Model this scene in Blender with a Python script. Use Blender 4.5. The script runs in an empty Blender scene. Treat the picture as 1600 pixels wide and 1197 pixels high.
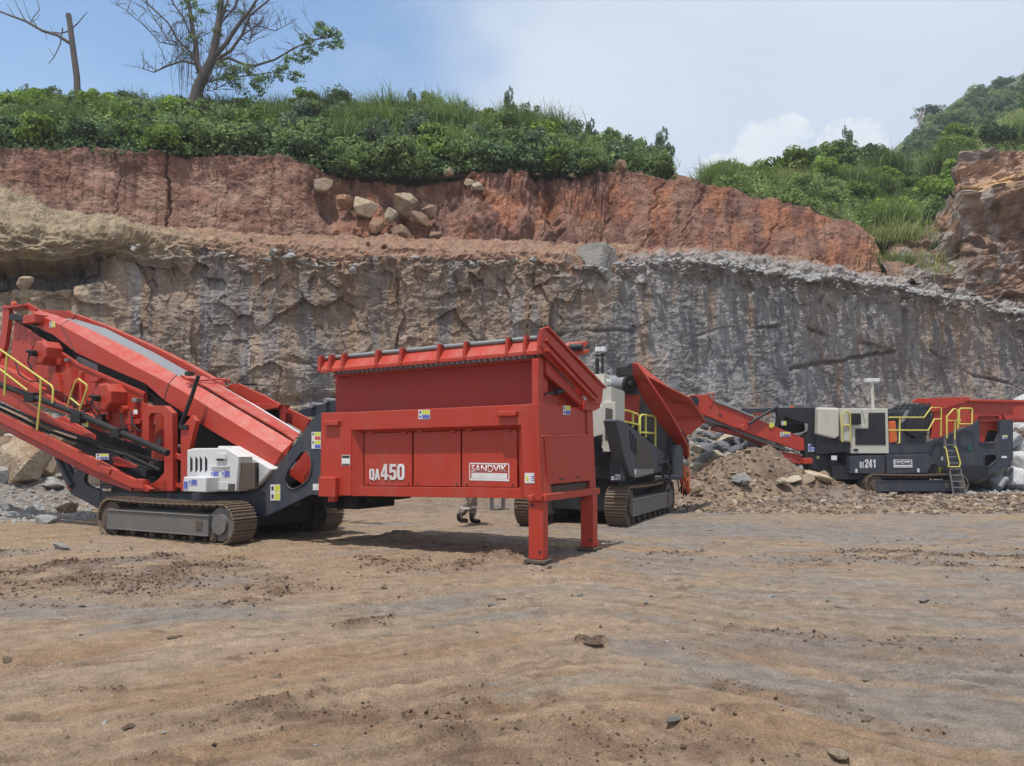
import bpy, bmesh, math, random
import numpy as np
from mathutils import Vector, Matrix
from mathutils.geometry import tessellate_polygon
from math import sin, cos, pi, radians, atan, sqrt

random.seed(7); RS = np.random.RandomState(11)
SC = bpy.context.scene
COL = SC.collection

# ------------------------------------------------------------ camera
FPX = 1200.0; CAMH = 1.6; PITCH = atan(101.5 / FPX)
cam_data = bpy.data.cameras.new("camera")
cam = bpy.data.objects.new("camera", cam_data); COL.objects.link(cam)
cam.location = (0, 0, CAMH); cam.rotation_euler = (pi / 2 + PITCH, 0, 0)
cam_data.sensor_fit = 'HORIZONTAL'; cam_data.sensor_width = 36.0
cam_data.lens = 36.0 * FPX / 1600.0
cam_data.clip_start = 0.1; cam_data.clip_end = 3000
SC.camera = cam

# ------------------------------------------------------------ world
SUN_EL = radians(72); SUN_AZ = radians(207)      # azimuth clockwise from +Y: behind and left of the camera
world = bpy.data.worlds.new("World"); SC.world = world; world.use_nodes = True
wn = world.node_tree; wn.nodes.clear()
def wnode(t, **k):
    n = wn.nodes.new(t)
    for a, b in k.items(): setattr(n, a, b)
    return n
def wl(a, b): wn.links.new(a, b)
def wmath(op, a, b=None, c=None, clamp=False):
    n = wnode('ShaderNodeMath', operation=op, use_clamp=clamp)
    for i, v in enumerate((a, b, c)):
        if v is None: continue
        if isinstance(v, (int, float)): n.inputs[i].default_value = v
        else: wl(v, n.inputs[i])
    return n.outputs[0]
w_out = wnode('ShaderNodeOutputWorld'); w_bg = wnode('ShaderNodeBackground')
WSTR = 0.13
w_bg.inputs['Strength'].default_value = WSTR
sky = wnode('ShaderNodeTexSky', sky_type='NISHITA')
sky.sun_disc = False; sky.sun_elevation = SUN_EL; sky.sun_rotation = SUN_AZ
sky.air_density = 1.15; sky.dust_density = 0.3; sky.ozone_density = 2.5
tc = wnode('ShaderNodeTexCoord')
sep = wnode('ShaderNodeSeparateXYZ'); wl(tc.outputs['Generated'], sep.inputs[0])
zc = wmath('ADD', wmath('MAXIMUM', sep.outputs[2], 0.0), 0.16)
pxn = wmath('DIVIDE', sep.outputs[0], zc); pyn = wmath('DIVIDE', sep.outputs[1], zc)
cmb = wnode('ShaderNodeCombineXYZ'); wl(pxn, cmb.inputs[0]); wl(pyn, cmb.inputs[1])
def wnoise(vec, scale, detail, rough=0.55, dist=0.0):
    n = wnode('ShaderNodeTexNoise'); n.inputs['Scale'].default_value = scale
    n.inputs['Detail'].default_value = detail; n.inputs['Roughness'].default_value = rough
    n.inputs['Distortion'].default_value = dist
    wl(vec, n.inputs['Vector']); return n.outputs['Fac']
n1 = wnoise(cmb.outputs[0], 0.8, 7, 0.55, 0.4)
n2 = wnoise(cmb.outputs[0], 0.22, 2)
def wdot(d):
    n = wnode('ShaderNodeVectorMath', operation='DOT_PRODUCT'); wl(tc.outputs['Generated'], n.inputs[0])
    v = Vector(d).normalized(); n.inputs[1].default_value = v; return n.outputs['Value']
def wsmooth(x, lo, hi):
    n = wnode('ShaderNodeMapRange', interpolation_type='SMOOTHSTEP'); n.inputs['From Min'].default_value = lo
    n.inputs['From Max'].default_value = hi
    wl(x, n.inputs['Value']); return n.outputs['Result']
def skydir(px, py):
    a = (px - 800) / FPX; b = (598.5 - py) / FPX
    return Vector((a, cos(PITCH) - b * sin(PITCH), sin(PITCH) + b * cos(PITCH))).normalized()
# a thin veil of cloud nearly everywhere, broken open to blue on the left
gap = wsmooth(wdot(skydir(60, 190)), cos(radians(42)), cos(radians(2)))
cover = wmath('SUBTRACT', wmath('ADD', wmath('MULTIPLY', n1, 3.4), wmath('MULTIPLY', n2, 1.0)), wmath('ADD', wmath('MULTIPLY', gap, 1.25), 1.08))
veil = wsmooth(cover, -0.35, 0.85)
# heaped clouds low over the hills on the right
def lump(px, py, r):
    return wsmooth(wdot(skydir(px, py)), cos(radians(r)), cos(radians(r * 0.35)))
n3 = wnoise(tc.outputs['Generated'], 22, 8, 0.62)
l = wmath('MAXIMUM', lump(1210, 262, 4.2), wmath('MAXIMUM', lump(1140, 300, 3.4), wmath('MAXIMUM', lump(1330, 262, 3.8), lump(1270, 290, 4.2))))
cum = wsmooth(wmath('ADD', wmath('MULTIPLY', l, 1.0), wmath('MULTIPLY', wmath('MULTIPLY', wmath('SUBTRACT', n3, 0.5), 3.2), wmath('MULTIPLY', l, 3.0, clamp=True))), 0.25, 0.75)
mix1 = wnode('ShaderNodeMixRGB'); wl(wmath('MULTIPLY', veil, 0.93), mix1.inputs[0]); sk2 = wnode('ShaderNodeMixRGB', blend_type='MULTIPLY'); sk2.inputs[0].default_value = 1; sk2.inputs[2].default_value = (1.35, 1.45, 1.45, 1); wl(sky.outputs[0], sk2.inputs[1]); wl(sk2.outputs[0], mix1.inputs[1])
ramp = wnode('ShaderNodeMixRGB'); wl(wsmooth(n1, 0.3, 0.75), ramp.inputs[0])
ramp.inputs[1].default_value = (0.600 / WSTR, 0.700 / WSTR, 0.840 / WSTR, 1)
ramp.inputs[2].default_value = (0.780 / WSTR, 0.840 / WSTR, 0.925 / WSTR, 1)
wl(ramp.outputs[0], mix1.inputs[2])
mix2 = wnode('ShaderNodeMixRGB'); wl(wmath('MULTIPLY', cum, wmath('ADD', wmath('MULTIPLY', n3, 1.3), 0.12), clamp=True), mix2.inputs[0]); wl(mix1.outputs[0], mix2.inputs[1])
mix2.inputs[2].default_value = (0.83 / WSTR, 0.87 / WSTR, 0.93 / WSTR, 1)
wl(mix2.outputs[0], w_bg.inputs['Color']); wl(w_bg.outputs[0], w_out.inputs[0])

sun_d = bpy.data.lights.new("sun", 'SUN'); sun_d.energy = 4.4; sun_d.angle = radians(0.8); sun_d.color = (1.0, 0.955, 0.89)
sun = bpy.data.objects.new("sun", sun_d); COL.objects.link(sun)
sdir = Vector((sin(SUN_AZ) * cos(SUN_EL), cos(SUN_AZ) * cos(SUN_EL), sin(SUN_EL)))
sun.rotation_euler = sdir.to_track_quat('Z', 'Y').to_euler()
SC.view_settings.view_transform = 'Standard'; SC.view_settings.look = 'None'
SC.view_settings.gamma = 1.0; SC.view_settings.exposure = 0.03; SC.view_settings.use_curve_mapping = False
SC.render.engine = 'CYCLES'
SC.cycles.max_bounces = 5; SC.cycles.diffuse_bounces = 3; SC.cycles.glossy_bounces = 2
SC.cycles.transmission_bounces = 2; SC.cycles.transparent_max_bounces = 4

# ------------------------------------------------------------ pixel -> world rays (build time only)
def ray(px, py):
    a = (px - 800) / FPX; b = (598.5 - py) / FPX
    return Vector((a, cos(PITCH) - b * sin(PITCH), sin(PITCH) + b * cos(PITCH)))
def at(px, py, Y):
    d = ray(px, py); t = Y / d.y
    return Vector((d.x * t, Y, CAMH + d.z * t))
def ground(px, py, z=0.0):
    d = ray(px, py); t = (z - CAMH) / d.z
    return Vector((d.x * t, d.y * t, z))

# ------------------------------------------------------------ numpy noise
_perm = np.random.RandomState(3).permutation(256); _perm = np.concatenate([_perm, _perm, _perm])
_g2 = np.stack([np.cos(np.arange(256) * 2.399), np.sin(np.arange(256) * 2.399)], 1)
def perlin(x, y):
    x = np.asarray(x, float); y = np.asarray(y, float)
    xi = np.floor(x).astype(int); yi = np.floor(y).astype(int); xf = x - xi; yf = y - yi
    u = xf * xf * xf * (xf * (xf * 6 - 15) + 10); v = yf * yf * yf * (yf * (yf * 6 - 15) + 10)
    def g(ix, iy, dx, dy):
        h = _perm[_perm[ix & 255] + (iy & 255)]; return _g2[h, 0] * dx + _g2[h, 1] * dy
    a = g(xi, yi, xf, yf); b = g(xi + 1, yi, xf - 1, yf); c = g(xi, yi + 1, xf, yf - 1); d = g(xi + 1, yi + 1, xf - 1, yf - 1)
    return (a + (b - a) * u) * (1 - v) + (c + (d - c) * u) * v
def fbm(x, y, o=5, g=0.5, l=2.03):
    s = 0; a = 1.0
    for i in range(o):
        s = s + a * perlin(x + 17.3 * i, y - 9.1 * i); x = x * l; y = y * l; a *= g
    return s
def ridged(x, y, o=4, g=0.5):
    s = 0; a = 1.0
    for i in range(o):
        s = s + a * (1 - 2 * np.abs(perlin(x + 31.7 * i, y + 5.3 * i))); x = x * 2.07; y = y * 2.07; a *= g
    return s
def voro(x, y):
    """F1, F2 and the cell's own random number"""
    x = np.asarray(x, float); y = np.asarray(y, float)
    xi = np.floor(x).astype(int); yi = np.floor(y).astype(int)
    f1 = np.full(x.shape, 9.0); f2 = np.full(x.shape, 9.0); idv = np.zeros(x.shape)
    dxv = np.zeros(x.shape); dyv = np.zeros(x.shape)
    for ox in (-1, 0, 1):
        for oy in (-1, 0, 1):
            cx = xi + ox; cy = yi + oy
            h = _perm[_perm[cx & 255] + (cy & 255)]; h2 = _perm[h + 57]; h3 = _perm[h + 131]
            ex = cx + 0.1 + 0.8 * h / 255.0 - x; ey = cy + 0.1 + 0.8 * h2 / 255.0 - y
            d = np.sqrt(ex * ex + ey * ey)
            m = d < f1
            f2 = np.where(m, f1, np.minimum(f2, d)); idv = np.where(m, h3 / 255.0, idv)
            dxv = np.where(m, ex, dxv); dyv = np.where(m, ey, dyv)
            f1 = np.where(m, d, f1)
    return f1, f2, idv, dxv, dyv
def sstep(x, a, b):
    t = np.clip((x - a) / (b - a), 0, 1); return t * t * (3 - 2 * t)

# ------------------------------------------------------------ object helpers
def tag(o, label=None, cat=None, group=None, kind=None):
    if label: o['label'] = label
    if cat: o['category'] = cat
    if group: o['group'] = group
    if kind: o['kind'] = kind
    return o
def empty(name, loc=(0, 0, 0), rz=0.0):
    o = bpy.data.objects.new(name, None); COL.objects.link(o)
    o.location = loc; o.rotation_euler = (0, 0, rz); o.empty_display_size = 0.3
    return o
def np_mesh(name, V, Q, mat=None, colors=None, smooth=False, parent=None):
    """V (n,3); Q (m,k) index array with k = 3 or 4"""
    V = np.ascontiguousarray(V, dtype=np.float32); Q = np.ascontiguousarray(Q, dtype=np.int32)
    me = bpy.data.meshes.new(name); m, k = Q.shape
    me.vertices.add(len(V)); me.vertices.foreach_set('co', V.ravel())
    me.loops.add(m * k); me.loops.foreach_set('vertex_index', Q.ravel())
    me.polygons.add(m); me.polygons.foreach_set('loop_start', np.arange(0, m * k, k, dtype=np.int32))
    try: me.polygons.foreach_set('loop_total', np.full(m, k, dtype=np.int32))
    except Exception: pass
    me.update(calc_edges=True)
    me.polygons.foreach_set('use_smooth', np.full(m, bool(smooth)))
    if colors is not None:
        c = np.ones((len(V), 4), dtype=np.float32); c[:, :3] = colors
        at_ = me.color_attributes.new('Col', 'FLOAT_COLOR', 'POINT'); at_.data.foreach_set('color', c.ravel())
    if mat: me.materials.append(mat)
    o = bpy.data.objects.new(name, me); COL.objects.link(o)
    if parent: o.parent = parent
    return o
def grid_quads(nu, nv):
    i = np.arange(nu * nv).reshape(nu, nv)
    return np.stack([i[:-1, :-1], i[1:, :-1], i[1:, 1:], i[:-1, 1:]], -1).reshape(-1, 4)

# ------------------------------------------------------------ materials
def mat_new(name):
    m = bpy.data.materials.new(name); m.use_nodes = True; nt = m.node_tree
    return m, nt, nt.nodes['Principled BSDF']
def N(nt, t, **k):
    n = nt.nodes.new(t)
    for a, b in k.items(): setattr(n, a, b)
    return n
def paint(name, col, rough=0.45, metal=0.0, dirt=0.35, dirtcol=(0.23, 0.16, 0.11), scale=1.3, bump=0.02, streak=True, spec=0.4, film=0):
    m, nt, b = mat_new(name); L = nt.links.new
    tc = N(nt, 'ShaderNodeTexCoord'); mp = N(nt, 'ShaderNodeMapping'); L(tc.outputs['Object'], mp.inputs[0])
    mp.inputs['Scale'].default_value = (1, 1, 0.35 if streak else 1)
    n1 = N(nt, 'ShaderNodeTexNoise'); n1.inputs['Scale'].default_value = scale * 2.2; n1.inputs['Detail'].default_value = 8; n1.inputs['Roughness'].default_value = .65
    L(mp.outputs[0], n1.inputs['Vector'])
    n2 = N(nt, 'ShaderNodeTexNoise'); n2.inputs['Scale'].default_value = 45; n2.inputs['Detail'].default_value = 4
    L(tc.outputs['Object'], n2.inputs['Vector'])
    r = N(nt, 'ShaderNodeMapRange'); r.inputs['From Min'].default_value = .48; r.inputs['From Max'].default_value = .78; r.inputs['To Max'].default_value = dirt
    L(n1.outputs['Fac'], r.inputs['Value'])
    mx = N(nt, 'ShaderNodeMixRGB'); mx.inputs[1].default_value = (*col, 1); mx.inputs[2].default_value = (*dirtcol, 1)
    L(r.outputs['Result'], mx.inputs[0])
    hs = N(nt, 'ShaderNodeMixRGB', blend_type='MULTIPLY'); hs.inputs[0].default_value = 1
    r2 = N(nt, 'ShaderNodeMapRange'); r2.inputs['To Min'].default_value = .8; r2.inputs['To Max'].default_value = 1.2; L(n2.outputs['Fac'], r2.inputs['Value'])
    L(mx.outputs[0], hs.inputs[1]); L(r2.outputs['Result'], hs.inputs[2]); L(hs.outputs[0], b.inputs['Base Color'])
    if film:                                   # dust settled on upward faces, and small chips
        ge = N(nt, 'ShaderNodeNewGeometry'); sx = N(nt, 'ShaderNodeSeparateXYZ'); L(ge.outputs['Normal'], sx.inputs[0])
        rf = N(nt, 'ShaderNodeMapRange', interpolation_type='SMOOTHSTEP'); rf.inputs['From Min'].default_value = .25; rf.inputs['From Max'].default_value = .95; rf.inputs['To Max'].default_value = film; L(sx.outputs[2], rf.inputs['Value'])
        n4 = N(nt, 'ShaderNodeTexNoise'); n4.inputs['Scale'].default_value = 5; n4.inputs['Detail'].default_value = 8; n4.inputs['Roughness'].default_value = .7; L(tc.outputs['Object'], n4.inputs['Vector'])
        ad = N(nt, 'ShaderNodeMath', operation='MULTIPLY_ADD'); L(n4.outputs['Fac'], ad.inputs[0]); ad.inputs[1].default_value = 1.0; ad.inputs[2].default_value = -.57
        sm = N(nt, 'ShaderNodeMath', operation='MULTIPLY_ADD', use_clamp=True); L(rf.outputs['Result'], sm.inputs[0]); L(n4.outputs['Fac'], sm.inputs[1]); L(ad.outputs[0], sm.inputs[2])
        md = N(nt, 'ShaderNodeMixRGB'); L(sm.outputs[0], md.inputs[0]); L(hs.outputs[0], md.inputs[1]); md.inputs[2].default_value = (.40, .26, .21, 1)
        vo = N(nt, 'ShaderNodeTexVoronoi'); vo.inputs['Scale'].default_value = 7; L(tc.outputs['Object'], vo.inputs['Vector'])
        lt = N(nt, 'ShaderNodeMath', operation='LESS_THAN'); L(vo.outputs['Distance'], lt.inputs[0]); lt.inputs[1].default_value = .07
        n5 = N(nt, 'ShaderNodeTexNoise'); n5.inputs['Scale'].default_value = 1.1; L(tc.outputs['Object'], n5.inputs['Vector']); g5 = N(nt, 'ShaderNodeMath', operation='GREATER_THAN'); L(n5.outputs['Fac'], g5.inputs[0]); g5.inputs[1].default_value = .55
        mm = N(nt, 'ShaderNodeMath', operation='MULTIPLY'); L(lt.outputs[0], mm.inputs[0]); L(g5.outputs[0], mm.inputs[1]); mm2 = N(nt, 'ShaderNodeMath', operation='MULTIPLY'); L(mm.outputs[0], mm2.inputs[0]); mm2.inputs[1].default_value = .55
        mc = N(nt, 'ShaderNodeMixRGB'); L(mm2.outputs[0], mc.inputs[0]); L(md.outputs[0], mc.inputs[1]); mc.inputs[2].default_value = (.10, .075, .06, 1); L(mc.outputs[0], b.inputs['Base Color'])
    r3 = N(nt, 'ShaderNodeMapRange'); r3.inputs['To Min'].default_value = max(0.05, rough - .12); r3.inputs['To Max'].default_value = min(1, rough + .25); L(n1.outputs['Fac'], r3.inputs['Value'])
    L(r3.outputs['Result'], b.inputs['Roughness']); b.inputs['Metallic'].default_value = metal
    b.inputs['Specular IOR Level'].default_value = spec
    bp = N(nt, 'ShaderNodeBump'); bp.inputs['Strength'].default_value = .35; bp.inputs['Distance'].default_value = bump
    L(n1.outputs['Fac'], bp.inputs['Height']); L(bp.outputs[0], b.inputs['Normal'])
    return m
M = {}
M['red'] = paint('red_paint', (0.400, 0.033, 0.015), .42, dirt=.42, dirtcol=(.29, .11, .08), spec=.5, film=.45)
M['red_worn'] = paint('red_paint_rubbed', (0.36, 0.040, 0.032), .5, dirt=.75, dirtcol=(.34, .21, .19), scale=.5, streak=False)
def patch_worn():
    m = paint('red_paint_with_rubbed_corner', (0.33, 0.030, 0.024), .5, dirt=.45, dirtcol=(.22, .09, .08), scale=.6, streak=False); nt = m.node_tree; L = nt.links.new; b = nt.nodes['Principled BSDF']
    src = b.inputs['Base Color'].links[0].from_socket; tc = N(nt, 'ShaderNodeTexCoord'); mp = N(nt, 'ShaderNodeMapping'); L(tc.outputs['Object'], mp.inputs[0]); mp.inputs['Location'].default_value = (.42, 0, -2.62); mp.inputs['Scale'].default_value = (1, 0.0, .75)
    ln = N(nt, 'ShaderNodeVectorMath', operation='LENGTH'); L(mp.outputs[0], ln.inputs[0]); n = N(nt, 'ShaderNodeTexNoise'); n.inputs['Scale'].default_value = 3.5; n.inputs['Detail'].default_value = 8; L(tc.outputs['Object'], n.inputs[0])
    a = N(nt, 'ShaderNodeMath', operation='MULTIPLY_ADD'); L(n.outputs['Fac'], a.inputs[0]); a.inputs[1].default_value = .75; L(ln.outputs['Value'], a.inputs[2]); r = N(nt, 'ShaderNodeMapRange'); r.inputs['From Min'].default_value = .82; r.inputs['From Max'].default_value = .58; L(a.outputs[0], r.inputs['Value'])
    mx = N(nt, 'ShaderNodeMixRGB'); L(r.outputs['Result'], mx.inputs[0]); L(src, mx.inputs[1]); mx.inputs[2].default_value = (.27, .20, .18, 1); L(mx.outputs[0], b.inputs['Base Color']); return m
M['red_corner'] = patch_worn()
M['slate'] = paint('slate_paint', (0.060, 0.066, 0.082), .45, dirt=.5, dirtcol=(.14, .12, .10))
M['navy'] = paint('blue_grey_paint', (0.040, 0.046, 0.062), .45, dirt=.45, dirtcol=(.13, .11, .09))
M['dark'] = paint('black_paint', (0.016, 0.017, 0.022), .5, dirt=.4, dirtcol=(.09, .075, .06))
M['black'] = paint('black_rubber', (0.012, 0.012, 0.014), .7, dirt=.35, dirtcol=(.07, .06, .05))
M['white'] = paint('white_paint', (0.58, 0.59, 0.59), .4, dirt=.5, dirtcol=(.4, .36, .3))
M['cream'] = paint('cream_paint', (0.50, 0.485, 0.43), .45, dirt=.35, dirtcol=(.3, .26, .2))
M['yellow'] = paint('yellow_paint', (0.52, 0.47, 0.10), .45, dirt=.3, dirtcol=(.3, .25, .1))
M['steel'] = paint('bare_steel', (0.30, 0.30, 0.31), .38, metal=.6, dirt=.6, dirtcol=(.16, .12, .09))
M['track'] = paint('muddy_track_steel', (0.17, 0.125, 0.09), .75, metal=.1, dirt=.9, dirtcol=(.34, .25, .175), scale=3, bump=.05)
M['frame'] = paint('dusty_grey_steel', (0.125, 0.12, 0.115), .55, dirt=.8, dirtcol=(.20, .16, .125), scale=1.8)
M['mud'] = paint('mud_coated_steel', (0.085, 0.065, 0.052), .7, dirt=.8, dirtcol=(.17, .12, .085), scale=2)
M['belt'] = paint('grey_belt', (0.21, 0.22, 0.235), .6, dirt=.4, dirtcol=(.3, .27, .24))
M['mesh'] = paint('radiator_mesh', (0.075, 0.065, 0.058), .7, dirt=.7, dirtcol=(.15, .11, .085), scale=3)
M['decalw'] = paint('white_decal', (0.66, 0.66, 0.67), .4, dirt=.7, dirtcol=(.5, .4, .36), bump=0)
M['decaly'] = paint('yellow_decal', (0.58, 0.58, 0.06), .45, dirt=.15, bump=0)
M['decalb'] = paint('blue_decal', (0.10, 0.12, 0.42), .45, dirt=.15, bump=0)
M['decalk'] = paint('black_decal', (0.03, 0.03, 0.035), .45, dirt=.1, bump=0)
M['decalr'] = paint('red_decal', (0.50, 0.08, 0.07), .45, dirt=.1, bump=0)
M['decalg'] = paint('green_decal', (0.02, 0.16, 0.10), .45, dirt=.1, bump=0)
M['orange'] = paint('orange_plastic', (0.62, 0.13, 0.04), .45, dirt=.3, bump=0)
M['lamp'] = paint('lamp_glass', (0.65, 0.67, 0.70), .15, dirt=.1, bump=0)
M['wood'] = paint('grey_bark', (0.105, 0.092, 0.085), .9, dirt=.8, dirtcol=(.05, .042, .038), scale=2.5, bump=.08)

def vcol_mat(name, rough=0.95, fine=(6, 40), amp=(.35, .35), bump=.06, bumpscale=9, warm=None):
    """colour attribute times fine procedural grain"""
    m, nt, b = mat_new(name); L = nt.links.new
    tc = N(nt, 'ShaderNodeTexCoord'); va = N(nt, 'ShaderNodeVertexColor', layer_name='Col')
    prev = va.outputs['Color']
    for sc_, am in zip(fine, amp):
        n = N(nt, 'ShaderNodeTexNoise'); n.inputs['Scale'].default_value = sc_; n.inputs['Detail'].default_value = 7; n.inputs['Roughness'].default_value = .68
        L(tc.outputs['Object'], n.inputs['Vector'])
        r = N(nt, 'ShaderNodeMapRange'); r.inputs['From Min'].default_value = .3; r.inputs['From Max'].default_value = .7
        r.inputs['To Min'].default_value = 1 - am; r.inputs['To Max'].default_value = 1 + am; L(n.outputs['Fac'], r.inputs['Value'])
        mx = N(nt, 'ShaderNodeMixRGB', blend_type='MULTIPLY'); mx.inputs[0].default_value = 1; L(prev, mx.inputs[1]); L(r.outputs['Result'], mx.inputs[2]); prev = mx.outputs[0]
    L(prev, b.inputs['Base Color']); b.inputs['Roughness'].default_value = rough; b.inputs['Specular IOR Level'].default_value = .25
    n = N(nt, 'ShaderNodeTexNoise'); n.inputs['Scale'].default_value = bumpscale; n.inputs['Detail'].default_value = 9; n.inputs['Roughness'].default_value = .7
    L(tc.outputs['Object'], n.inputs['Vector'])
    bp = N(nt, 'ShaderNodeBump'); bp.inputs['Strength'].default_value = .8; bp.inputs['Distance'].default_value = bump
    L(n.outputs['Fac'], bp.inputs['Height']); L(bp.outputs[0], b.inputs['Normal'])
    return m
M['ground'] = vcol_mat('trampled_dirt', .95, (11, 70), (.16, .42), .05, 22)
M['cliff'] = vcol_mat('quarried_rock', .9, (1.6, 9), (.16, .20), .055, 5)
M['soil'] = vcol_mat('red_soil', .97, (2.5, 14), (.22, .30), .12, 6)
M['hill'] = vcol_mat('hill_ground', .97, (.8, 6), (.3, .3), .1, 4)

def stone_mat(name, c1, c2, scale=2.5):
    m, nt, b = mat_new(name); L = nt.links.new
    tc = N(nt, 'ShaderNodeTexCoord'); oi = N(nt, 'ShaderNodeObjectInfo')
    add = N(nt, 'ShaderNodeVectorMath', operation='ADD'); L(tc.outputs['Object'], add.inputs[0])
    ml = N(nt, 'ShaderNodeMath', operation='MULTIPLY'); L(oi.outputs['Random'], ml.inputs[0]); ml.inputs[1].default_value = 30; L(ml.outputs[0], add.inputs[1])
    n = N(nt, 'ShaderNodeTexNoise'); n.inputs['Scale'].default_value = scale; n.inputs['Detail'].default_value = 9; n.inputs['Roughness'].default_value = .65; L(add.outputs[0], n.inputs['Vector'])
    n2 = N(nt, 'ShaderNodeTexNoise'); n2.inputs['Scale'].default_value = scale * 9; n2.inputs['Detail'].default_value = 6; L(add.outputs[0], n2.inputs['Vector'])
    r = N(nt, 'ShaderNodeMapRange'); r.inputs['From Min'].default_value = .38; r.inputs['From Max'].default_value = .64; L(n.outputs['Fac'], r.inputs['Value'])
    mx = N(nt, 'ShaderNodeMixRGB'); mx.inputs[1].default_value = (*c1, 1); mx.inputs[2].default_value = (*c2, 1); L(r.outputs['Result'], mx.inputs[0])
    r2 = N(nt, 'ShaderNodeMapRange'); r2.inputs['From Min'].default_value = .3; r2.inputs['From Max'].default_value = .7; r2.inputs['To Min'].default_value = .68; r2.inputs['To Max'].default_value = 1.3; L(n2.outputs['Fac'], r2.inputs['Value'])
    m2 = N(nt, 'ShaderNodeMixRGB', blend_type='MULTIPLY'); m2.inputs[0].default_value = 1; L(mx.outputs[0], m2.inputs[1]); L(r2.outputs['Result'], m2.inputs[2])
    r3 = N(nt, 'ShaderNodeMapRange'); r3.inputs['To Min'].default_value = .75; r3.inputs['To Max'].default_value = 1.25; L(oi.outputs['Random'], r3.inputs['Value'])
    m3 = N(nt, 'ShaderNodeMixRGB', blend_type='MULTIPLY'); m3.inputs[0].default_value = 1; L(m2.outputs[0], m3.inputs[1]); L(r3.outputs['Result'], m3.inputs[2])
    L(m3.outputs[0], b.inputs['Base Color']); b.inputs['Roughness'].default_value = .88; b.inputs['Specular IOR Level'].default_value = .3
    bp = N(nt, 'ShaderNodeBump'); bp.inputs['Strength'].default_value = .9; bp.inputs['Distance'].default_value = .06; L(n2.outputs['Fac'], bp.inputs['Height']); L(bp.outputs[0], b.inputs['Normal'])
    return m
M['st_tan'] = stone_mat('tan_stone', (.34, .235, .15), (.43, .36, .27))
M['clod'] = stone_mat('dark_dry_clod', (.125, .085, .060), (.19, .135, .098), 4)
M['st_mid'] = stone_mat('weathered_grey_stone', (.20, .185, .17), (.29, .275, .255))
M['st_brown'] = stone_mat('brown_stone', (.20, .125, .085), (.31, .22, .155))
M['st_grey'] = stone_mat('dark_grey_stone', (.10, .105, .12), (.18, .18, .19))
M['st_light'] = stone_mat('light_grey_stone', (.30, .30, .30), (.42, .40, .37))
M['st_white'] = stone_mat('white_stone', (.42, .44, .46), (.58, .58, .57))
M['st_cream'] = stone_mat('cream_stone', (.46, .38, .26), (.52, .47, .38))
M['st_red'] = stone_mat('orange_brown_stone', (.31, .16, .10), (.40, .27, .18))

def leaf_mat(name, col, trans=.35):
    m, nt, b = mat_new(name); L = nt.links.new
    va = N(nt, 'ShaderNodeVertexColor', layer_name='Col'); oi = N(nt, 'ShaderNodeObjectInfo')
    mx = N(nt, 'ShaderNodeMixRGB', blend_type='MULTIPLY'); mx.inputs[0].default_value = 1; mx.inputs[1].default_value = (*col, 1); L(va.outputs[0], mx.inputs[2])
    r = N(nt, 'ShaderNodeMapRange'); r.inputs['To Min'].default_value = .75; r.inputs['To Max'].default_value = 1.3; L(oi.outputs['Random'], r.inputs['Value'])
    m2 = N(nt, 'ShaderNodeMixRGB', blend_type='MULTIPLY'); m2.inputs[0].default_value = 1; L(mx.outputs[0], m2.inputs[1]); L(r.outputs['Result'], m2.inputs[2])
    L(m2.outputs[0], b.inputs['Base Color']); b.inputs['Roughness'].default_value = .6; b.inputs['Specular IOR Level'].default_value = .2
    t = N(nt, 'ShaderNodeBsdfTranslucent'); L(m2.outputs[0], t.inputs['Color'])
    ms = N(nt, 'ShaderNodeMixShader'); ms.inputs[0].default_value = trans
    out = nt.nodes['Material Output']; L(b.outputs[0], ms.inputs[1]); L(t.outputs[0], ms.inputs[2]); L(ms.outputs[0], out.inputs['Surface'])
    return m
M['leaf_bright'] = leaf_mat('bright_green_leaf', (.175, .265, .050))
M['leaf_mid'] = leaf_mat('mid_green_leaf', (.150, .220, .075))
M['leaf_dark'] = leaf_mat('dark_green_leaf', (.085, .140, .058))
M['leaf_grey'] = leaf_mat('grey_green_leaf', (.135, .185, .120))
M['grass'] = leaf_mat('tall_green_grass', (.160, .225, .070))
M['grass_dry'] = leaf_mat('yellowing_grass', (.240, .255, .095))
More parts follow.
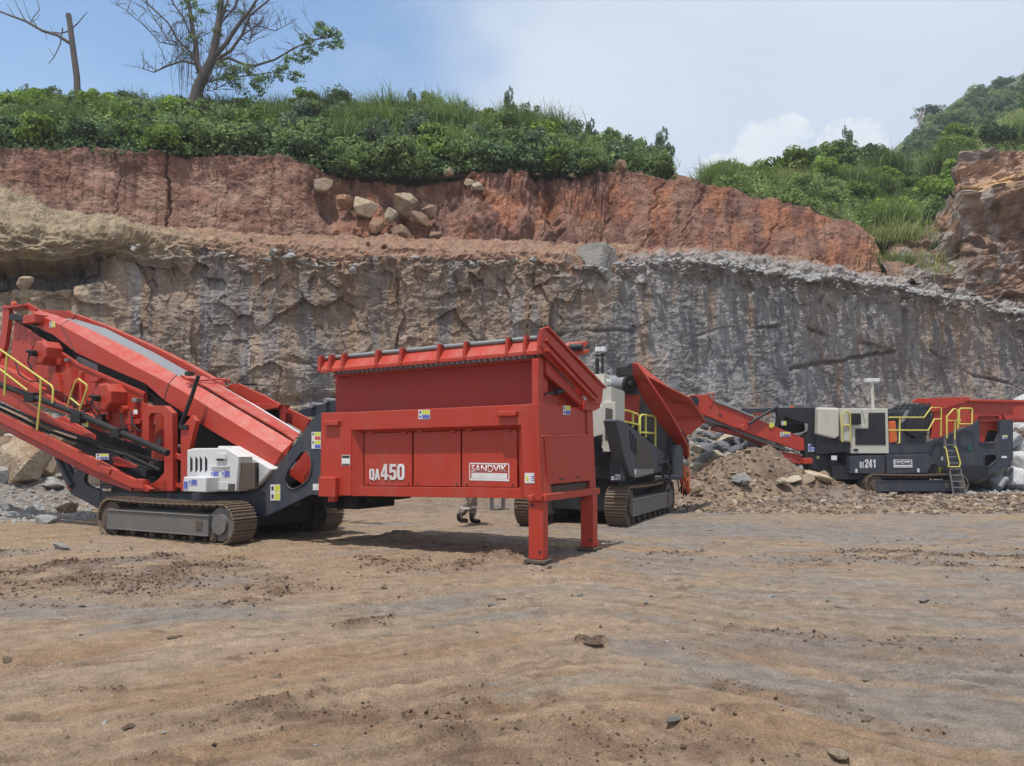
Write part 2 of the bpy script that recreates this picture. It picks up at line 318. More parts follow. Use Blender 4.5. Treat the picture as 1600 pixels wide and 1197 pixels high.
# ============================================================ MESH BUILDER
class MB:
    def __init__(s): s.V = []; s.F = []; s.S = []; s.M = []; s.mi = 0
    def add(s, V, F, smooth=False):
        o = len(s.V); s.V += [tuple(v) for v in V]
        for f in F: s.F.append([i + o for i in f]); s.S.append(smooth); s.M.append(s.mi)
    def box(s, a, b):
        (x0, y0, z0), (x1, y1, z1) = a, b
        s.add([(x0, y0, z0), (x1, y0, z0), (x1, y1, z0), (x0, y1, z0), (x0, y0, z1), (x1, y0, z1), (x1, y1, z1), (x0, y1, z1)],
              [(0, 3, 2, 1), (4, 5, 6, 7), (0, 1, 5, 4), (1, 2, 6, 5), (2, 3, 7, 6), (3, 0, 4, 7)])
    def prism(s, loops, d):
        """loops: outline and holes, lists of 3-D points in one plane; pushed through by vector d"""
        d = Vector(d); L = [[Vector(p) for p in l] for l in loops]
        tri = tessellate_polygon(L); flat = [p for l in L for p in l]; n = len(flat)
        V = flat + [p + d for p in flat]; F = []
        for t in tri: F.append(list(t)); F.append([t[2] + n, t[1] + n, t[0] + n])
        o = 0
        for l in L:
            k = len(l)
            for i in range(k): j = (i + 1) % k; F.append([o + i, o + j, o + j + n, o + i + n])
            o += k
        s.add(V, F)
    def loft(s, secs, closed=False, caps=True):
        n = len(secs[0]); V = [p for q in secs for p in q]; F = []
        for i in range(len(secs) - 1):
            for j in range(n if closed else n - 1):
                k = (j + 1) % n; F.append([i * n + j, i * n + k, (i + 1) * n + k, (i + 1) * n + j])
        if closed and caps: F.append(list(range(n))[::-1]); F.append([(len(secs) - 1) * n + j for j in range(n)])
        s.add(V, F)
    def tube(s, pts, r, n=8, caps=True):
        P = [Vector(p) for p in pts]; R = r if isinstance(r, (list, tuple)) else [r] * len(P); V = []; F = []
        prev = None
        for i, p in enumerate(P):
            t = (P[min(i + 1, len(P) - 1)] - P[max(i - 1, 0)]).normalized()
            if t.length < 1e-6: t = Vector((0, 0, 1))
            a = t.cross(Vector((0, 0, 1)) if abs(t.z) < .9 else Vector((1, 0, 0))).normalized() if prev is None else (prev - t * prev.dot(t)).normalized()
            prev = a; b = t.cross(a)
            for k in range(n): q = 2 * pi * k / n; V.append(p + (a * cos(q) + b * sin(q)) * R[i])
        for i in range(len(P) - 1):
            for k in range(n): j = (k + 1) % n; F.append([i * n + k, i * n + j, (i + 1) * n + j, (i + 1) * n + k])
        s.add(V, F, True)
        if caps: s.add(V[:n], [list(range(n))[::-1]]); s.add(V[-n:], [list(range(n))])
    def mesh(s, name, mats):
        me = bpy.data.meshes.new(name); me.from_pydata([tuple(v) for v in s.V], [], s.F)
        me.polygons.foreach_set('use_smooth', s.S); me.polygons.foreach_set('material_index', s.M)
        for m in mats: me.materials.append(m)
        bm = bmesh.new(); bm.from_mesh(me); bmesh.ops.recalc_face_normals(bm, faces=bm.faces); bm.to_mesh(me); bm.free()
        return me
    def build(s, name, mats, parent=None, bevel=0):
        o = bpy.data.objects.new(name, s.mesh(name, mats)); COL.objects.link(o)
        if parent: o.parent = parent
        if bevel:
            md = o.modifiers.new('bevel', 'BEVEL'); md.width = bevel; md.segments = 2; md.limit_method = 'ANGLE'; md.angle_limit = radians(40); md.harden_normals = False
        return o
# ============================================================ TERRAIN
HILLS = [  # x, y, sx, sy, height
    (8.1, 25.4, 1.5, 1.4, 1.40), (6.0, 24.4, 1.9, 1.5, .62), (10.0, 24.3, 1.2, .9, .42),
    (8.6, 31.0, 3.2, 2.3, 2.3), (5.0, 31.5, 2.5, 2.3, 1.7),
    (-17.0, 26.0, 4.2, 3.8, 2.3), (-13.2, 21.8, 1.9, 1.6, .75), (-22, 24, 4, 5, 2.0), (-11, 26, 3.0, 2.5, 1.1),
    (21.5, 31.5, 3.2, 2.6, 2.9), (14.6, 22.6, 1.7, .8, .12), (18.6, 23.8, 2.2, 1.2, .55),
    (-1.9, 13.8, .45, .16, .13), (-.9, 13.6, .7, .18, .09), (-.15, 11.35, .22, .16, .10), (-.8, 11.5, .4, .14, .05)]
def rutdir(x, y):
    return 0
def ground_h(x, y):
    x = np.asarray(x, float); y = np.asarray(y, float)
    h = 0.05 * fbm(x / 6, y / 6, 3) * sstep(y, 3, 9)
    r = np.zeros_like(x)
    for cx, cy, sx, sy, hh in HILLS:
        q = np.exp(-(((x - cx) / sx) ** 2 + ((y - cy) / sy) ** 2)); h = h + hh * q; r = np.maximum(r, q if hh > .3 else 0)
    # heap roughness
    h = h + r * (0.30 * fbm(x * 1.1, y * 1.1, 6, .58) + .09 * ridged(x * 2.5, y * 2.5, 4, .6))
    # low rough berm on the far side of the yard
    be = np.exp(-((y - 20.6 - .12 * (x - 9)) / 1.5) ** 2) * sstep(x, 3.4, 6)
    h = h + be * (.05 + .13 * fbm(x * 1.1, y * 1.6, 5, .6) + .05 * ridged(x * 3, y * 3, 3))
    # toe of the rock wall
    h = h + sstep(y - .12 * x, 25, 31) * (.35 + .4 * fbm(x / 2, y / 2, 4))
    # wheel ruts: bands bent across the yard
    w = fbm(x / 7, y / 7, 2) * .5
    s1 = y - 0.50 * x + .02 * x * x + w      # left: rising to the right
    s2 = y + 0.5 * x - .04 * x ** 2 + w
    k = sstep(x, -.2, 2.6); s = s1 * (1 - k) + s2 * k
    near = 1 - sstep(y, 13, 18)
    h = h + near * (.004 * np.sin(s * 4.2 + 2.5 * fbm(x / 5, y / 5, 2)) + .014 * fbm(s * 2.1, x * .3, 6, .66) + .020 * fbm(x * 2.1, y * 2.6, 6, .64))
    # churned mud bands and clods
    mk = churn(x, y)
    h = h + mk * (.010 + .012 * ridged(x * 7, y * 9, 4, .65) + .018 * fbm(x * 2.8, y * 3.6, 4, .6) + .016 * fbm(x * 11, y * 13, 4, .65)) * (.6 + y * .06) + .005 * fbm(x * 9, y * 11, 4, .6)
    gl = perlin(s * 7, x * .22) + .25 * perlin(s * 19, x * .5); g2 = perlin(s * 3.1 + 30, x * .12)
    h = h - near * (.026 * (1 - sstep(np.abs(gl), 0, .16)) * sstep(perlin(s * .8 + 11, x * .35), -.1, .2) + .032 * (1 - sstep(np.abs(g2), 0, .09)))
    # tread marks
    tm = np.exp(-((s - 4.55) / .2) ** 2) + np.exp(-((s - 5.9) / .2) ** 2) + np.exp(-((s - 7.2) / .22) ** 2)
    h = h + near * tm * .022 * np.sin((x * 1.0 + y * .3) * 24) * np.clip(.3 + 1.6 * perlin(x * .7, y * .7), 0, 1)
    return h
CRUMB = [(225, 1160, 330, 1132, .07, 1), (330, 1132, 440, 1098, .06, 1.1), (500, 1090, 560, 1070, .05, 1), (200, 1192, 340, 1165, .06, .8), (340, 1165, 430, 1150, .05, .6), (445, 1125, 560, 1110, .10, 1), (470, 1145, 620, 1150, .10, .8), (380, 1195, 520, 1178, .07, .8),
    (630, 1120, 690, 1110, .12, .7), (130, 1085, 430, 1058, .025, .7), (60, 1095, 150, 1080, .03, .6), (230, 1050, 420, 1020, .03, .5), (310, 948, 400, 942, .10, 1), (415, 920, 460, 934, .12, .9), (490, 921, 530, 919, .08, .8), (530, 980, 610, 965, .06, .7), (690, 1010, 725, 1004, .04, .8),
    (0, 905, 110, 880, .25, 1), (60, 925, 190, 930, .12, 1.1), (0, 955, 140, 950, .08, 1), (120, 880, 260, 868, .18, .9), (290, 880, 350, 875, .25, 1.2), (0, 868, 90, 862, .2, .9), (560, 870, 600, 880, .18, .8), (640, 890, 740, 880, .25, 1), (760, 868, 800, 872, .2, 1.2),
    (1150, 980, 1300, 1000, .07, 1), (1300, 1000, 1600, 1036, .07, .8), (840, 975, 1000, 980, .04, .4), (1130, 1068, 1210, 1088, .07, 1), (1215, 1092, 1330, 1118, .07, 1), (1330, 1118, 1460, 1142, .06, .7), (1140, 1110, 1190, 1112, .06, .8), (800, 1150, 900, 1130, .14, 1.1), (820, 1185, 960, 1165, .16, 1.2),
    (900, 1120, 1080, 1110, .10, .8), (1000, 1170, 1180, 1175, .12, 1), (1060, 1120, 1080, 1150, .1, .8), (700, 1080, 790, 1075, .06, .8), (740, 1100, 860, 1095, .08, .8), (1040, 1175, 1290, 1190, .1, .9), (915, 1003, 935, 1006, .05, 1.2), (960, 868, 1100, 862, .1, .5), (1300, 862, 1600, 872, .15, .9), (1350, 880, 1600, 890, .08, .5)]
def churn(x, y):
    def b(px, py, rx, ry, a):
        g = ground(px, py); return a * np.exp(-(((x - g.x) / rx) ** 2 + ((y - g.y) / ry) ** 2))
    m = b(60, 905, 2.2, .95, 1) + b(230, 915, 1.2, .6, .7) + b(330, 880, .45, .5, 1) + b(330, 1130, .55, .1, .8) + b(420, 1108, .35, .09, .8)
    m = m + b(830, 1180, .55, .22, 1.3) + b(1050, 1170, .5, .16, 1.1) + b(620, 1145, .8, .22, .8) + b(1290, 1010, 1.4, .12, .5) + b(1480, 1000, 1.2, .10, .6)
    m = m + b(1260, 1110, .6, .12, .7) + b(680, 880, .8, .5, .8) + b(790, 870, .3, .3, 1) + b(360, 945, .5, .14, .9) + b(450, 920, .5, .2, .5)
    for (x0, y0, x1, y1, wd, a_) in CRUMB:
        A_ = ground(x0, y0); B_ = ground(x1, y1); ux, uy = B_.x - A_.x, B_.y - A_.y; L2 = ux * ux + uy * uy
        t = np.clip(((x - A_.x) * ux + (y - A_.y) * uy) / L2, 0, 1); dd = np.hypot(x - A_.x - ux * t, y - A_.y - uy * t) + .10 * fbm(x * 2.2 + x0, y * 2.2, 3)
        m = np.maximum(m, a_ * 1.5 * np.exp(-(dd / wd) ** 2))
    m = m + .55 * sstep(y, 19, 20.5) + b(1450, 875, 4, .5, .4)
    return np.clip(m, 0, 1.2) * np.clip(.65 + 1.2 * fbm(x * 1.3, y * 1.3 + 7, 4), 0.05, 1.4)

def ground_col(x, y, h):
    x = np.asarray(x, float); y = np.asarray(y, float)
    w = fbm(x / 7, y / 7, 2) * .5
    s1 = y - 0.50 * x + .02 * x * x + w; s2 = y + 0.5 * x - .04 * x ** 2 + w
    k = sstep(x, -.2, 2.6); s = s1 * (1 - k) + s2 * k
    tan = np.array([.262, .190, .128]); grey = np.array([.195, .172, .152]); och = np.array([.235, .145, .085]); dk = np.array([.095, .060, .042])
    bl = np.array([.166, .156, .150]); pale = np.array([.275, .215, .160])
    st = fbm(s * 1.0, x * .22, 6, .6); st2 = fbm(s * 1.9 + 40, x * .4, 5, .6); lo = fbm(x / 3.5 + 9, y / 3.5, 4)
    c = tan[None] * np.ones(x.shape + (1,))
    def mx(c, t, m): m = np.clip(m, 0, 1)[..., None]; return c * (1 - m) + t * m
    gr = sstep(st + .5 * lo + .42 * sstep(x, .8, 4) - .25 * (1 - sstep(x, -3, 0)) - .15 * (1 - sstep(y, 3, 5)), .05, .5)
    c = mx(c, grey, gr * .85)
    c = mx(c, och, sstep(st2 - .5 * lo, .12, .5) * .6)
    c = mx(c, pale, sstep(st - lo, .25, .7) * .45)
    def b(px, py, rx, ry):
        g = ground(px, py); return np.exp(-(((x - g.x) / rx) ** 2 + ((y - g.y) / ry) ** 2))
    ed = 1 + 1.3 * fbm(x * .9, y * 1.3, 4)
    c = mx(c, bl, np.clip(b(1250, 830, 7, 1.3) * ed, 0, 1) * .65)
    c = mx(c, grey * 1.02, np.clip(b(1450, 930, 4, 1.5) * ed, 0, 1) * .7)
    c = mx(c, bl * 1.05, np.clip(b(120, 955, 2.6, .5) * ed, 0, 1) * .75)
    c = mx(c, grey, np.clip(b(250, 905, 1.2, 1.0) * ed, 0, 1) * .4)
    c = mx(c, bl * .95, np.clip(b(1290, 1010, 1.7, .45) * ed, 0, 1) * .5)
    c = mx(c, grey * .95, np.clip(b(850, 790, 5, 3.2) * ed, 0, 1) * .55)
    ck = churn(x, y)
    n = fbm(x * 2.6, y * 2.6, 4)
    c = mx(c, dk * 1.35, np.clip(ck * (.55 + 1.3 * n), 0, 1) * .8)
    c = mx(c, och * .85, np.clip(ck * (.5 - 1.6 * n), 0, 1) * .5)
    c = mx(c, dk * 1.15, np.clip(1.3 * (b(70, 895, 2.3, .9) + b(240, 890, 1.1, .5)) * (.25 + 1.6 * fbm(x * 1.3, y * 2.4, 4)), 0, 1) * .75)
    c = mx(c, dk * 1.6, np.clip(1.4 * (b(850, 1180, .8, .35) + b(1030, 1165, .5, .2) + b(480, 1120, .45, .12)) * (.3 + 1.8 * fbm(x * 3, y * 4, 4)), 0, 1) * .7)
    c = mx(c, och * .9, np.clip((b(850, 1110, .7, .3) + b(1200, 1090, .7, .2) + b(1450, 1020, 1.4, .2) + b(1300, 1140, .8, .15)) * (.5 + 1.2 * fbm(s * 3, x * .6, 4)), 0, 1) * .7)
    gl = perlin(s * 7, x * .22) + .25 * perlin(s * 19, x * .5); c = mx(c, dk * 1.7, (1 - sstep(np.abs(gl), 0, .10)) * sstep(perlin(s * .8 + 11, x * .35), -.1, .2) * (1 - sstep(y, 12, 16)) * .5)
    # berm and heaps
    br = np.array([.20, .145, .105])
    hp = sstep(h, .12, .5) * sstep(y, 17, 19)
    c = mx(c, br, hp * .95)
    c = mx(c, dk * .9, hp * sstep(fbm(x * .8, y * 1.2, 4), .05, .3) * .6)
    c = mx(c, np.array([.225, .205, .185]), sstep(-x, 10.5, 12.5) * sstep(y, 16.5, 19) * .85)
    c = mx(c, np.array([.085, .045, .032]), np.clip(np.exp(-(((x - 16) / 2.4) ** 2 + ((y - 23) / 1.2) ** 2)) * 1.2, 0, 1))
    c = mx(c, dk * 1.1, sstep(fbm(x * 2.2 + 3, y * 5, 4) + .3 * be_mask(x, y), .38, .55) * .55)
    return c * (1 + .26 * fbm(x * 5, y * 5, 4) + .22 * fbm(s * 6, x * .8, 4))[..., None]
def be_mask(x, y): return sstep(y, 17, 19.5)

def build_ground():
    nr = 760
    Y = 1.6 * np.exp(np.linspace(0, np.log(46 / 1.6), nr))
    T = np.concatenate([np.linspace(-1.3, -.72, 60, endpoint=False), np.linspace(-.72, .72, 640, endpoint=False), np.linspace(.72, 1.35, 60)]); nc = len(T)
    yy, tt = np.meshgrid(Y, T, indexing='ij'); xx = yy * tt
    h = ground_h(xx, yy); c = ground_col(xx, yy, h)
    o = np_mesh('ground', np.stack([xx, yy, h], -1).reshape(-1, 3), grid_quads(nr, nc)[:, ::-1], M['ground'], c.reshape(-1, 3), smooth=True)
    tag(o, kind='structure')
    V = []
    for r in (2.0, 60, 400, 2500):
        pass
    # land around and behind: one wide sheet a little lower
    n = 60
    g = np.sign(np.linspace(-1, 1, n)) * np.abs(np.linspace(-1, 1, n)) ** 3 * 1500
    X, Yg = np.meshgrid(g, g, indexing='ij')
    Z = np.full_like(X, -.25) 
    c = np.ones(X.shape + (1,)) * np.array([.24, .17, .11])
    o = np_mesh('ground', np.stack([X, Yg, Z], -1).reshape(-1, 3), grid_quads(n, n), M['ground'], c.reshape(-1, 3))
    tag(o, kind='structure')
build_ground()

# ---- cliffs: each band runs between control lines (px, py, distance)
def prof(d):
    k = sorted(d); return lambda p: np.interp(p, k, [d[q] for q in k])
YB = prof({-900: 25, -200: 27, 0: 28.5, 200: 30.5, 400: 32, 900: 34, 1250: 37, 1450: 40, 1600: 43, 1800: 46, 2500: 50})
WTOP = prof({-900: 380, -100: 398, 0: 404, 60: 408, 100: 404, 130: 396, 200: 385, 300: 388, 400: 400, 530: 408, 600: 404, 700: 408, 800: 408, 850: 413, 900: 420, 1000: 412, 1100: 410, 1200: 420, 1300: 433, 1400: 450, 1500: 466, 1600: 490, 1750: 520, 2500: 560})
_wt = WTOP
WTOP = lambda p: _wt(p) + 7 * perlin(np.asarray(p) / 46., 0 * np.asarray(p) + .4) + 3.5 * perlin(np.asarray(p) / 15., 0 * np.asarray(p) + 3.4) + 1.5 * perlin(np.asarray(p) / 5., 0 * np.asarray(p) + 7.4)
BTOP = prof({-900: 300, 0: 318, 60: 328, 130: 352, 200: 366, 300: 372, 400: 376, 600: 382, 700: 386, 850: 390, 950: 396, 1100: 402, 1250: 416, 1300: 428, 1400: 443, 1500: 458, 1600: 480, 1750: 508, 2500: 540})
RTOP = prof({-900: 220, 0: 226, 200: 232, 400: 236, 450: 240, 500: 258, 560: 268, 640: 266, 750: 258, 840: 260, 920: 264, 980: 264, 1050: 276, 1150: 294, 1250: 318, 1320: 344, 1358: 372, 1380: 405, 1395: 438, 1500: 455, 1600: 476, 1750: 500, 2500: 530})
_rt = RTOP
RTOP = lambda p: _rt(p) + 7 * perlin(np.asarray(p) / 40., 0 * np.asarray(p) + 1.4) + 4 * perlin(np.asarray(p) / 11., 0 * np.asarray(p) + 5.4)
def P3(px, py, Y):
    a = (px - 800) / FPX; b = (598.5 - py) / FPX
    dy = cos(PITCH) - b * sin(PITCH); dz = sin(PITCH) + b * cos(PITCH); t = Y / dy
    return np.stack([a * t, Y + 0 * a, CAMH + dz * t], -1)
def band(name, px, rows, nv, disp, col, mat):
    """rows: list of (n,3) lines, bottom to top; nv: cells per band between lines"""
    pts = [];
    L = []
    for i in range(len(rows) - 1):
        n = nv[i]
        for t in np.linspace(0, 1, n, endpoint=(i == len(rows) - 2)):
            L.append(rows[i] * (1 - t) + rows[i + 1] * t)
    G = np.stack(L, 1)                       # (nu, nv, 3)
    du = np.gradient(G, axis=0); dv = np.gradient(G, axis=1)
    # smooth the sheet's normal so displacement stays coherent
    Nn = np.cross(du, dv); Nn /= np.linalg.norm(Nn, axis=-1, keepdims=True) + 1e-9
    for _ in range(12):
        Nn[1:-1] = (Nn[:-2] + Nn[1:-1] + Nn[2:]) / 3; Nn[:, 1:-1] = (Nn[:, :-2] + Nn[:, 1:-1] + Nn[:, 2:]) / 3
    Nn /= np.linalg.norm(Nn, axis=-1, keepdims=True) + 1e-9
    s = np.cumsum(np.concatenate([[0], np.linalg.norm(np.diff(G[:, 0, :2], axis=0), axis=1)]))[:, None] + 0 * G[..., 0]
    z = G[..., 2]; pxg = px[:, None] + 0 * z
    v = np.linspace(0, 1, G.shape[1])[None] + 0 * z
    d = disp(s, z, pxg, v, G)
    G2 = G + Nn * d[..., None]
    c = col(s, z, pxg, v, d, G)
    o = np_mesh(name, G2.reshape(-1, 3), grid_quads(*G.shape[:2]), mat, np.clip(c, .005, .9).reshape(-1, 3))
    tag(o, kind='structure'); return o
def pxs(a, b, n): return np.linspace(a, b, n)
def mixc(c, t, m): m = np.clip(m, 0, 1)[..., None]; return c * (1 - m) + np.asarray(t) * m

def wall_disp(s, z, px, v, G):
    wx = .30 * fbm(s / 2.4, z / 2.4, 4); wz = .5 * fbm(s / 1.6 + 50, z / 2.4, 4); rt = sstep(px, 850, 1050)
    f1, f2, idv, ex, ey = voro((s + wx) / 1.7, (z + wz) / 2.5)
    d = .50 * fbm(s / 5, z / 8, 3) + (.30 * (idv - .5) + .25 * (ex * np.cos(idv * 40) + ey * np.sin(idv * 40))) * (1 - .78 * rt)
    g1, g2, idw, hx, hy = voro((s + wx * 1.5) / .52 + 9, (z - wz) / .62)
    d += (.05 * (idw - .5) + .075 * (hx * np.cos(idw * 33) + hy * np.sin(idw * 33))) * (1 - .55 * rt)
    k1, k2, idk, qx, qy = voro((s - wz) / .24 + 3, (z + wx) / .2)
    d += .03 * (qx * np.cos(idk * 33) + qy * np.sin(idk * 33)) * (1 - .4 * rt)
    # stepped horizontal joints
    d -= .22 * np.exp(-((z - 5.6 - .8 * fbm(s / 6, 3.3 + 0 * s, 3) + .04 * s * np.sin(s / 9)) / .07) ** 2) * sstep(fbm(s / 3, z * 0 + 8, 2), -.1, .2)
    # drill grooves left by the presplit blast
    sp = .92; q = s + .06 * perlin(s * 0 + 3, z / 3)
    gi = np.floor(q / sp).astype(int); ph = (q / sp - gi) * sp - sp / 2
    rnd = _perm[gi & 255] / 255.0; off = (rnd - .5) * .35
    on = sstep(perlin(gi * 7.7, z / 2.2), -.22, .05) * (.45 + .55 * sstep(px, 850, 1050))
    d -= .075 * on * np.exp(-((ph - off) / .05) ** 2)
    d += .20 * (np.abs(perlin(gi * 3.3 + .5, z / 4)) + .25) * (_perm[(gi + 77) & 255] / 255. - .4)
    d += .045 * fbm(s * 2, z * 2, 5, .6) + .025 * ridged(s * .8, z * 3.0, 4, .65)
    # dark overhang under the yellow bulge on the left
    Yp = 598.5 - FPX * 0  # keep
    rec = sstep(px, 190, 120) if False else (1 - sstep(px, 120, 195)) * sstep(v, .86, .90) * (1 - sstep(v, .985, 1.0))
    d -= 1.5 * rec
    # slanting ledge low in the middle
    led = z - (3.0 + .42 * np.clip((px - 380) / 90, -1.5, 1.1)); inr = sstep(px, 360, 400) * (1 - sstep(px, 520, 560))
    d += inr * (.55 * (1 - sstep(led, -.12, .0)) - .25 * np.exp(-((led - .22) / .2) ** 2))
    # big diagonal crack right of centre
    for (x0, z0, x1, z1, w) in ((1230, 5.4, 1400, 6.6, .09), (835, 9.5, 822, 6.5, .05)):
        t = (px - x0) / (x1 - x0); inn = sstep(t, -.02, .05) * (1 - sstep(t, .95, 1.02))
        d -= .28 * inn * np.exp(-((z - (z0 + (z1 - z0) * t) - .18 * fbm(s, s * 0, 3)) / w) ** 2)
    d *= 1 - .0 * v
    # crumbled top edge
    d += sstep(v, .90, 1) * (.34 * ridged(s * .9, z * 1.2, 4, .6) - .45) + .35 * (idw - .4) * sstep(v, .80, .95)
    return d
def wall_col(s, z, px, v, d, G):
    brn = np.array([.275, .205, .155]); gry = np.array([.255, .246, .246]); lt = np.array([.35, .335, .325]); dkb = np.array([.135, .135, .150]); rst = np.array([.30, .195, .125]); och = np.array([.38, .285, .185])
    lo = fbm(s / 4, z / 5, 4)
    c = np.ones(s.shape + (1,)) * brn
    c = mixc(c, gry, sstep(px / 1000 + .45 * lo + .25 * fbm(s / 1.3, z / 7, 3), .72, 1.08))
    c = mixc(c, brn * np.array([.98, .92, .86]), sstep(px / 1000 + .3 * lo, 1.26, 1.5) * .75)
    c = mixc(c, gry * .85, sstep(fbm(s / 1.6 + 5, z / 9, 4), .02, .35) * .6)
    c = mixc(c, rst, sstep(fbm(s / 1.1 + 70, z / 7, 4) - .1, .08, .38) * .6)
    c = mixc(c, dkb, sstep(fbm(s / .8 + 30, z / 10, 4), .18, .48) * .7)              # vertical seepage streaks
    c = mixc(c, lt, sstep(fbm(s / .45 + 90, z / 6, 4), .28, .5) * .5)
    c = mixc(c, lt, sstep(fbm(s / 1.1, z / .8, 5) + .35 * sstep(px, 900, 1200) * v, .25, .65) * .3)
    c = mixc(c, lt * 1.05, sstep(v, .84, .95) * sstep(px, 820, 980) * (1 - .6 * sstep(px, 1350, 1550)) * sstep(fbm(s * 1.0, z * 1.6, 4), -.35, .1) * .8)
    c = mixc(c, och, (1 - sstep(px, 100, 240)) * sstep(v, .4, .7) * .5)
    c = mixc(c, dkb * .8, (1 - sstep(px, 125, 190)) * sstep(v, .87, .90) * (1 - sstep(v, .97, .985)) * .75)  # shade of the recess under the bulge, put into the rock colour
    c = mixc(c, och, sstep(px, 330, 400) * (1 - sstep(px, 520, 600)) * (1 - sstep(z, 2.9, 3.3)) * .75)
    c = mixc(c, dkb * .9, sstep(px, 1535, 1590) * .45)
    sp = .92; q = s + .06 * perlin(s * 0 + 3, z / 3); gi = np.floor(q / sp).astype(int); ph = (q / sp - gi) * sp - sp / 2; off = (_perm[gi & 255] / 255.0 - .5) * .35
    on = sstep(perlin(gi * 7.7, z / 2.2), -.22, .05)
    c = mixc(c, lt, on * np.exp(-((ph - off) / .035) ** 2) * .45)  # pale lines paint the light that the drill half-barrels catch
    c = mixc(c, dkb, (1 - on) * np.exp(-((ph - off) / .03) ** 2) * .6)
    c = c * (.80 + .34 * (_perm[(gi + 31) & 255] / 255.) * (.5 + perlin(gi * 1.7, z / 3)))[..., None]
    return c * (1 + .25 * fbm(s * 2.2, z * 2.2, 4) + .18 * fbm(s * 1.4, z * 6, 4))[..., None]
px = pxs(-560, 2050, 1500)
yb = YB(px)
lowp = np.stack([(px - 800) / FPX * yb, yb, np.full_like(px, -.6)], -1)
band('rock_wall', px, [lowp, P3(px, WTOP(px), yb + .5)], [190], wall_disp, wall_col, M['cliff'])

def bench_disp(s, z, px, v, G):
    e = sstep(v, 0, .12)
    left = 1 - sstep(px, 170, 330)
    d = .16 * ridged(s * .9, v * 4, 4, .6) + .25 * fbm(s / 1.5, v * 3, 4) + .05 * ridged(s * 3, v * 12, 3)
    d += left * (.35 * fbm(s / 2, z / 1.2, 4) + .14 * ridged(s * .8 + z * .8, z * 2.2, 4) + .15 * np.sin(pi * np.clip(v, 0, 1)))
    f1, f2, idv, ex, ey = voro(s / .5, v * 9)
    d += .13 * (idv - .4) * sstep(px, 850, 1000) * (1 - sstep(v, .75, 1))
    return d * (.35 + .65 * e)
def bench_col(s, z, px, v, d, G):
    red = np.array([.275, .168, .118]); yel = np.array([.285, .225, .150]); gry = np.array([.27, .255, .245])
    c = np.ones(s.shape + (1,)) * red
    n = fbm(s / 1.2, v * 5, 4)
    c = mixc(c, yel, 1 - sstep(px / 1000 + .1 * n + .12 * v, .22, .47))
    c = mixc(c, yel * .9, sstep(n, .05, .4) * .35)
    c = mixc(c, gry, sstep(px / 1000 + .2 * n - .25 * v, .80, .98) * (1 - sstep(v, .55, .95)) * .85)
    c = mixc(c, gry, (1 - sstep(v, .05, .22)) * sstep(px, 160, 260) * .6)
    return c * (1 + .3 * fbm(s * 2.4, v * 14, 4))[..., None]
bpx = pxs(-560, 2050, 1200); ybb = YB(bpx)
LB = 1 - sstep(bpx, 150, 350)
band('rubble_bench', bpx, [P3(bpx, WTOP(bpx) + 3 + 27 * sstep(bpx, 150, 230), ybb + .45 + .25 * sstep(bpx, 150, 230)), P3(bpx, (WTOP(bpx) * .55 + BTOP(bpx) * .45), ybb + .95 - .5 * LB), P3(bpx, BTOP(bpx) - 3, ybb + 3.2)], [22, 30], bench_disp, bench_col, M['soil'])

def red_disp(s, z, px, v, G):
    d = .55 * fbm(s / 4.5, z / 5, 3) + .10 * fbm(s * 1.2, z * 1.2, 4)
    # digger tooth marks: close vertical flutes
    fl = np.abs(np.sin(s * pi / .42 + 1.3 * fbm(s / 3, z / 3, 2)))
    d -= .085 * (1 - fl) ** 3 * (1 - sstep(px, 480, 560)) * (.5 + 1.2 * np.abs(perlin(s / 1.5, z / 1.5)))
    fl2 = np.abs(np.sin(s * pi / .62 + 2.0 * fbm(s / 2, z / 4, 2) + .5 * z * sstep(px, 900, 1000)))
    d -= .06 * (1 - fl2) ** 3 * sstep(px, 480, 600) + .05 * sstep(px, 900, 1000) * np.abs(perlin((s + .3 * z) * 3.4, z / 3)) * 2
    # erosion gullies
    q = s + .5 * z * sstep(px, 880, 960) * .5 + .5 * fbm(s / 2, z / 2.5, 3)
    mid = sstep(px, 440, 540)
    d -= mid * (.75 - .60 * sstep(px, 900, 1000)) * np.clip(ridged(q / 2.1, z / 9, 4, .6) - .62, 0, 1) - .05 * mid * fbm(q * 2.4, z / 2.5, 4)
    d -= (1 - mid) * .16 * np.clip(ridged(q / 1.6, z / 8, 3, .5) - .9, 0, 1)
    # named cracks
    for x0, w, a, lean in ((262, 1.8, .26, 0), (185, 1.1, .10, 0), (425, .8, .08, 0), (350, .7, .06, 0), (105, .8, .06, 0), (955, 3, .16, 10), (1020, 2.2, .14, 18), (1080, 2, .12, 18), (870, 8, .5, -12), (1210, 2.5, .10, 20)):
        dd = (px - x0 + lean * (v - .5) * -2 - 16 * fbm(z / 1.1, s * 0 + x0, 4)) / w
        d -= a * np.exp(-dd * dd) * (.5 + .5 * sstep(v, 0, .3))
    # scooped hollows round the boulders
    for x0, v0, rx, rv, a in ((510, .5, 30, .22, -.6), (700, .75, 50, .25, -.8), (560, .25, 60, .3, .35), (640, .35, 40, .4, -.5), (850, .45, 22, .4, -.7), (905, .2, 20, .2, .4), (790, .3, 30, .3, .4), (1330, .5, 25, .6, .5)):
        d += a * np.exp(-((px - x0) / rx) ** 2 - ((v - v0) / rv) ** 2)
    d += .07 * ridged(s * .9, z * 1.1, 5, .65) + .09 * sstep(px, 480, 600) * ridged(q * 1.3, z / 4, 4, .6)
    d -= .35 * sstep(v, .93, 1)
    return d
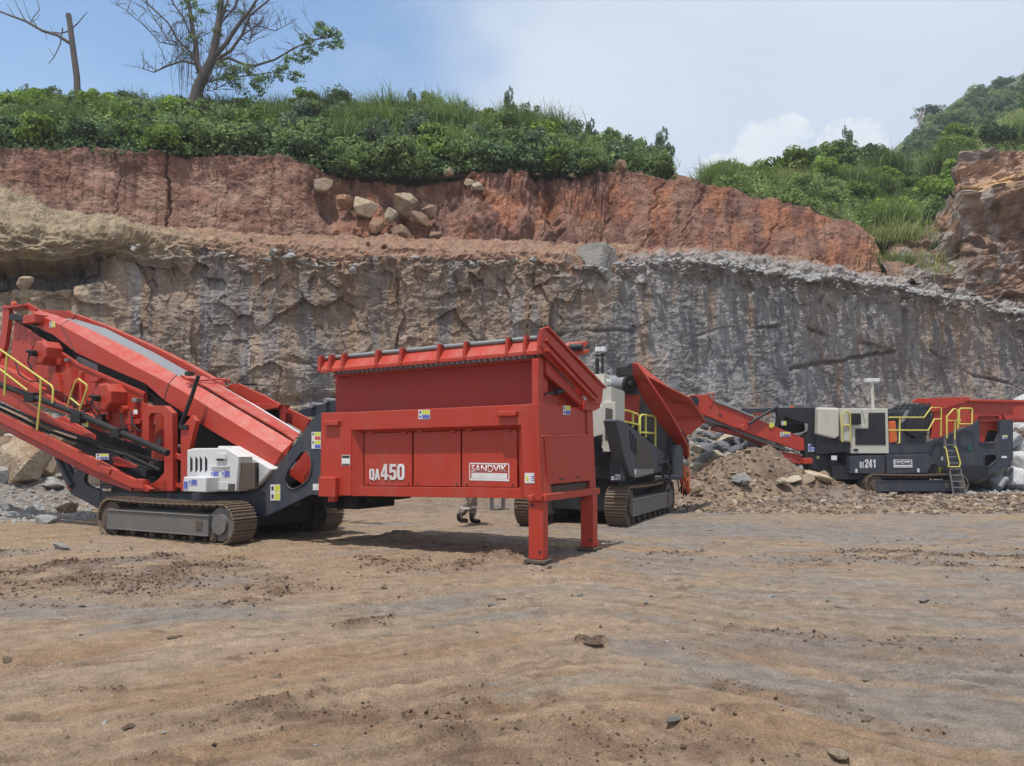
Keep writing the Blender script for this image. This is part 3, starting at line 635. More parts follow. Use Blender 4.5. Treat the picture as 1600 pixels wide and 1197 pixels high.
def red_col(s, z, px, v, d, G):
    a = np.array([.225, .122, .090]); b = np.array([.300, .195, .145]); r = np.array([.305, .130, .072]); dk = np.array([.105, .052, .046]); 
    n = fbm(s / 2.2, z / 1.6, 4); m = sstep(px, 480, 600)
    c = np.ones(s.shape + (1,)) * a
    c = mixc(c, b, sstep(n, -.15, .35) * (.8 - .5 * m))
    c = mixc(c, r, m * sstep(fbm(s / 1.6 + 20, z / 2.2, 4), -.1, .3) * .75)
    c = mixc(c, dk, sstep(fbm(s / 1.1 + 60, z / 2.6, 4) + .18 * m, .18, .45) * .55)
    c = mixc(c, dk, sstep(v, .86, 1.0) * .55)
    c = mixc(c, np.array([.36, .22, .11]), sstep(px, 1310, 1350) * sstep(fbm(s, z / 2, 3), -.2, .2) * .6)
    return c * (1 + .28 * fbm(s * 2.6, z * 2.6, 4))[..., None]
rpx = pxs(-560, 1400, 1250); yr = YB(rpx)
lean = .6 + 1.4 * sstep(rpx, 400, 900)
band('red_soil_bank', rpx, [P3(rpx, BTOP(rpx) + 4, yr + 3.0), P3(rpx, RTOP(rpx), yr + 3.3 + lean)], [130], red_disp, red_col, M['soil'])

# slopes above
HT = prof({-900: 160, 0: 178, 120: 178, 200: 182, 300: 190, 400: 186, 560: 188, 700: 192, 800: 202, 900: 228, 1000: 258, 1050: 274, 1100: 286, 1140: 288, 1180: 280, 1240: 262, 1330: 252, 1390: 254, 1450: 244, 1500: 210, 1600: 168, 1750: 130, 2500: 60})
HY = prof({-900: 48, 900: 50, 1050: 50, 1150: 54, 1300: 62, 1500: 72, 1700: 80, 2500: 90})
HB = prof({-900: 224, 0: 230, 200: 236, 400: 240, 450: 244, 500: 262, 560: 272, 640: 270, 750: 262, 840: 264, 920: 268, 980: 268, 1050: 279, 1150: 297, 1250: 321, 1320: 347, 1358: 375, 1380: 405, 1400: 440, 1500: 458, 1600: 480, 1750: 500, 2500: 530})
def hill_pos(px, t):
    """a point on the slope above the bank; t = 0 at its foot, 1 on its crest"""
    yb_ = float(YB(px)); y0 = yb_ + 3.6 + (.6 + 1.4 * float(sstep(px, 400, 900))); y1 = float(HY(px))
    a = P3(np.array([px]), np.array([float(HB(px))]), np.array([y0]))[0]; b = P3(np.array([px]), np.array([float(HT(px))]), np.array([y1]))[0]
    q = a * (1 - t) + b * t; return Vector(q)
def hill_disp(s, z, px, v, G): return .35 * fbm(s / 2.5, v * 6, 4) * sstep(v, 0, .1)
def hill_col(s, z, px, v, d, G):
    c = np.ones(s.shape + (1,)) * np.array([.095, .115, .045])
    c = mixc(c, np.array([.12, .14, .05]), sstep(px, 1090, 1180) * .7)
    c = mixc(c, np.array([.21, .12, .085]), (1 - sstep(v, .0, .10)) * .9)
    c = mixc(c, np.array([.24, .135, .09]), np.exp(-((px - 1082) / 38.) ** 4))
    return c * (1 + .3 * fbm(s, v * 20, 3))[..., None]
hpx = pxs(-560, 2050, 320); yh = YB(hpx); y0 = yh + 3.6 + .6 + 1.4 * sstep(hpx, 400, 900)
crest = P3(hpx, HT(hpx), HY(hpx)); back = crest.copy(); back[:, 1] += 60; back[:, 2] -= 6; back[:, 0] *= 1.6
band('hillside', hpx, [P3(hpx, HB(hpx) + 12, y0 + .9), crest, back], [40, 12], hill_disp, hill_col, M['hill'])

# brown rock shoulder at the right
SB = prof({1385: 446, 1500: 466, 1600: 488, 1750: 520, 2500: 560})
ST = prof({1385: 415, 1400: 396, 1425: 378, 1455: 352, 1478: 332, 1498: 300, 1504: 250, 1530: 243, 1600: 238, 1700: 225, 2500: 160})
def sh_disp(s, z, px, v, G):
    q = (z - 11.5) - .28 * (s - 6)      # slanted bedding
    f1, f2, idv, ex, ey = voro((s + q) / 2.2, q / 1.1)
    d = .4 * (idv - .5) + .4 * (ex * np.cos(idv * 40) + ey * np.sin(idv * 40)) + .28 * fbm(s / 3, z / 3, 4) + .16 * ridged(s * .8, q * 1.6, 5, .6) + .22 * (q / .75 - np.floor(q / .75))
    sl = np.exp(-((v - .60 - .0012 * (px - 1500)) / .10) ** 2)
    return d + .9 * sl * sstep(px, 1440, 1490) - .5 * np.exp(-((v - .44) / .08) ** 2) * sstep(px, 1440, 1490)
def sh_col(s, z, px, v, d, G):
    c = np.ones(s.shape + (1,)) * np.array([.20, .125, .085])
    c = mixc(c, np.array([.26, .23, .21]), sstep(fbm(s / 1.5, z / 1.2, 4) + .3 * (1 - sstep(px, 1480, 1560)), .0, .35) * .8)
    c = mixc(c, np.array([.36, .225, .155]), sstep(v, .74, .80) * .8)
    c = mixc(c, np.array([.42, .27, .13]), np.exp(-((v - .70 - .0012 * (px - 1500)) / .035) ** 2) * sstep(px, 1470, 1500) * .8)
    c = mixc(c, np.array([.14, .13, .13]), sstep(v, .9, .95) * (1 - sstep(px, 1540, 1570)) * .7)
    c = mixc(c, np.array([.08, .055, .045]), sstep(fbm(s / 1.3 + 9, z / 3, 4), .2, .45) * .6)
    return c * (1 + .3 * fbm(s * 1.6, z * 1.6, 4))[..., None]
spx = pxs(1385, 2050, 380); ys = YB(spx)
band('rock_shoulder', spx, [P3(spx, SB(spx), ys + 1.2), P3(spx, ST(spx), ys + 5.5)], [150], sh_disp, sh_col, M['cliff'])

# far hill
FT = prof({1300: 300, 1360: 262, 1400: 236, 1450: 196, 1500: 155, 1560: 126, 1600: 106, 1700: 62, 1900: 0, 2500: -60})
fpx = pxs(1290, 2500, 200)
def far_disp(s, z, px, v, G): return 2.2 * fbm(s / 12, v * 6, 4)
def far_col(s, z, px, v, d, G):
    c = np.ones(s.shape + (1,)) * np.array([.060, .085, .045])
    c = mixc(c, np.array([.13, .17, .06]), sstep(fbm(s / 16, v * 4, 4) - .5 * v, -.25, .15))
    c = mixc(c, np.array([.10, .115, .07]), sstep(v, .8, 1) * .7)
    return c * (1 + .25 * fbm(s / 3, v * 22, 3))[..., None]
fr_ = P3(fpx, FT(fpx), np.full_like(fpx, 190.)); fb_ = fr_.copy(); fb_[:, 1] += 90; fb_[:, 2] -= 40
band('far_hill', fpx, [P3(fpx, np.full_like(fpx, 330.), np.full_like(fpx, 95.)), fr_, fb_], [80, 8], far_disp, far_col, M['hill'])
def far_pos(px, t):
    a = P3(np.array([px]), np.array([330.]), np.array([95.]))[0]; b = P3(np.array([px]), np.array([float(FT(px))]), np.array([190.]))[0]
    return Vector(a * (1 - t) + b * t)
# ============================================================ MACHINES
_o = [(2.2, 0), (7.8, 0), (10, 2.6), (10, 13.4), (7.8, 16), (2.2, 16), (0, 13.4), (0, 2.6)]; _i = [(4.1, 2.8), (3.6, 3.6), (3.6, 12.4), (4.1, 13.2), (5.9, 13.2), (6.4, 12.4), (6.4, 3.6), (5.9, 2.8)]
GLY = {'0': [_o, _i], 'Q': [[(2.2, 0), (6.2, 0), (8.4, -2), (10, -.6), (8.8, 1), (10, 2.6), (10, 13.4), (7.8, 16), (2.2, 16), (0, 13.4), (0, 2.6)], _i],
 'A': [[(0, 0), (3.2, 0), (3.8, 3.2), (6.2, 3.2), (6.8, 0), (10, 0), (6.9, 16), (3.1, 16)], [(4.2, 5.8), (5.8, 5.8), (5, 11)]], 'I': [[(3, 0), (7, 0), (7, 16), (3, 16)]],
 '4': [[(5, 0), (8.4, 0), (8.4, 3), (10, 3), (10, 5.6), (8.4, 5.6), (8.4, 16), (4.6, 16), (0, 5.8), (0, 3), (5, 3)], [(3, 5.6), (5, 5.6), (5, 10.6)]],
 '5': [[(0, 4.6), (0, 2.4), (2.2, 0), (7.8, 0), (10, 2.4), (10, 8), (8.2, 10.2), (4.2, 10.2), (4.4, 13.2), (9.6, 13.2), (9.6, 16), (1, 16), (.4, 7.2), (3.6, 7.2), (4.2, 7.8), (5.8, 7.8), (6.4, 7), (6.4, 3.5), (5.8, 2.8), (4.2, 2.8), (3.6, 3.5), (3.6, 4.6)]],
 '2': [[(0, 0), (10, 0), (10, 2.9), (4.6, 2.9), (9.4, 8.6), (10, 10.4), (10, 13.6), (7.8, 16), (2.2, 16), (0, 13.6), (0, 10.6), (3.6, 10.6), (3.6, 12.4), (4.2, 13.2), (5.8, 13.2), (6.4, 12.4), (6.4, 10.6), (0, 3)]],
 '1': [[(4.2, 0), (8, 0), (8, 16), (5, 16), (1.4, 13), (1.4, 10.4), (4.2, 11.6)]],
 '3': [[(0, 4.6), (0, 2.4), (2.2, 0), (7.8, 0), (10, 2.4), (10, 6.6), (8.8, 8.2), (10, 9.8), (10, 13.6), (7.8, 16), (2.2, 16), (0, 13.6), (0, 11.2), (3.6, 11.2), (3.6, 12.4), (4.2, 13.2), (5.8, 13.2), (6.4, 12.4), (6.4, 10.2), (5.6, 9.5), (4, 9.5), (4, 7), (5.6, 7), (6.4, 6.2), (6.4, 3.6), (5.8, 2.8), (4.2, 2.8), (3.6, 3.6), (3.6, 4.6)]],
 'S': [[(0, 4.6), (0, 2.4), (2.2, 0), (7.8, 0), (10, 2.4), (10, 7), (3.6, 11), (3.6, 12.4), (4.2, 13.2), (5.8, 13.2), (6.4, 12.4), (6.4, 11), (10, 11), (10, 13.6), (7.8, 16), (2.2, 16), (0, 13.6), (0, 9.6), (6.4, 5.6), (6.4, 3.6), (5.8, 2.8), (4.2, 2.8), (3.6, 3.6), (3.6, 4.6)]]}
class Rig:
    """local frame: u to the right along the machine, v away from the camera, z up"""
    def __init__(s, name, O, ang, label, cat, group=None):
        s.O = Vector((O.x, O.y, 0)); s.U = Vector((cos(ang), sin(ang), 0)); s.Vv = Vector((-sin(ang), cos(ang), 0))
        s.root = empty(name, s.O, ang); tag(s.root, label, cat, group)
    def loc(s, P):
        d = P - s.O; return Vector((d.dot(s.U), d.dot(s.Vv), P.z))
    def v(s, px, py, v):
        d = ray(px, py); c = Vector((0, 0, CAMH)); t = (v - (c - s.O).dot(s.Vv)) / d.dot(s.Vv); return s.loc(c + d * t)
    def u(s, px, py, u):
        d = ray(px, py); c = Vector((0, 0, CAMH)); t = (u - (c - s.O).dot(s.U)) / d.dot(s.U); return s.loc(c + d * t)
    def a(s, px, py, Y): return s.loc(at(px, py, Y))
    def plate(s, name, m, pts, v, th=.03, holes=(), bevel=.006, parent=None):
        mb = MB(); mb.prism([[s.v(x, y, v) for x, y in pts]] + [[s.v(x, y, v) for x, y in h] for h in holes], (0, th, 0))
        return mb.build(name, [M[m]], parent or s.root, bevel)
    def uplate(s, name, m, pts, u, th=-.03, bevel=.006, parent=None):
        mb = MB(); mb.prism([[s.u(x, y, u) for x, y in pts]], (th, 0, 0)); return mb.build(name, [M[m]], parent or s.root, bevel)
    def tube(s, name, m, pts, v, r, n=8, parent=None):
        mb = MB(); P = [s.v(p[0], p[1], p[2] if len(p) > 2 else v) for p in pts]; mb.tube(P, r, n)
        return mb.build(name, [M[m]], parent or s.root)
    def rail(s, name, paths, v, r=.02, m='yellow', parent=None):
        mb = MB()
        for pts in paths: mb.tube([s.v(p[0], p[1], p[2] if len(p) > 2 else v) for p in pts], r, 8)
        return mb.build(name, [M[m]], parent or s.root)
    def bx(s, name, m, x0, y0, x1, y1, v, dep, bevel=.008, parent=None):
        """box whose near face covers the pixel rectangle on plane v"""
        a = s.v(x0, y1, v); b = s.v(x1, y0, v); mb = MB(); mb.box((a.x, v, a.z), (b.x, v + dep, b.z)); return mb.build(name, [M[m]], parent or s.root, bevel)
    def cyl(s, name, m, px, py, v, dep, r, n=20, bevel=0, parent=None):
        c = s.v(px, py, v); mb = MB(); mb.tube([(c.x, v, c.z), (c.x, v + dep, c.z)], r, n); return mb.build(name, [M[m]], parent or s.root, bevel)
    def text(s, txt, x, y0, y1, w, v, m='decalw', name='lettering', bold=.02, shear=0, plane='v', parent=None, vr=None):
        cu = bpy.data.curves.new('t', 'FONT'); cu.body = txt; cu.offset = bold; cu.shear = shear; cu.extrude = .0; cu.resolution_u = 3
        to = bpy.data.objects.new('t', cu); COL.objects.link(to); dg = bpy.context.evaluated_depsgraph_get(); dg.update()
        me = bpy.data.meshes.new_from_object(to.evaluated_get(dg)); bpy.data.objects.remove(to)
        co = np.array([q.co[:] for q in me.vertices]); mn = co.min(0); mx = co.max(0)
        f = s.v if plane == 'v' else s.u
        A = f(x, y1, v); B = f(x + w, y1 if vr is None else vr, v); T = f(x, y0, v)
        k = (co - mn) / np.maximum(mx - mn, 1e-6)
        for q, kk in zip(me.vertices, k): q.co = A + (B - A) * kk[0] + (T - A) * kk[1]
        me.materials.append(M[m]); o = bpy.data.objects.new(name, me); COL.objects.link(o); o.parent = parent or s.root
        sol = o.modifiers.new('thick', 'SOLIDIFY'); sol.thickness = .003; sol.offset = 0
        return o
    def glyphs(s, txt, x, y0, y1, w, v, m='decalw', plane='v'):
        f = s.v if plane == 'v' else s.u; mb = MB(); cw = w / len(txt)
        for i, ch in enumerate(txt):
            ww = cw * .92
            loops = [[f(x + cw * i + ww * a / 10., y1 - (y1 - y0) * b / 16., v) for a, b in l] for l in GLY[ch]]
            mb.prism(loops, (0, .004, 0) if plane == 'v' else (.004, 0, 0))
        return mb.build('lettering', [M[m]], s.root)
    def sticker(s, x, y, w, h, v, kind='yb', plane='v', parent=None):
        f = s.v if plane == 'v' else s.u; e = Vector((0, -.004, 0)) if plane == 'v' else Vector((.004 if v >= 0 else -.004, 0, 0))
        def q(a0, b0, a1, b1, k): return [f(x + w * a, y + h * b, v) + e * k for a, b in ((a0, b1), (a1, b1), (a1, b0), (a0, b0))]
        mb = MB(); mb.prism([q(0, 0, 1, 1, .2)], e * .5)
        def blk(i, *r): mb.mi = i; mb.prism([q(*r, .75)], e * .3)
        mats = [M['decalw'], M['decaly'], M['decalb'], M['decalk'], M['decalr']]
        if kind == 'yb': blk(1, .33, .06, .97, .46); blk(2, .33, .54, .97, .94); blk(3, .10, .12, .24, .40); blk(2, .08, .6, .26, .88)
        if kind == 'y4': blk(1, .35, .03, .97, .23); blk(4, .35, .27, .97, .47); blk(1, .35, .53, .97, .73); blk(2, .35, .77, .97, .97); blk(3, .1, .06, .25, .2); blk(3, .1, .56, .25, .7)
        if kind == 'yy': blk(1, .45, .04, .97, .46); blk(1, .45, .54, .97, .96); blk(3, .12, .12, .34, .38); blk(3, .12, .62, .34, .88)
        if kind == 'b': blk(2, .32, .05, .97, .95); blk(2, .05, .2, .24, .8)
        if kind == 'bb': blk(2, .08, .08, .92, .92)
        if kind == 'k': blk(3, .05, .05, .95, .30); blk(3, .05, .85, .95, .97)
        if kind == 'p': blk(1, .08, .3, .24, .8); blk(2, .45, .3, .92, .4); blk(2, .45, .5, .92, .58); blk(2, .45, .7, .92, .78)
        return mb.build('warning_label', mats, parent or s.root)
def prism_h(mb, loops, d): mb.prism(loops, d)

def crawler(rig, u0, u1, v0, width, r, mats=('frame', 'track'), sh_w=.17, cover=True, zc=None, idler=True, side='right'):
    """track frame with its shoes, rollers and end wheels; ends at u0 and u1"""
    zc = r + .0 if zc is None else zc; a, b = u0 + r, u1 - r; root = rig.root
    mb = MB()                                    # frame box, boxed side cover proud of the shoes' edge
    mb.box((a - .02, v0 + .06, zc - .17), (b + .02, v0 + width - .06, zc + .15))
    mb.box((a + .0, v0 - .03, zc - .19), (b - .22 if side == 'right' else b, v0 + .06, zc + .13))
    mb.box((a + .0, v0 - .05, zc - .205), (b - .22 if side == 'right' else b, v0 + .02, zc - .185))
    mb.box((a - .0, v0 - .05, zc + .125), (b - .22 if side == 'right' else b, v0 + .03, zc + .14))
    o = mb.build('crawler_track', [M[mats[0]]], root, .006)
    mb = MB(); mb.box((b - .52, v0 - .042, zc - .11), (b - .36, v0 - .028, zc + .05)); mb.build('access_plate', [M['mud']], o, .004)
    # shoe
    t = .022; sb = MB(); sb.box((-sh_w * .47, 0, -t), (sh_w * .47, width, 0)); 
    for g in (-.42, -.05, .36): sb.box((sh_w * g, 0.004, 0), (sh_w * (g + .09), width - .004, .026))
    sb.box((-sh_w * .3, width * .3, -t - .05), (sh_w * .3, width * .7, -t))
    sm = sb.mesh('track_shoe', [M[mats[1]]])
    Lr = b - a; per = 2 * Lr + 2 * pi * r; n = int(per / sh_w); st = per / n
    for i in range(n):
        q = i * st
        if q < Lr: P = (a + q, zc + r - .012 * sin(pi * q / Lr) * 2); ang = 0
        elif q < Lr + pi * r: th = (q - Lr) / r; P = (b + r * sin(th), zc + r * cos(th)); ang = th
        elif q < 2 * Lr + pi * r: P = (b - (q - Lr - pi * r), zc - r); ang = pi
        else: th = (q - 2 * Lr - pi * r) / r; P = (a - r * sin(th), zc - r * cos(th)); ang = pi + th
        s = bpy.data.objects.new('track_shoe', sm); COL.objects.link(s); s.parent = o; s.location = (P[0], v0, P[1]); s.rotation_euler = (0, ang, 0)
    rm = MB(); rm.tube([(0, .02, 0), (0, width - .02, 0)], .075, 12); rm.tube([(0, 0, 0), (0, .03, 0)], .04, 10); me = rm.mesh('roller', [M['mud']])
    k = max(3, int(Lr / .42))
    for i in range(k):
        s = bpy.data.objects.new('roller', me); COL.objects.link(s); s.parent = o; s.location = (a + .15 + (Lr - .3) * i / (k - 1), v0 + .0, zc - r + .11)
    for c, nm in ((b, 'idler_wheel'), (a, 'drive_sprocket')):
        w = MB(); w.tube([(c, v0 + .05, zc), (c, v0 + width - .05, zc)], r - .055, 24); w.tube([(c, v0 - .01, zc), (c, v0 + .06, zc)], r * .5, 20)
        if nm == 'drive_sprocket':
            for j in range(14):
                th = j * 2 * pi / 14; w.tube([(c + cos(th) * (r - .06), v0 + width * .45, zc + sin(th) * (r - .06)), (c + cos(th) * (r - .02), v0 + width * .45, zc + sin(th) * (r - .02))], .03, 5)
        w.build(nm, [M['frame' if nm == 'idler_wheel' else 'mud']], o)
    return o

# ------------------------------------------------------------ 1: screening plant (front)
O1 = ground(838, 880)
A = Rig('screening_plant', O1, radians(-28.5), 'red mobile screening plant with a raised hopper on two legs and crawler tracks, nearest machine', 'screening plant')
# hopper body ------------------------------------------------
FR = [(502, 645), (841, 630), (844, 632), (852, 782), (815, 779), (815, 664), (549, 671), (549, 776), (500, 774)]
A.plate('hopper_frame', 'red', [(502, 645), (549, 644), (815, 632), (841, 630), (852, 782), (818, 779), (814, 664), (549, 672), (549, 775), (500, 774)], 0, .22, bevel=.012)
mb = MB()   # splayed reveal between frame and recessed doors
o_ = [(549, 672), (814, 664), (818, 779)]; i_ = [(568, 677), (809, 670), (812, 762)]
mb.loft([[A.v(549, 775, .01), A.v(549, 672, .01), A.v(814, 664, .01), A.v(818, 779, .01)], [A.v(568, 775, .14), A.v(568, 677, .14), A.v(809, 670, .14), A.v(812, 779, .14)]])
mb.build('reveal', [M['red']], A.root)
A.plate('lower_rail', 'red', [(549, 760), (815, 762.5), (817, 779), (549, 775)], .10, .12)
# door panels
for x0, x1, t0, t1, b0, b1 in ((569, 643.6, 677, 675.2, 759, 759.6), (646, 719.5, 675.2, 673.2, 759.6, 760.4), (721.8, 808, 673, 670.4, 760.4, 761.4)):
    p = A.plate('door_panel', 'red', [(x0, t0), (x1, t1), (x1, b1), (x0, b0)], .13, .04, bevel=.008)
    for hx in (.12, .82): x = x0 + (x1 - x0) * hx; A.bx('hinge', 'red', x - 4, t0 - 3, x + 4, t0 + 1, .10, .05, .004, parent=p)
    for hx in (.08, .92): x = x0 + (x1 - x0) * hx; A.cyl('bolt', 'decalk', x, b0 - 3, .118, .02, .014, 8, parent=p)
A.glyphs('QA', 577, 732.5, 749.5, 17, .118); A.glyphs('450', 595, 725, 749.8, 38, .118)
# brand sign: outlined box, word, bar
mb = MB()
for (x0, y0, x1, y1) in ((733, 724, 795.6, 725.4), (733, 749, 795.6, 750.6), (733, 724, 734.4, 750.6), (794.2, 724, 795.6, 750.6), (736.6, 739.6, 792.2, 747.4)):
    a_ = A.v(x0, y1, .126); b_ = A.v(x1, y0, .126); mb.box((a_.x, .1265, a_.z), (b_.x, .131, b_.z))
mb.build('sign_frame', [M['decalw']], A.root)
A.text('SANDVIK', 736.8, 727, 738, 55, .1265, bold=.012, name='lettering')
A.sticker(654, 640.5, 18, 14.5, -.003, 'yb'); A.sticker(820, 739, 23, 16, -.003, 'p'); A.sticker(534, 711, 13, 16, -.003, 'k')
# lifting lugs on the frame
A.bx('lifting_lug', 'red', 505, 657, 528, 665, -.07, .075, .01); A.bx('lifting_lug', 'red', 776, 642, 806, 650.5, -.07, .075, .01)
A.bx('latch_block', 'red', 497, 746, 524, 776, -.10, .12, .012); A.bx('latch_block', 'red', 512, 770, 522, 784, -.04, .1, .01)
# hollow side box of the hopper (upper), set back behind the frame
A.plate('hopper_side', 'red_corner', [(524, 588), (834, 561), (836, 634), (524, 648)], .24, .06, bevel=.006)
A.plate('side_rib', 'red', [(832, 556), (848, 555), (848, 634), (832, 634)], .12, .16)
A.plate('side_flange', 'red', [(521, 585), (835, 559), (835, 563), (521, 589)], .15, .12)
# rear wall of body so that the hopper is a solid box
uL = A.v(503, 700, 0).x; uR = A.v(843, 700, 0).x; zB = .86; zT = 2.2; HW = 1.85
mb = MB(); mb.box((uL + .03, .25, zB + .05), (uR - .06, HW - .05, zT - .03)); mb.build('hopper_body', [M['red']], A.root)
mb = MB(); mb.box((uL + .2, HW - .12, zT - .1), (uR - .1, HW - .06, 3.0)); mb.box((uL + .22, .3, zT - .1), (uL + .28, HW - .1, 3.0)); mb.build('hopper_side', [M['red']], A.root, .006)
# right end
EU = A.v(846, 700, 0).x
A.uplate('end_plate', 'red', [(841, 630), (926, 640), (928, 692), (845, 684)], EU, -.06)
A.uplate('end_post', 'red', [(917, 640), (926, 640), (931, 765), (922, 766)], EU + .03, -.12)
A.uplate('end_post', 'red', [(841, 630), (850, 631), (856, 780), (846, 782)], EU + .03, -.10)
A.uplate('end_flap', 'red', [(851, 683), (920, 681.5), (923, 751), (857, 757)], EU + .05, -.03, .01)
A.uplate('seam_strip', 'red', [(849, 680.5), (922, 679), (922, 682), (849, 683.5)], EU + .055, -.05)
for x, y in ((878, 749), (903, 746)): A.uplate('slot', 'decalk', [(x - 3, y - 1.2), (x + 3, y - 1.6), (x + 3, y + .6), (x - 3, y + 1)], EU + .06, -.02)
A.uplate('sill', 'mud', [(856, 760), (922, 752), (924, 764), (856, 774)], EU - .02, -.04)
A.sticker(879.5, 634, 11.5, 14, EU + .005, 'yb', 'u')
# crossbeam and legs
mb = MB(); c0 = A.u(850, 775, EU + .06); c1 = A.u(930, 764, EU + .06)
mb.box((EU - .12, -.06, .86), (EU + .10, HW + .08, .96)); mb.build('cross_beam', [M['red']], A.root, .01)
A.bx('cross_beam', 'red', 824, 775, 851, 783, -.06, .12, .01)
def leg(u, v, w=.23, d=.17, ztop=.86, foot=.32, lean=.0):
    mb = MB(); mb.loft([[(u - w / 2, v - .0, .05), (u + w / 2, v, .05), (u + w / 2, v + d, .05), (u - w / 2, v + d, .05)], [(u - w / 2 + lean, v, ztop), (u + w / 2 + lean, v, ztop), (u + w / 2 + lean, v + d, ztop), (u - w / 2 + lean, v + d, ztop)]], True)
    l = mb.build('leg', [M['red']], A.root, .012)
    f = MB(); f.box((u - w / 2 - .05, v - .05, .0), (u + w / 2 + .05, v + d + .05, .05)); f.build('foot_plate', [M['mud']], l, .01)
    f = MB(); f.tube([(u + w / 2 - .05, v - .012, .16), (u + w / 2 - .05, v + .01, .16)], .02, 8); f.tube([(u - w / 2 + .06, v - .012, ztop - .06), (u - w / 2 + .06, v + .01, ztop - .06)], .02, 8); f.build('bolt', [M['decalk']], l)
    return l
leg(0.0, -.02); leg(-.02 + .12, HW - .28, .22, .18)
mb = MB(); mb.box((EU - .02, HW - .2, .05), (EU + .14, HW - .08, .13)); mb.build('pin', [M['red']], A.root, .01)
# tilted grid on top ------------------------------------------
NE = [(498, 560), (498, 582), (505, 583.5), (846, 553), (850, 540), (843, 524), (500, 558)]
g0 = A.v(498, 582, -.10); g1 = A.v(848, 553, -.10); t0_ = A.v(500, 561, -.02); t1_ = A.v(845, 527, -.02)
mb = MB()
def sec(p, q): return [(p.x, p.y, p.z), (p.x, p.y, p.z + .055), (q.x, q.y, q.z), (q.x, q.y + .05, q.z - .02), (p.x, p.y + .22, p.z + .03)]
mb.loft([sec(A.v(499, 583, -.10), A.v(499, 561, .06)), sec(A.v(848, 553, -.10), A.v(845, 527, .06))], True)
mb.build('grid_edge_beam', [M['red']], A.root, .008)
A.tube('pivot_tube', 'belt', [(503, 560.5, .03), (840, 528, .03)], 0, .035, 10)
for x in (497, 513, 533, 586, 624, 683, 724, 790, 818, 840):
    f = (x - 500) / 345.; yt = 557 - 34 * f; yb = 583 - 30 * f
    A.plate('bracket', 'red', [(x, yt - 1), (x + 4, yt - 2), (x + 3, yb - 3), (x - 2, yb - 2)], -.11, .19, bevel=.004)
    if 520 < x < 800: A.cyl('clamp_bolt', 'decalk', x + 5, yt + 2, -.05, .09, .035, 10)
# end plate of the grid, falling away to the far side
ends = [(845, 514), (853, 511), (943, 606), (941, 626), (938, 633), (925, 629), (850, 553), (846, 540)]
EG = EU + .10
A.uplate('grid_end_plate', 'red', ends, EG, -.03, .008)
mb = MB()
for (a0, b0, k) in (((853, 511), (944, 606), .03), ((851, 531), (933, 620), .0)):
    p = A.u(*a0, EG); q = A.u(*b0, EG); mb.tube([p + Vector((.02, 0, 0)), q + Vector((.02, 0, 0))], .022 if k else .018, 6)
p = A.u(850, 549, EG); q = A.u(925, 627, EG); mb.prism([[p, q, q + Vector((0, 0, .05)), p + Vector((0, 0, .05))]], (.07, 0, 0)); mb.build('stiffener', [M['red']], A.root)
A.uplate('grid_foot', 'red', [(915, 625), (938, 630), (938, 637), (930, 642), (914, 640)], EG - .02, -.08)
# the grid bars and far beam (they lie in the tilted plane)
Pn = A.v(520, 578, .02); Pr = A.v(846, 549, .02); F0 = A.u(940, 612, EG)
slope = Vector((0, F0.y - Pr.y, F0.z - Pr.z)); nb = 40
mbar = MB(); mbar.box((-.012, 0, -.03), (.012, 1, .03)); 
bar_me = mbar.mesh('grid_bar', [M['steel']])
for i in range(nb):
    f = (i + .5) / nb; p = Pn.lerp(Pr, f) + Vector((0, .02, -.03)); o = bpy.data.objects.new('grid_bar', bar_me); COL.objects.link(o); o.parent = A.root
    o.location = p; o.scale = (1, slope.length * .96, 1); o.rotation_euler = (math.atan2(slope.z, slope.y), 0, 0)
mb = MB(); mb.tube([Pn + slope + Vector((0, 0, .02)), Pr + slope + Vector((0, 0, .02))], .07, 8); mb.build('grid_edge_beam', [M['red']], A.root)
mb = MB(); q0 = A.v(515, 580, .0); q1 = q0 + slope; mb.prism([[q0, q1, q1 + Vector((0, 0, .18)), q0 + Vector((0, 0, .18))]], (.03, 0, 0)); mb.build('grid_end_plate', [M['red']], A.root)
# space under the grid at the right end: inner wall, brace, ram
A.uplate('inner_wall', 'red', [(846, 560), (914, 628), (914, 642), (846, 634)], EU - .14, -.04)
mb = MB(); p = A.u(848, 563, EU - .02); q = A.u(912, 629, EU - .02); mb.prism([[p, q, q + Vector((0, 0, -.12)), p + Vector((0, 0, -.2))]], (.06, 0, 0)); mb.build('brace', [M['red']], A.root, .006)
A.uplate('end_post', 'red', [(841, 560), (849, 560), (849, 634), (841, 632)], EU + .02, -.10)
A.uplate('end_post', 'red', [(912, 626), (921, 632), (921, 641), (912, 640)], EU + .02, -.10)
mb = MB(); p = A.u(851, 616, EU - .02); q = A.u(891, 608, EU - .02); mb.tube([p, p.lerp(q, .45)], .018, 8); mb.tube([p.lerp(q, .4), q], .042, 12); mb.build('hydraulic_ram', [M['dark']], A.root)
mb = MB(); mb.tube([A.u(852, 616, EU), A.u(862, 620, EU + .03), A.u(874, 627, EU + .02), A.u(875, 634, EU)], .010, 6); mb.build('hose', [M['red']], A.root)
# feeder under the body
mb = MB(); z0 = .60; mb.box((uL - .1, .35, .78), (uL + .75, 1.45, .88)); mb.tube([(uL + .72, .35, .79), (uL + .72, 1.45, .79)], .08, 14); mb.tube([(uL + .05, .4, .68), (uL + .05, 1.4, .68)], .12, 14); mb.box((uL - .3, .4, .58), (uL + .45, 1.4, .80)); mb.build('belt_feeder', [M['black']], A.root, .01)

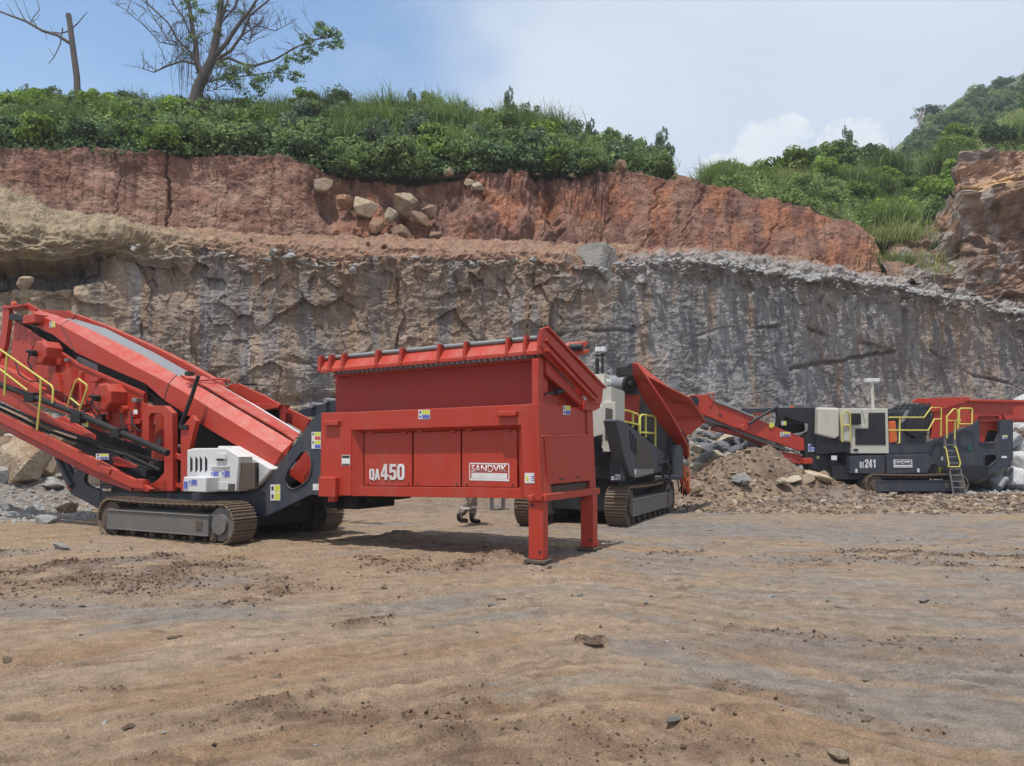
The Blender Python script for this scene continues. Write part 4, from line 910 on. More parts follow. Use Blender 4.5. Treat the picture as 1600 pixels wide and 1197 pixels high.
# chassis -----------------------------------------------------
CH = [(506, 648), (492, 650), (481, 664), (470, 680), (452, 704), (438, 724), (426, 741), (416, 753), (406, 761), (394, 767), (380, 770), (360, 771), (230, 770), (158, 768),
      (158, 784), (330, 785), (372, 791), (392, 803), (400, 812), (408, 811), (445, 793), (486, 773), (506, 775)]
HO = [(477, 704), (471, 706), (462, 717), (450, 734), (446, 745), (445, 752), (449, 760), (456, 765), (466, 762), (480, 752), (485, 743), (487, 730), (486, 716), (482, 707)]
A.plate('chassis', 'navy', CH, .02, .05, holes=[HO], bevel=.01)
mb = MB()   # rolled lip round the opening
P = [A.v(x, y, .012) for x, y in HO]; mb.tube(P + [P[0]], .014, 6); mb.build('opening_lip', [M['navy']], A.root)
A.plate('chassis', 'navy', CH, HW - .15, .05, holes=[HO])
mb = MB(); bu0 = A.v(158, 775, .05).x; bu1 = A.v(400, 780, .05).x; mb.box((bu0, .07, .84), (bu1 - .4, HW - .2, 1.0)); mb.box((bu0 + .3, .05, .22), (bu1 - .1, HW - .25, .95)); mb.box((bu1 - .4, .08, .62), (bu1 + 1.0, HW - .2, .9)); mb.build('undercarriage', [M['dark']], A.root)  # undercarriage; its low black box stands in for shadow between the tracks
A.sticker(487, 675, 14.5, 26, .016, 'y4'); A.sticker(422.5, 757, 15.5, 25, .016, 'yy'); A.sticker(489, 756, 12, 10, .016, 'n')
# left fork of the chassis
A.plate('chassis_fork', 'navy', [(84, 711), (97, 711), (114, 744), (123, 727), (134, 731), (139, 733), (132, 744), (131, 752), (137, 759), (156, 767), (158, 798), (138, 786), (111, 772), (103, 757)], .02, .08, bevel=.01)
A.plate('fork_cap', 'red', [(103, 752), (112, 752), (110, 765), (104, 764)], .0, .02)
mb = MB(); p = A.v(90, 715, .0); q = A.v(112, 760, .0); mb.tube([p, q], .06, 12); mb.build('support_ram', [M['navy']], A.root)
mb = MB()
for x in (158, 176): mb.tube([A.v(x, 735, -.05), A.v(x, 772, -.05)], .015, 6)
for k in range(6): mb.tube([A.v(158, 738 + 6 * k, -.05), A.v(176, 738 + 6 * k, -.05)], .014, 6)
mb.build('access_ladder', [M['navy']], A.root)
# tracks
ug = A.loc(ground(165, 838)); ur = A.loc(ground(358, 853))
VT = -.72; uT1 = A.v(363, 820, VT).x + .02; uT0 = A.v(152, 812, VT).x
crawler(A, uT0, uT1, VT, .50, .335)
crawler(A, uT0 + .1, uT1 - .12, 1.62, .50, .335)
# upper deck: engine canopy
VW = -.30
A.plate('engine_canopy', 'white', [(292, 703), (302, 700.5), (352, 700), (375, 714), (373, 716), (368, 768), (292, 768)], VW, .30, bevel=.02)
A.plate('engine_canopy', 'white', [(340, 697), (362, 697), (425, 733), (404, 758), (394, 765), (352, 768), (340, 768)], VW + .28, .9, bevel=.02)
A.bx('tool_box', 'white', 286, 746, 322, 768, VW - .28, .30, .015)
for x in (297, 305, 312, 320):
    A.plate('louvre', 'dark', [(x, 713), (x + 3.6, 717.5), (x + 3.6, 734), (x, 738)], VW - .006, .01, bevel=.002)
A.plate('handle_hood', 'white', [(336, 709), (350, 709), (351, 717), (335, 716)], VW - .06, .06); A.plate('handle_recess', 'dark', [(337, 717), (349, 717.5), (348, 720), (339, 719.5)], VW - .01, .02)
A.bx('shelf_edge', 'white', 328, 728, 357, 730, VW - .03, .03, .003)
A.plate('hatch', 'white', [(333, 753), (356, 753), (356, 765.5), (333, 765.5)], VW - .014, .02, bevel=.008)
A.sticker(329.5, 736, 12, 9, VW - .004, 'b'); A.sticker(346.5, 735.5, 13, 9.5, VW - .004, 'b'); A.sticker(295, 749, 13, 9, VW - .284, 'b'); A.sticker(287, 751, 7, 14, VW - .284, 'bb'); A.sticker(336, 747, 5, 3.5, VW - .004, 'bb')
A.plate('radiator', 'mud', [(371, 722.5), (398, 723), (398, 764), (368, 765)], VW + .06, .10, bevel=.01); A.bx('radiator_side', 'dark', 397, 731, 401, 755, VW + .08, .06)
A.bx('bracket', 'mud', 356, 756, 365, 768, VW - .03, .1)
A.plate('canopy_roof', 'dark', [(300, 650), (330, 665), (352, 690), (362, 698), (300, 700)], .5, .9)
A.bx('engine_bay_and_dark_fill', 'dark', 232, 640, 300, 768, .75, .7)
A.plate('engine_bay_and_dark_fill', 'dark', [(300, 650), (330, 668), (428, 728), (404, 758), (300, 768)], .62, .6)
# main conveyor: near wall (sloped shoulder + face), belt, far wall
st = [((57, 511), (50, 487), (57, 483)), ((84, 524), (72, 497), (84, 491)), ((118, 551), (95, 508), (108, 500)), ((150, 566), (130, 527), (140, 514)), ((228, 600), (210, 572), (222, 554)), ((256, 625), (264, 599), (276, 586)), ((285, 644), (300, 620), (318, 607)), ((330, 673), (345, 648), (370, 638)), ((394, 711), (410, 688), (436, 677)), ((427, 730), (441, 707), (457, 690))]
mb = MB(); VC = .16
S3 = []
for lo_, fo, up in st:
    a_ = A.v(*lo_, VC); b_ = A.v(*fo, VC); c_ = A.v(*up, VC + .24); S3.append([a_, b_, c_, c_ + Vector((0, .02, -.03)), b_ + Vector((.02, .06, -.06)), a_ + Vector((0, .05, 0))])
mb.loft(S3, True); mb.build('conveyor_side', [M['red']], A.root, .006)
mb = MB()
for i in (2, 5):
    lo_, fo, up = st[i]; mb.tube([A.v(*lo_, VC - .004), A.v(*fo, VC - .004), A.v(*up, VC + .236)], .008, 5)
mb.build('seam', [M['decalk']], A.root)
A.sticker(77.5, 502.5, 9, 9, VC - .003, 'yy')
# inner wall of the trough (visible from beyond the kink) and far side
mb = MB(); inn = [((276, 586), (318, 606)), ((310, 592), (330, 605)), ((340, 607), (370, 637)), ((400, 640), (436, 676)), ((467, 680), (458, 690))]
mb.loft([[A.v(282, 588, VC + .27), A.v(290, 596, VC + .27)], [A.v(318, 590, VC + .62), A.v(322, 606, VC + .27)], [A.v(372, 621, VC + .62), A.v(372, 637, VC + .27)], [A.v(430, 656, VC + .62), A.v(440, 676, VC + .27)], [A.v(467, 680, VC + .62), A.v(459, 690, VC + .27)]])
o = mb.build('trough_wall', [M['red']], A.root); o.modifiers.new('t', 'SOLIDIFY').thickness = .03
mb = MB(); mb.loft([[A.v(x, y, VC + .64) + Vector((0, 0, .0)), A.v(x, y, VC + .64) + Vector((0, 0, .035)), A.v(x, y, VC + .64) + Vector((0, .05, .035)), A.v(x, y, VC + .64) + Vector((0, .05, 0))] for x, y in ((312, 591), (340, 604), (400, 638), (467, 679))], True); mb.build('trough_lip', [M['decalw']], A.root)
mb = MB(); mb.loft([[A.v(x0, y0, VC + .26), A.v(x1, y1, VC + .95)] for x0, y0, x1, y1 in ((100, 498, 112, 497), (140, 517, 165, 513), (222, 556, 245, 553), (300, 602, 318, 594), (372, 640, 392, 634), (452, 690, 468, 682))])
o = mb.build('conveyor_belt', [M['belt']], A.root); o.modifiers.new('t', 'SOLIDIFY').thickness = .02
mb = MB(); S4 = []
for lo_, up in (((107, 500), (112, 491)), ((122, 501), (117, 491)), ((165, 517), (165, 509)), ((215, 542), (213, 530)), ((262, 567), (258, 551)), ((300, 588), (297, 571)), ((345, 609), (341, 596))):
    a_ = A.v(*lo_, VC + 1.0); b_ = A.v(*up, VC + 1.0); S4.append([a_, b_, b_ + Vector((0, .16, 0)), a_ + Vector((0, .16, 0))])
mb.loft(S4, True); mb.build('conveyor_side', [M['red']], A.root, .006)
mb = MB(); S5 = []
for lo_, up in (((353, 605), (362, 600)), ((392, 630), (372, 599)), ((430, 653), (410, 617)), ((440, 672), (437, 632)), ((474, 676), (484, 655))):
    a_ = A.v(*lo_, VC + 1.25); b_ = A.v(*up, VC + 1.25); S5.append([a_, b_, b_ + Vector((0, .06, 0)), a_ + Vector((0, .06, 0))])
mb.loft(S5, True); mb.build('feed_boot_side', [M['red']], A.root, .006)
A.plate('cross_plate', 'red', [(380, 629), (437, 632), (434, 637), (402, 641)], VC + .9, .3); A.plate('boot_brace', 'red', [(437, 633), (443, 634), (443, 668), (437, 664)], VC + 1.0, .06)
A.plate('boot_inner', 'dark', [(396, 640), (434, 640), (436, 664), (432, 660)], VC + 1.2, .05)
A.plate('boot_stripe', 'belt', [(434, 657), (438, 656), (470, 674), (465, 681)], VC + 1.1, .05)
A.tube('bracket_rod', 'red', [(290, 591, .3), (310, 595, .4), (340, 592, .8), (358, 594, .9), (357, 600, .9)], 0, .022, 6)
A.bx('work_lamp', 'dark', 288, 580, 296, 587, .2, .12)
A.tube('strut', 'dark', [(310, 587, -.05), (300, 618, -.05), (283, 664, -.05)], 0, .038, 10)
A.bx('strut_bracket', 'dark', 279, 664, 292, 671, -.1, .16)
A.tube('lashing_rope', 'wood', [(374, 600, 1.6), (400, 601, 1.6), (460, 603, 1.7), (530, 606, 1.8)], 0, .010, 5); A.tube('rope_coupling', 'dark', [(374, 599.5, 1.6), (401, 600.5, 1.6)], 0, .022, 8)
A.plate('engine_bay_and_dark_fill', 'dark', [(120, 660), (226, 700), (258, 700), (258, 768), (215, 755), (160, 728), (120, 700)], .55, .3)  # dark plate added to blacken the shaded recess behind the lower beams
# red conveyor foot seen through the chassis opening
A.plate('conveyor_foot', 'red', [(452, 738), (477, 704), (490, 712), (486, 722), (474, 758), (450, 742)], .35, .3, bevel=.01); A.plate('conveyor_foot', 'red', [(474, 728), (488, 722), (490, 745), (478, 757), (474, 750)], .25, .05)
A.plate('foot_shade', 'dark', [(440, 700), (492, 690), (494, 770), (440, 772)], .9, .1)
# upper left head
A.plate('head_post', 'red', [(4, 477), (13, 477), (14, 495), (8, 540), (-6, 575), (-14, 575), (2, 520)], VC - .02, .10, bevel=.008)
A.bx('head_cap', 'red', 4, 475, 34, 483, VC - .04, .35); A.cyl('beacon', 'orange', 19, 474, VC + .05, .08, .05, 12)
A.plate('head_motor', 'dark', [(13, 491), (22, 490), (36, 494), (36, 501), (14, 500)], VC - .15, .2, bevel=.01); A.bx('gearbox', 'red', 35, 490, 55, 506, VC - .2, .3, .012); A.cyl('bearing', 'dark', 54, 501, VC - .08, .12, .10, 16)
A.plate('head_plate', 'red', [(32, 478), (42, 473), (58, 482), (50, 487), (40, 484)], VC + .1, .05); A.plate('head_plate', 'red', [(60, 483), (105, 486), (118, 493), (112, 500), (104, 500), (58, 484)], VC + .7, .04); A.plate('head_plate', 'red', [(104, 484), (118, 492), (114, 497), (104, 490)], VC + .5, .04)
# belt underside / black gap
A.plate('screen_belt', 'black', [(26, 503), (58, 511), (118, 552), (160, 569), (230, 602), (232, 612), (290, 646), (270, 652), (224, 622), (118, 575), (60, 530)], VC + .12, .5)
A.plate('belt_patch', 'belt', [(122, 556), (152, 570), (153, 584), (138, 578), (116, 564)], VC + .10, .02)
# screen box
A.plate('screen_box', 'red', [(22, 504), (115, 567), (119, 570), (224, 617), (224, 630), (262, 645), (262, 700), (200, 690), (150, 672), (60, 622), (-60, 590), (-60, 560), (16, 560)], VC - .0, .10, bevel=.01)
A.plate('box_rim', 'red', [(22, 504), (24, 501), (117, 564), (120, 567), (226, 613), (224, 618), (119, 571), (115, 568)], VC - .03, .05)
def drum(x, y, r, v0, dep):
    c = A.v(x, y, v0); mb = MB(); n = 8; ring = lambda rr, v: [(c.x + cos(pi / 8 + k * pi / 4) * rr, v, c.z + sin(pi / 8 + k * pi / 4) * rr) for k in range(8)]
    mb.loft([ring(r, v0 + dep), ring(r, v0 + .0), ring(r * .86, v0 - .02)], True); d = mb.build('exciter_drum', [M['red']], A.root, .008)
    A.cyl('motor', 'dark', x - 14, y + 1, v0 - .14, .15, .06, 12, parent=d)
    mb = MB(); p = A.v(x - 20, y - 2, v0 - .14); mb.tube([p, p + Vector((.28, .02, -.02))], .03, 8); mb.tube([p + Vector((.1, 0, 0)), p + Vector((.1, -.02, -.25)), p + Vector((.45, .05, -.7)), p + Vector((1.0, .1, -.9))], .018, 6); mb.build('hose', [M['black']], d)
drum(62, 551, .27, VC - .35, .35); drum(160, 621, .30, VC - .35, .35)
for x, y in ((95, 590), (112, 600), (188, 640), (205, 648)):
    A.cyl('coil_spring', 'red', x, y, VC - .12, .12, .09, 12)
A.plate('stiffener', 'red', [(98, 580), (108, 575), (112, 600), (108, 622), (98, 616)], VC - .14, .16); A.plate('stiffener', 'red', [(76, 586), (88, 582), (94, 612), (82, 608)], VC - .2, .2)
mb = MB()
for i in range(34):
    f = i / 33; x = 30 + 190 * f; y = 517 + 112 * f; c = A.v(x, y, VC - .012); mb.tube([c, c + Vector((0, .03, 0))], .014, 6)
for x, y in ((30, 522), (27, 530), (35, 535), (66, 580), (70, 590), (128, 600), (130, 612), (190, 632), (200, 637), (215, 640)):
    c = A.v(x, y, VC - .012); mb.tube([c, c + Vector((0, .03, 0))], .02, 6)
o = mb.build('bolt_row', [M['red']], A.root); o['kind'] = 'stuff'
# loose hydraulic lines, cable runs and small fittings over the screen box
hr = random.Random(12)
mb = MB()
for k in range(11):
    x0 = hr.uniform(20, 215); y0 = 560 + (x0 - 20) * .42 + hr.uniform(0, 30); p = A.v(x0, y0, VC - .10); q = p + Vector((hr.uniform(.3, 1.0), hr.uniform(-.1, .1), hr.uniform(-.55, -.1)))
    mb.tube([p, p.lerp(q, .3) + Vector((0, -.06, -.16)), p.lerp(q, .7) + Vector((0, -.05, -.14)), q], hr.choice([.012, .016, .020]), 6)
o = mb.build('hydraulic_line', [M['black']], A.root); o['kind'] = 'stuff'
for x, y, w_, h_, m_ in ((40, 540, 10, 8, 'red'), (86, 560, 8, 10, 'red'), (140, 590, 12, 7, 'red'), (182, 612, 9, 12, 'red'), (120, 625, 14, 8, 'red'), (196, 655, 22, 8, 'red'), (150, 648, 10, 14, 'dark'), (205, 622, 8, 6, 'steel'), (176, 668, 16, 8, 'dark'), (100, 560, 5, 5, 'steel')):
    A.bx('bracket', m_, x, y, x + w_, y + h_, VC - .12, .13, .008)
for f in (.12, .33, .55, .78): x = 60 + 190 * f; y = 560 + 112 * f; A.plate('stiffener', 'red', [(x, y - 18), (x + 4, y - 16), (x + 5, y + 34), (x + 1, y + 34)], VC - .06, .07, bevel=.004)
for x, y in ((236, 664), (248, 690), (262, 700), (236, 726)): A.cyl('roller_end', 'steel', x, y, .12, .3, .07, 14)
# support frame under the box
A.plate('support_frame', 'red', [(222, 700), (222, 645), (232, 634), (258, 634), (269, 645), (270, 768), (256, 768), (256, 652), (250, 646), (236, 646), (232, 652), (232, 700)], -.10, .12, bevel=.01)
A.plate('support_frame', 'red', [(282, 670), (300, 648), (306, 658), (296, 700), (294, 768), (282, 768)], -.06, .10, bevel=.01)
A.plate('cross_member', 'red', [(269, 706), (283, 712), (283, 720), (269, 714)], -.04, .06); A.plate('cross_member', 'red', [(269, 755), (283, 755), (283, 762), (269, 762)], -.04, .06)
A.plate('support_frame', 'red', [(208, 752), (222, 756), (236, 757), (248, 748), (258, 736), (258, 768), (208, 768)], -.04, .10, bevel=.01)
A.bx('valve_block', 'dark', 226, 660, 256, 752, .3, .3); A.bx('oil_tank', 'red', 236, 690, 256, 720, .2, .3)
# lower conveyor beams
A.plate('side_conveyor_beam', 'red', [(-60, 616), (0, 645), (160, 723), (208, 749), (214, 752), (236, 764), (230, 769), (205, 762), (160, 742), (0, 660), (-60, 630)], -.30, .09, bevel=.01)
A.plate('side_conveyor_flange', 'red_worn', [(-60, 630), (0, 660), (160, 742), (205, 762), (205, 768), (160, 752), (0, 670), (-60, 640)], -.24, .05)
A.plate('clevis', 'red', [(155, 726), (172, 733), (170, 742), (154, 735)], -.33, .14, bevel=.008); A.plate('clevis', 'red', [(212, 748), (222, 750), (224, 764), (208, 762)], -.33, .16, bevel=.008)
A.plate('lower_plate', 'red', [(175, 714), (182, 714), (214, 728), (212, 732), (177, 728)], -.1, .04)
for (pts, r, v) in (([(-40, 580), (0, 601), (44, 617), (125, 648), (200, 681), (262, 708)], .060, -.42), ([(-40, 612), (0, 631), (85, 669), (170, 697), (250, 722)], .03, -.25), ([(-40, 620), (0, 639), (60, 668), (110, 686), (200, 712), (250, 735)], .035, .0)):
    A.tube('hydraulic_ram', 'black', pts, v, r, 10)
for x, y in ((44, 618), (117, 651), (178, 674)): A.bx('ram_clamp', 'black', x - 8, y - 5, x + 8, y + 10, -.50, .18, .012)
A.plate('walkway', 'red', [(-40, 560), (14, 578), (90, 628), (150, 655), (140, 660), (60, 632), (-40, 600)], -.05, .5)
A.plate('walkway_edge', 'red', [(-40, 588), (0, 604), (80, 652), (150, 682), (148, 690), (75, 664), (-40, 606)], -.20, .04); A.plate('walkway_edge', 'red', [(60, 662), (98, 650), (146, 680), (143, 688), (96, 660)], -.15, .06)
A.rail('handrail', [[(-30, 528), (0, 546), (64, 591), (80, 602), (83, 608), (82, 630)], [(-30, 562), (0, 577), (43, 610)]], -.50, .020)
A.rail('rail_post', [[(11, 553), (9, 580), (7, 618)]], -.50, .022); A.rail('rail_post', [[(64, 591), (63, 625), (58, 672)]], -.50, .024)
A.rail('step_handle', [[(105, 636), (112, 612), (119, 594), (123, 592), (135, 601), (136, 606), (130, 625), (124, 642)], [(110, 622), (125, 634)]], -.52, .017)
A.sticker(128, 659, 10, 8, -.36, 'yy'); A.sticker(150, 709, 20, 9, -.34, 'yb'); A.sticker(209, 640, 6, 7, -.14, 'n')
A.plate('cable_tray', 'dark', [(150, 705), (180, 700), (190, 720), (228, 735), (228, 745), (190, 738), (160, 725)], -.02, .2)
# dark side conveyor beyond the hopper's left end
P0 = A.v(466, 645, 2.6); P1 = A.v(545, 620, 2.6)
A.plate('far_conveyor', 'navy', [(465, 642), (525, 625), (560, 615), (560, 640), (500, 652), (470, 650)], 2.5, .1)
for x, y in ((486, 633), (508, 626)): A.cyl('return_roller', 'belt', x, y, 2.42, .5, .06, 10)

# ------------------------------------------------------------ 2: cone crusher
B = Rig('cone_crusher', ground(979, 825), radians(65), 'dark mobile cone crusher with cream engine cabinet and big red V-shaped feed hopper', 'cone crusher')
crawler(B, .0, 4.2, .0, .46, .40, ('frame', 'track'), .18)
crawler(B, -.6, 3.6, 1.75, .46, .40, ('frame', 'track'), .18)
mb = MB(); mb.box((.3, .4, .3), (3.9, 1.8, 1.0)); mb.box((.25, .15, .95), (4.2, 2.1, 1.2)); mb.build('chassis', [M['dark']], B.root, .02)
cov = [(963, 657), (966, 655), (976, 658), (1031, 702), (1047, 712), (1051, 722), (1046, 733), (1031, 738), (994, 748), (986, 744), (976, 716)]
B.plate('side_cover', 'slate', cov, .0, .28, bevel=.04)
B.plate('cover_grille', 'mesh', [(996, 684), (1019, 704), (1020, 731), (994, 730)], -.012, .02)
for k in range(3):
    x = 984 + 4.2 * k; y = 672 + 6 * k; B.plate('louvre', 'black', [(x, y), (x + 1.8, y + 2), (x + 4.5, y + 32), (x + 2.7, y + 30)], -.012, .02, bevel=.002)
B.plate('cover_strip', 'steel', [(990, 733), (1022, 732), (1021, 739), (992, 746)], -.012, .02); B.sticker(991, 733, 3, 8, -.02, 'n')
UC = B.v(956, 640, .28).x - .02
# front face of the machine (towards the hopper of the screening plant)
B.uplate('front_panel', 'dark', [(905, 700), (962, 700), (966, 755), (966, 790), (905, 790)], .30, .3); 
B.uplate('side_bin', 'navy', [(952, 716), (970, 716), (972, 752), (952, 752)], .05, .25, .02); B.glyphs('331', 961, 741, 750, 9, .04, plane='u'); B.glyphs('QS', 955.5, 744, 750, 5, .04, plane='u')
B.uplate('cabinet', 'cream', [(924, 634), (944, 634), (944, 678), (924, 684)], UC - .06, .1, .01); B.uplate('cabinet', 'cream', [(942, 628), (961, 628), (962, 706), (942, 706)], UC - .10, .12, .01)
B.uplate('radiator_mesh', 'mesh', [(946, 637), (957, 639), (957, 690), (945, 686)], UC - .115, .02)
B.plate('cabinet', 'cream', [(955, 604), (974, 611), (976, 612), (976, 657), (964, 660), (956, 655)], .28, .5, bevel=.02); B.plate('radiator_mesh', 'mesh', [(966, 614), (974, 616), (975, 653), (966, 652)], .285, .02)
B.text('SANDVIK', 952, 695, 702, 5, UC - .102, m='decalr', bold=.02, plane='u')
B.uplate('exhaust_hood', 'white', [(928, 590), (944, 584), (950, 596), (940, 604), (930, 604)], .5, .3, .01); B.plate('exhaust_hood', 'cream', [(944, 584), (952, 588), (956, 600), (944, 604)], .55, .4)
mb = MB(); p = B.a(940, 618, 16.6); mb.tube([p + Vector((0, 0, -.16)), p + Vector((0, 0, .16))], .19, 16); mb.tube([p + Vector((.25, 0, -.2)), p + Vector((.25, 0, .14))], .17, 16); mb.build('air_filter', [M['black']], B.root, .01)
mb = MB(); mb.tube([B.a(948, 638, 16.2), B.a(940, 655, 16.1), B.a(932, 674, 16.0), B.a(925, 690, 16)], .025, 6); mb.tube([B.a(936, 715, 16), B.a(955, 708, 15.8), B.a(964, 712, 15.8)], .03, 6); mb.build('hose', [M['black']], B.root)
mb = MB(); mb.box((.45, .9, 1.5), (1.2, 2.0, 2.2)); mb.build('engine_bay_and_dark_fill', [M['dark']], B.root)
# floodlight mast
mb = MB(); mb.tube([B.a(934, 606, 18), B.a(933, 560, 18)], .045, 8); mb.tube([B.a(942, 606, 18), B.a(941, 552, 18)], .03, 8); mb.tube([B.a(930, 556, 18), B.a(946, 554, 18)], .02, 6); m_ = mb.build('lamp_mast', [M['dark']], B.root)
mb = MB(); 
for x in (935, 943): p = B.a(x, 546, 18); mb.box((p.x - .08, p.y - .06, p.z - .06), (p.x + .08, p.y + .06, p.z + .05))
mb.build('floodlight', [M['lamp']], m_, .01)
# discharge conveyor head behind
mb = MB(); mb.prism([[B.a(x, y, 21) for x, y in ((885, 540), (918, 533), (919, 537), (908, 548), (921, 546), (921, 551), (905, 556), (893, 549))]], (0, .5, 0)); h_ = mb.build('conveyor_head', [M['red']], B.root, .01)
mb = MB(); p = B.a(910, 542, 20.9); mb.tube([p, p + Vector((-.05, .35, 0))], .1, 14); mb.build('head_roller', [M['dark']], h_)
# head pulley and belt of the feed conveyor
mb = MB(); mb.tube([B.a(948, 600, 19.2), B.a(984, 601, 18.6)], [.215, .215], 24); q = mb.build('belt_pulley', [M['belt']], B.root)
mb = MB(); mb.tube([B.a(982.5, 601, 18.62), B.a(986, 601, 18.56)], [.235, .235], 24); mb.tube([B.a(986, 601, 18.5), B.a(990, 601, 18.4)], [.09, .09], 12); mb.build('pulley_rim', [M['black']], B.root)
mb = MB(); mb.prism([[B.a(x, y, 18.5) for x, y in ((979, 573), (987, 567), (996, 568), (996, 586), (988, 588), (979, 586))]], (.12, .3, 0)); mb.build('pulley_guard', [M['dark']], B.root)
mb = MB(); mb.prism([[B.a(x, y, 18.8) for x, y in ((976, 617), (1000, 617), (998, 648), (990, 662), (976, 662))]], (.1, .6, 0)); mb.build('feed_chute', [M['red']], B.root)
mb = MB(); mb.prism([[B.a(x, y, 19.3) for x, y in ((992, 600), (1010, 610), (1060, 690), (1062, 720), (1040, 712), (990, 662))]], (.2, .8, 0)); mb.build('crusher_bowl', [M['dark']], B.root)
# big feed hopper
def poly3(name, mat, pts, th, parent=None):
    P = [B.a(*p) for p in pts]; n = (P[1] - P[0]).cross(P[2] - P[0]).normalized() * th; mb = MB(); mb.prism([P], n) ; return mb.build(name, [M[mat]], parent or B.root, .008)
def quadstrip(name, mat, L, R, th=.04):
    mb = MB(); mb.loft([[B.a(*l), B.a(*r)] for l, r in zip(L, R)]); o = mb.build(name, [M[mat]], B.root); s_ = o.modifiers.new('t', 'SOLIDIFY'); s_.thickness = th; s_.offset = 0; return o
near = quadstrip('hopper_wall', 'red', [(989, 567, 18.1), (990, 586, 18.35), (1005, 622, 18.6), (1029, 658, 18.8), (1057, 693, 19.1), (1073, 719, 19.3)], [(994, 567, 18.0), (1008, 586, 17.8), (1024, 610, 18.0), (1048, 648, 18.3), (1075, 698, 18.8), (1077, 712, 19.1)], .05)
far = quadstrip('hopper_wing', 'red', [(1008, 586, 17.9), (1024, 612, 18.7), (1050, 650, 19.5), (1071, 682, 20)], [(1043, 606, 18.3), (1077, 623, 19.1), (1092, 645, 19.9), (1101, 659, 20.4)], .05)
tri_ = quadstrip('hopper_wing', 'red', [(995, 567, 18.0), (1008, 587, 17.9)], [(998, 570, 18.05), (1044, 606, 18.3)], .04)
mb = MB()
for l, r in ((((1017, 601, 18.3), (1060, 615, 18.65))), (((1036, 630, 19.05), (1084, 634, 19.45))), (((1056, 659, 19.6), (1096, 652, 20.1)))): mb.tube([B.a(*l) + Vector((0, -.02, .02)), B.a(*r) + Vector((0, -.02, .02))], .018, 5)
mb.build('wing_rib', [M['red']], B.root)
mb = MB(); mb.tube([B.a(1007, 586, 17.85), B.a(1044, 606, 18.25), B.a(1078, 623, 19.05), B.a(1101, 659, 20.35)], .03, 6); mb.tube([B.a(995, 567, 17.95), B.a(1008, 586, 17.78), B.a(1048, 648, 18.25), B.a(1075, 698, 18.75)], .03, 6); mb.build('hopper_rim', [M['red']], B.root)
quadstrip('hopper_wall', 'dark', [(1073, 719, 19.2), (1057, 693, 19.2)], [(1076, 690, 19.3), (1066, 672, 19.3)], .04)
# railings
def rail3(paths, r=.022, name='handrail'):
    mb = MB()
    for p in paths: mb.tube([B.a(*q) for q in p], r, 7)
    return mb.build(name, [M['yellow']], B.root)
rail3([[(977, 641, 17), (984, 643, 17.3), (996, 647, 17.8), (999, 650, 17.8), (998, 674, 17.8)], [(989, 645, 17.5), (989, 668, 17.5)], [(977, 659, 17), (998, 664, 17.8)]], .025)
rail3([[(1000, 678, 17.8), (1000, 652, 17.8), (1003, 648, 17.9), (1020, 650, 18.4), (1024, 653, 18.5), (1024, 698, 18.5)], [(1009, 649, 18.1), (1009, 684, 18.1)], [(1000, 676, 17.8), (1024, 677, 18.5)]], .025)
mb = MB(); p = B.a(1057, 716, 18.6); mb.tube([p + Vector((0, 0, -.45)), p + Vector((0, 0, .25))], .16, 18); mb.tube([p + Vector((0, 0, .2)), p + Vector((0, 0, .32))], .12, 14); mb.box((p.x - .3, p.y - .1, .85), (p.x + .25, p.y + .3, p.z - .4)); mb.build('drum_motor', [M['navy']], B.root, .02)
mb = MB(); mb.tube([B.a(1020, 728, 18), B.a(1040, 722, 18), B.a(1050, 735, 18.2), B.a(1046, 745, 18.2)], .03, 6); mb.tube([B.a(1015, 755, 17.5), B.a(1030, 748, 17.6), B.a(1040, 752, 17.8), B.a(1036, 762, 17.8)], .025, 6); mb.build('hose', [M['black']], B.root)
mb = MB(); mb.box((2.9, .0, .95), (4.1, .6, 1.3)); mb.box((.8, .02, 1.0), (2.8, .3, 1.2)); mb.build('tool_bin', [M['dark']], B.root, .02)
mb = MB(); rr_ = random.Random(3)
for k in range(9):
    x = 1062 + k * 1.7; y1 = 758 + rr_.uniform(-6, 14); mb.tube([B.a(x - 1, 724 + rr_.uniform(0, 6), 19), B.a(x + rr_.uniform(-3, 3), 742, 18.9), B.a(x + rr_.uniform(-1, 3), y1, 18.8), B.a(x + 3 + rr_.uniform(0, 3), y1 - 8, 18.9)], .016, 5)
mb.build('hanging_hose', [M['orange']], B.root)
mb = MB()
for k in range(7):
    x = 1060 + k * 2.6; y1 = 768 + rr_.uniform(-4, 8); mb.tube([B.a(x, 735, 19.1), B.a(x + rr_.uniform(-3, 3), 752, 19), B.a(x + rr_.uniform(-1, 3), y1, 18.8), B.a(x + 4, y1 - 8, 18.9)], .016, 5)
mb.build('hanging_hose', [M['black']], B.root)

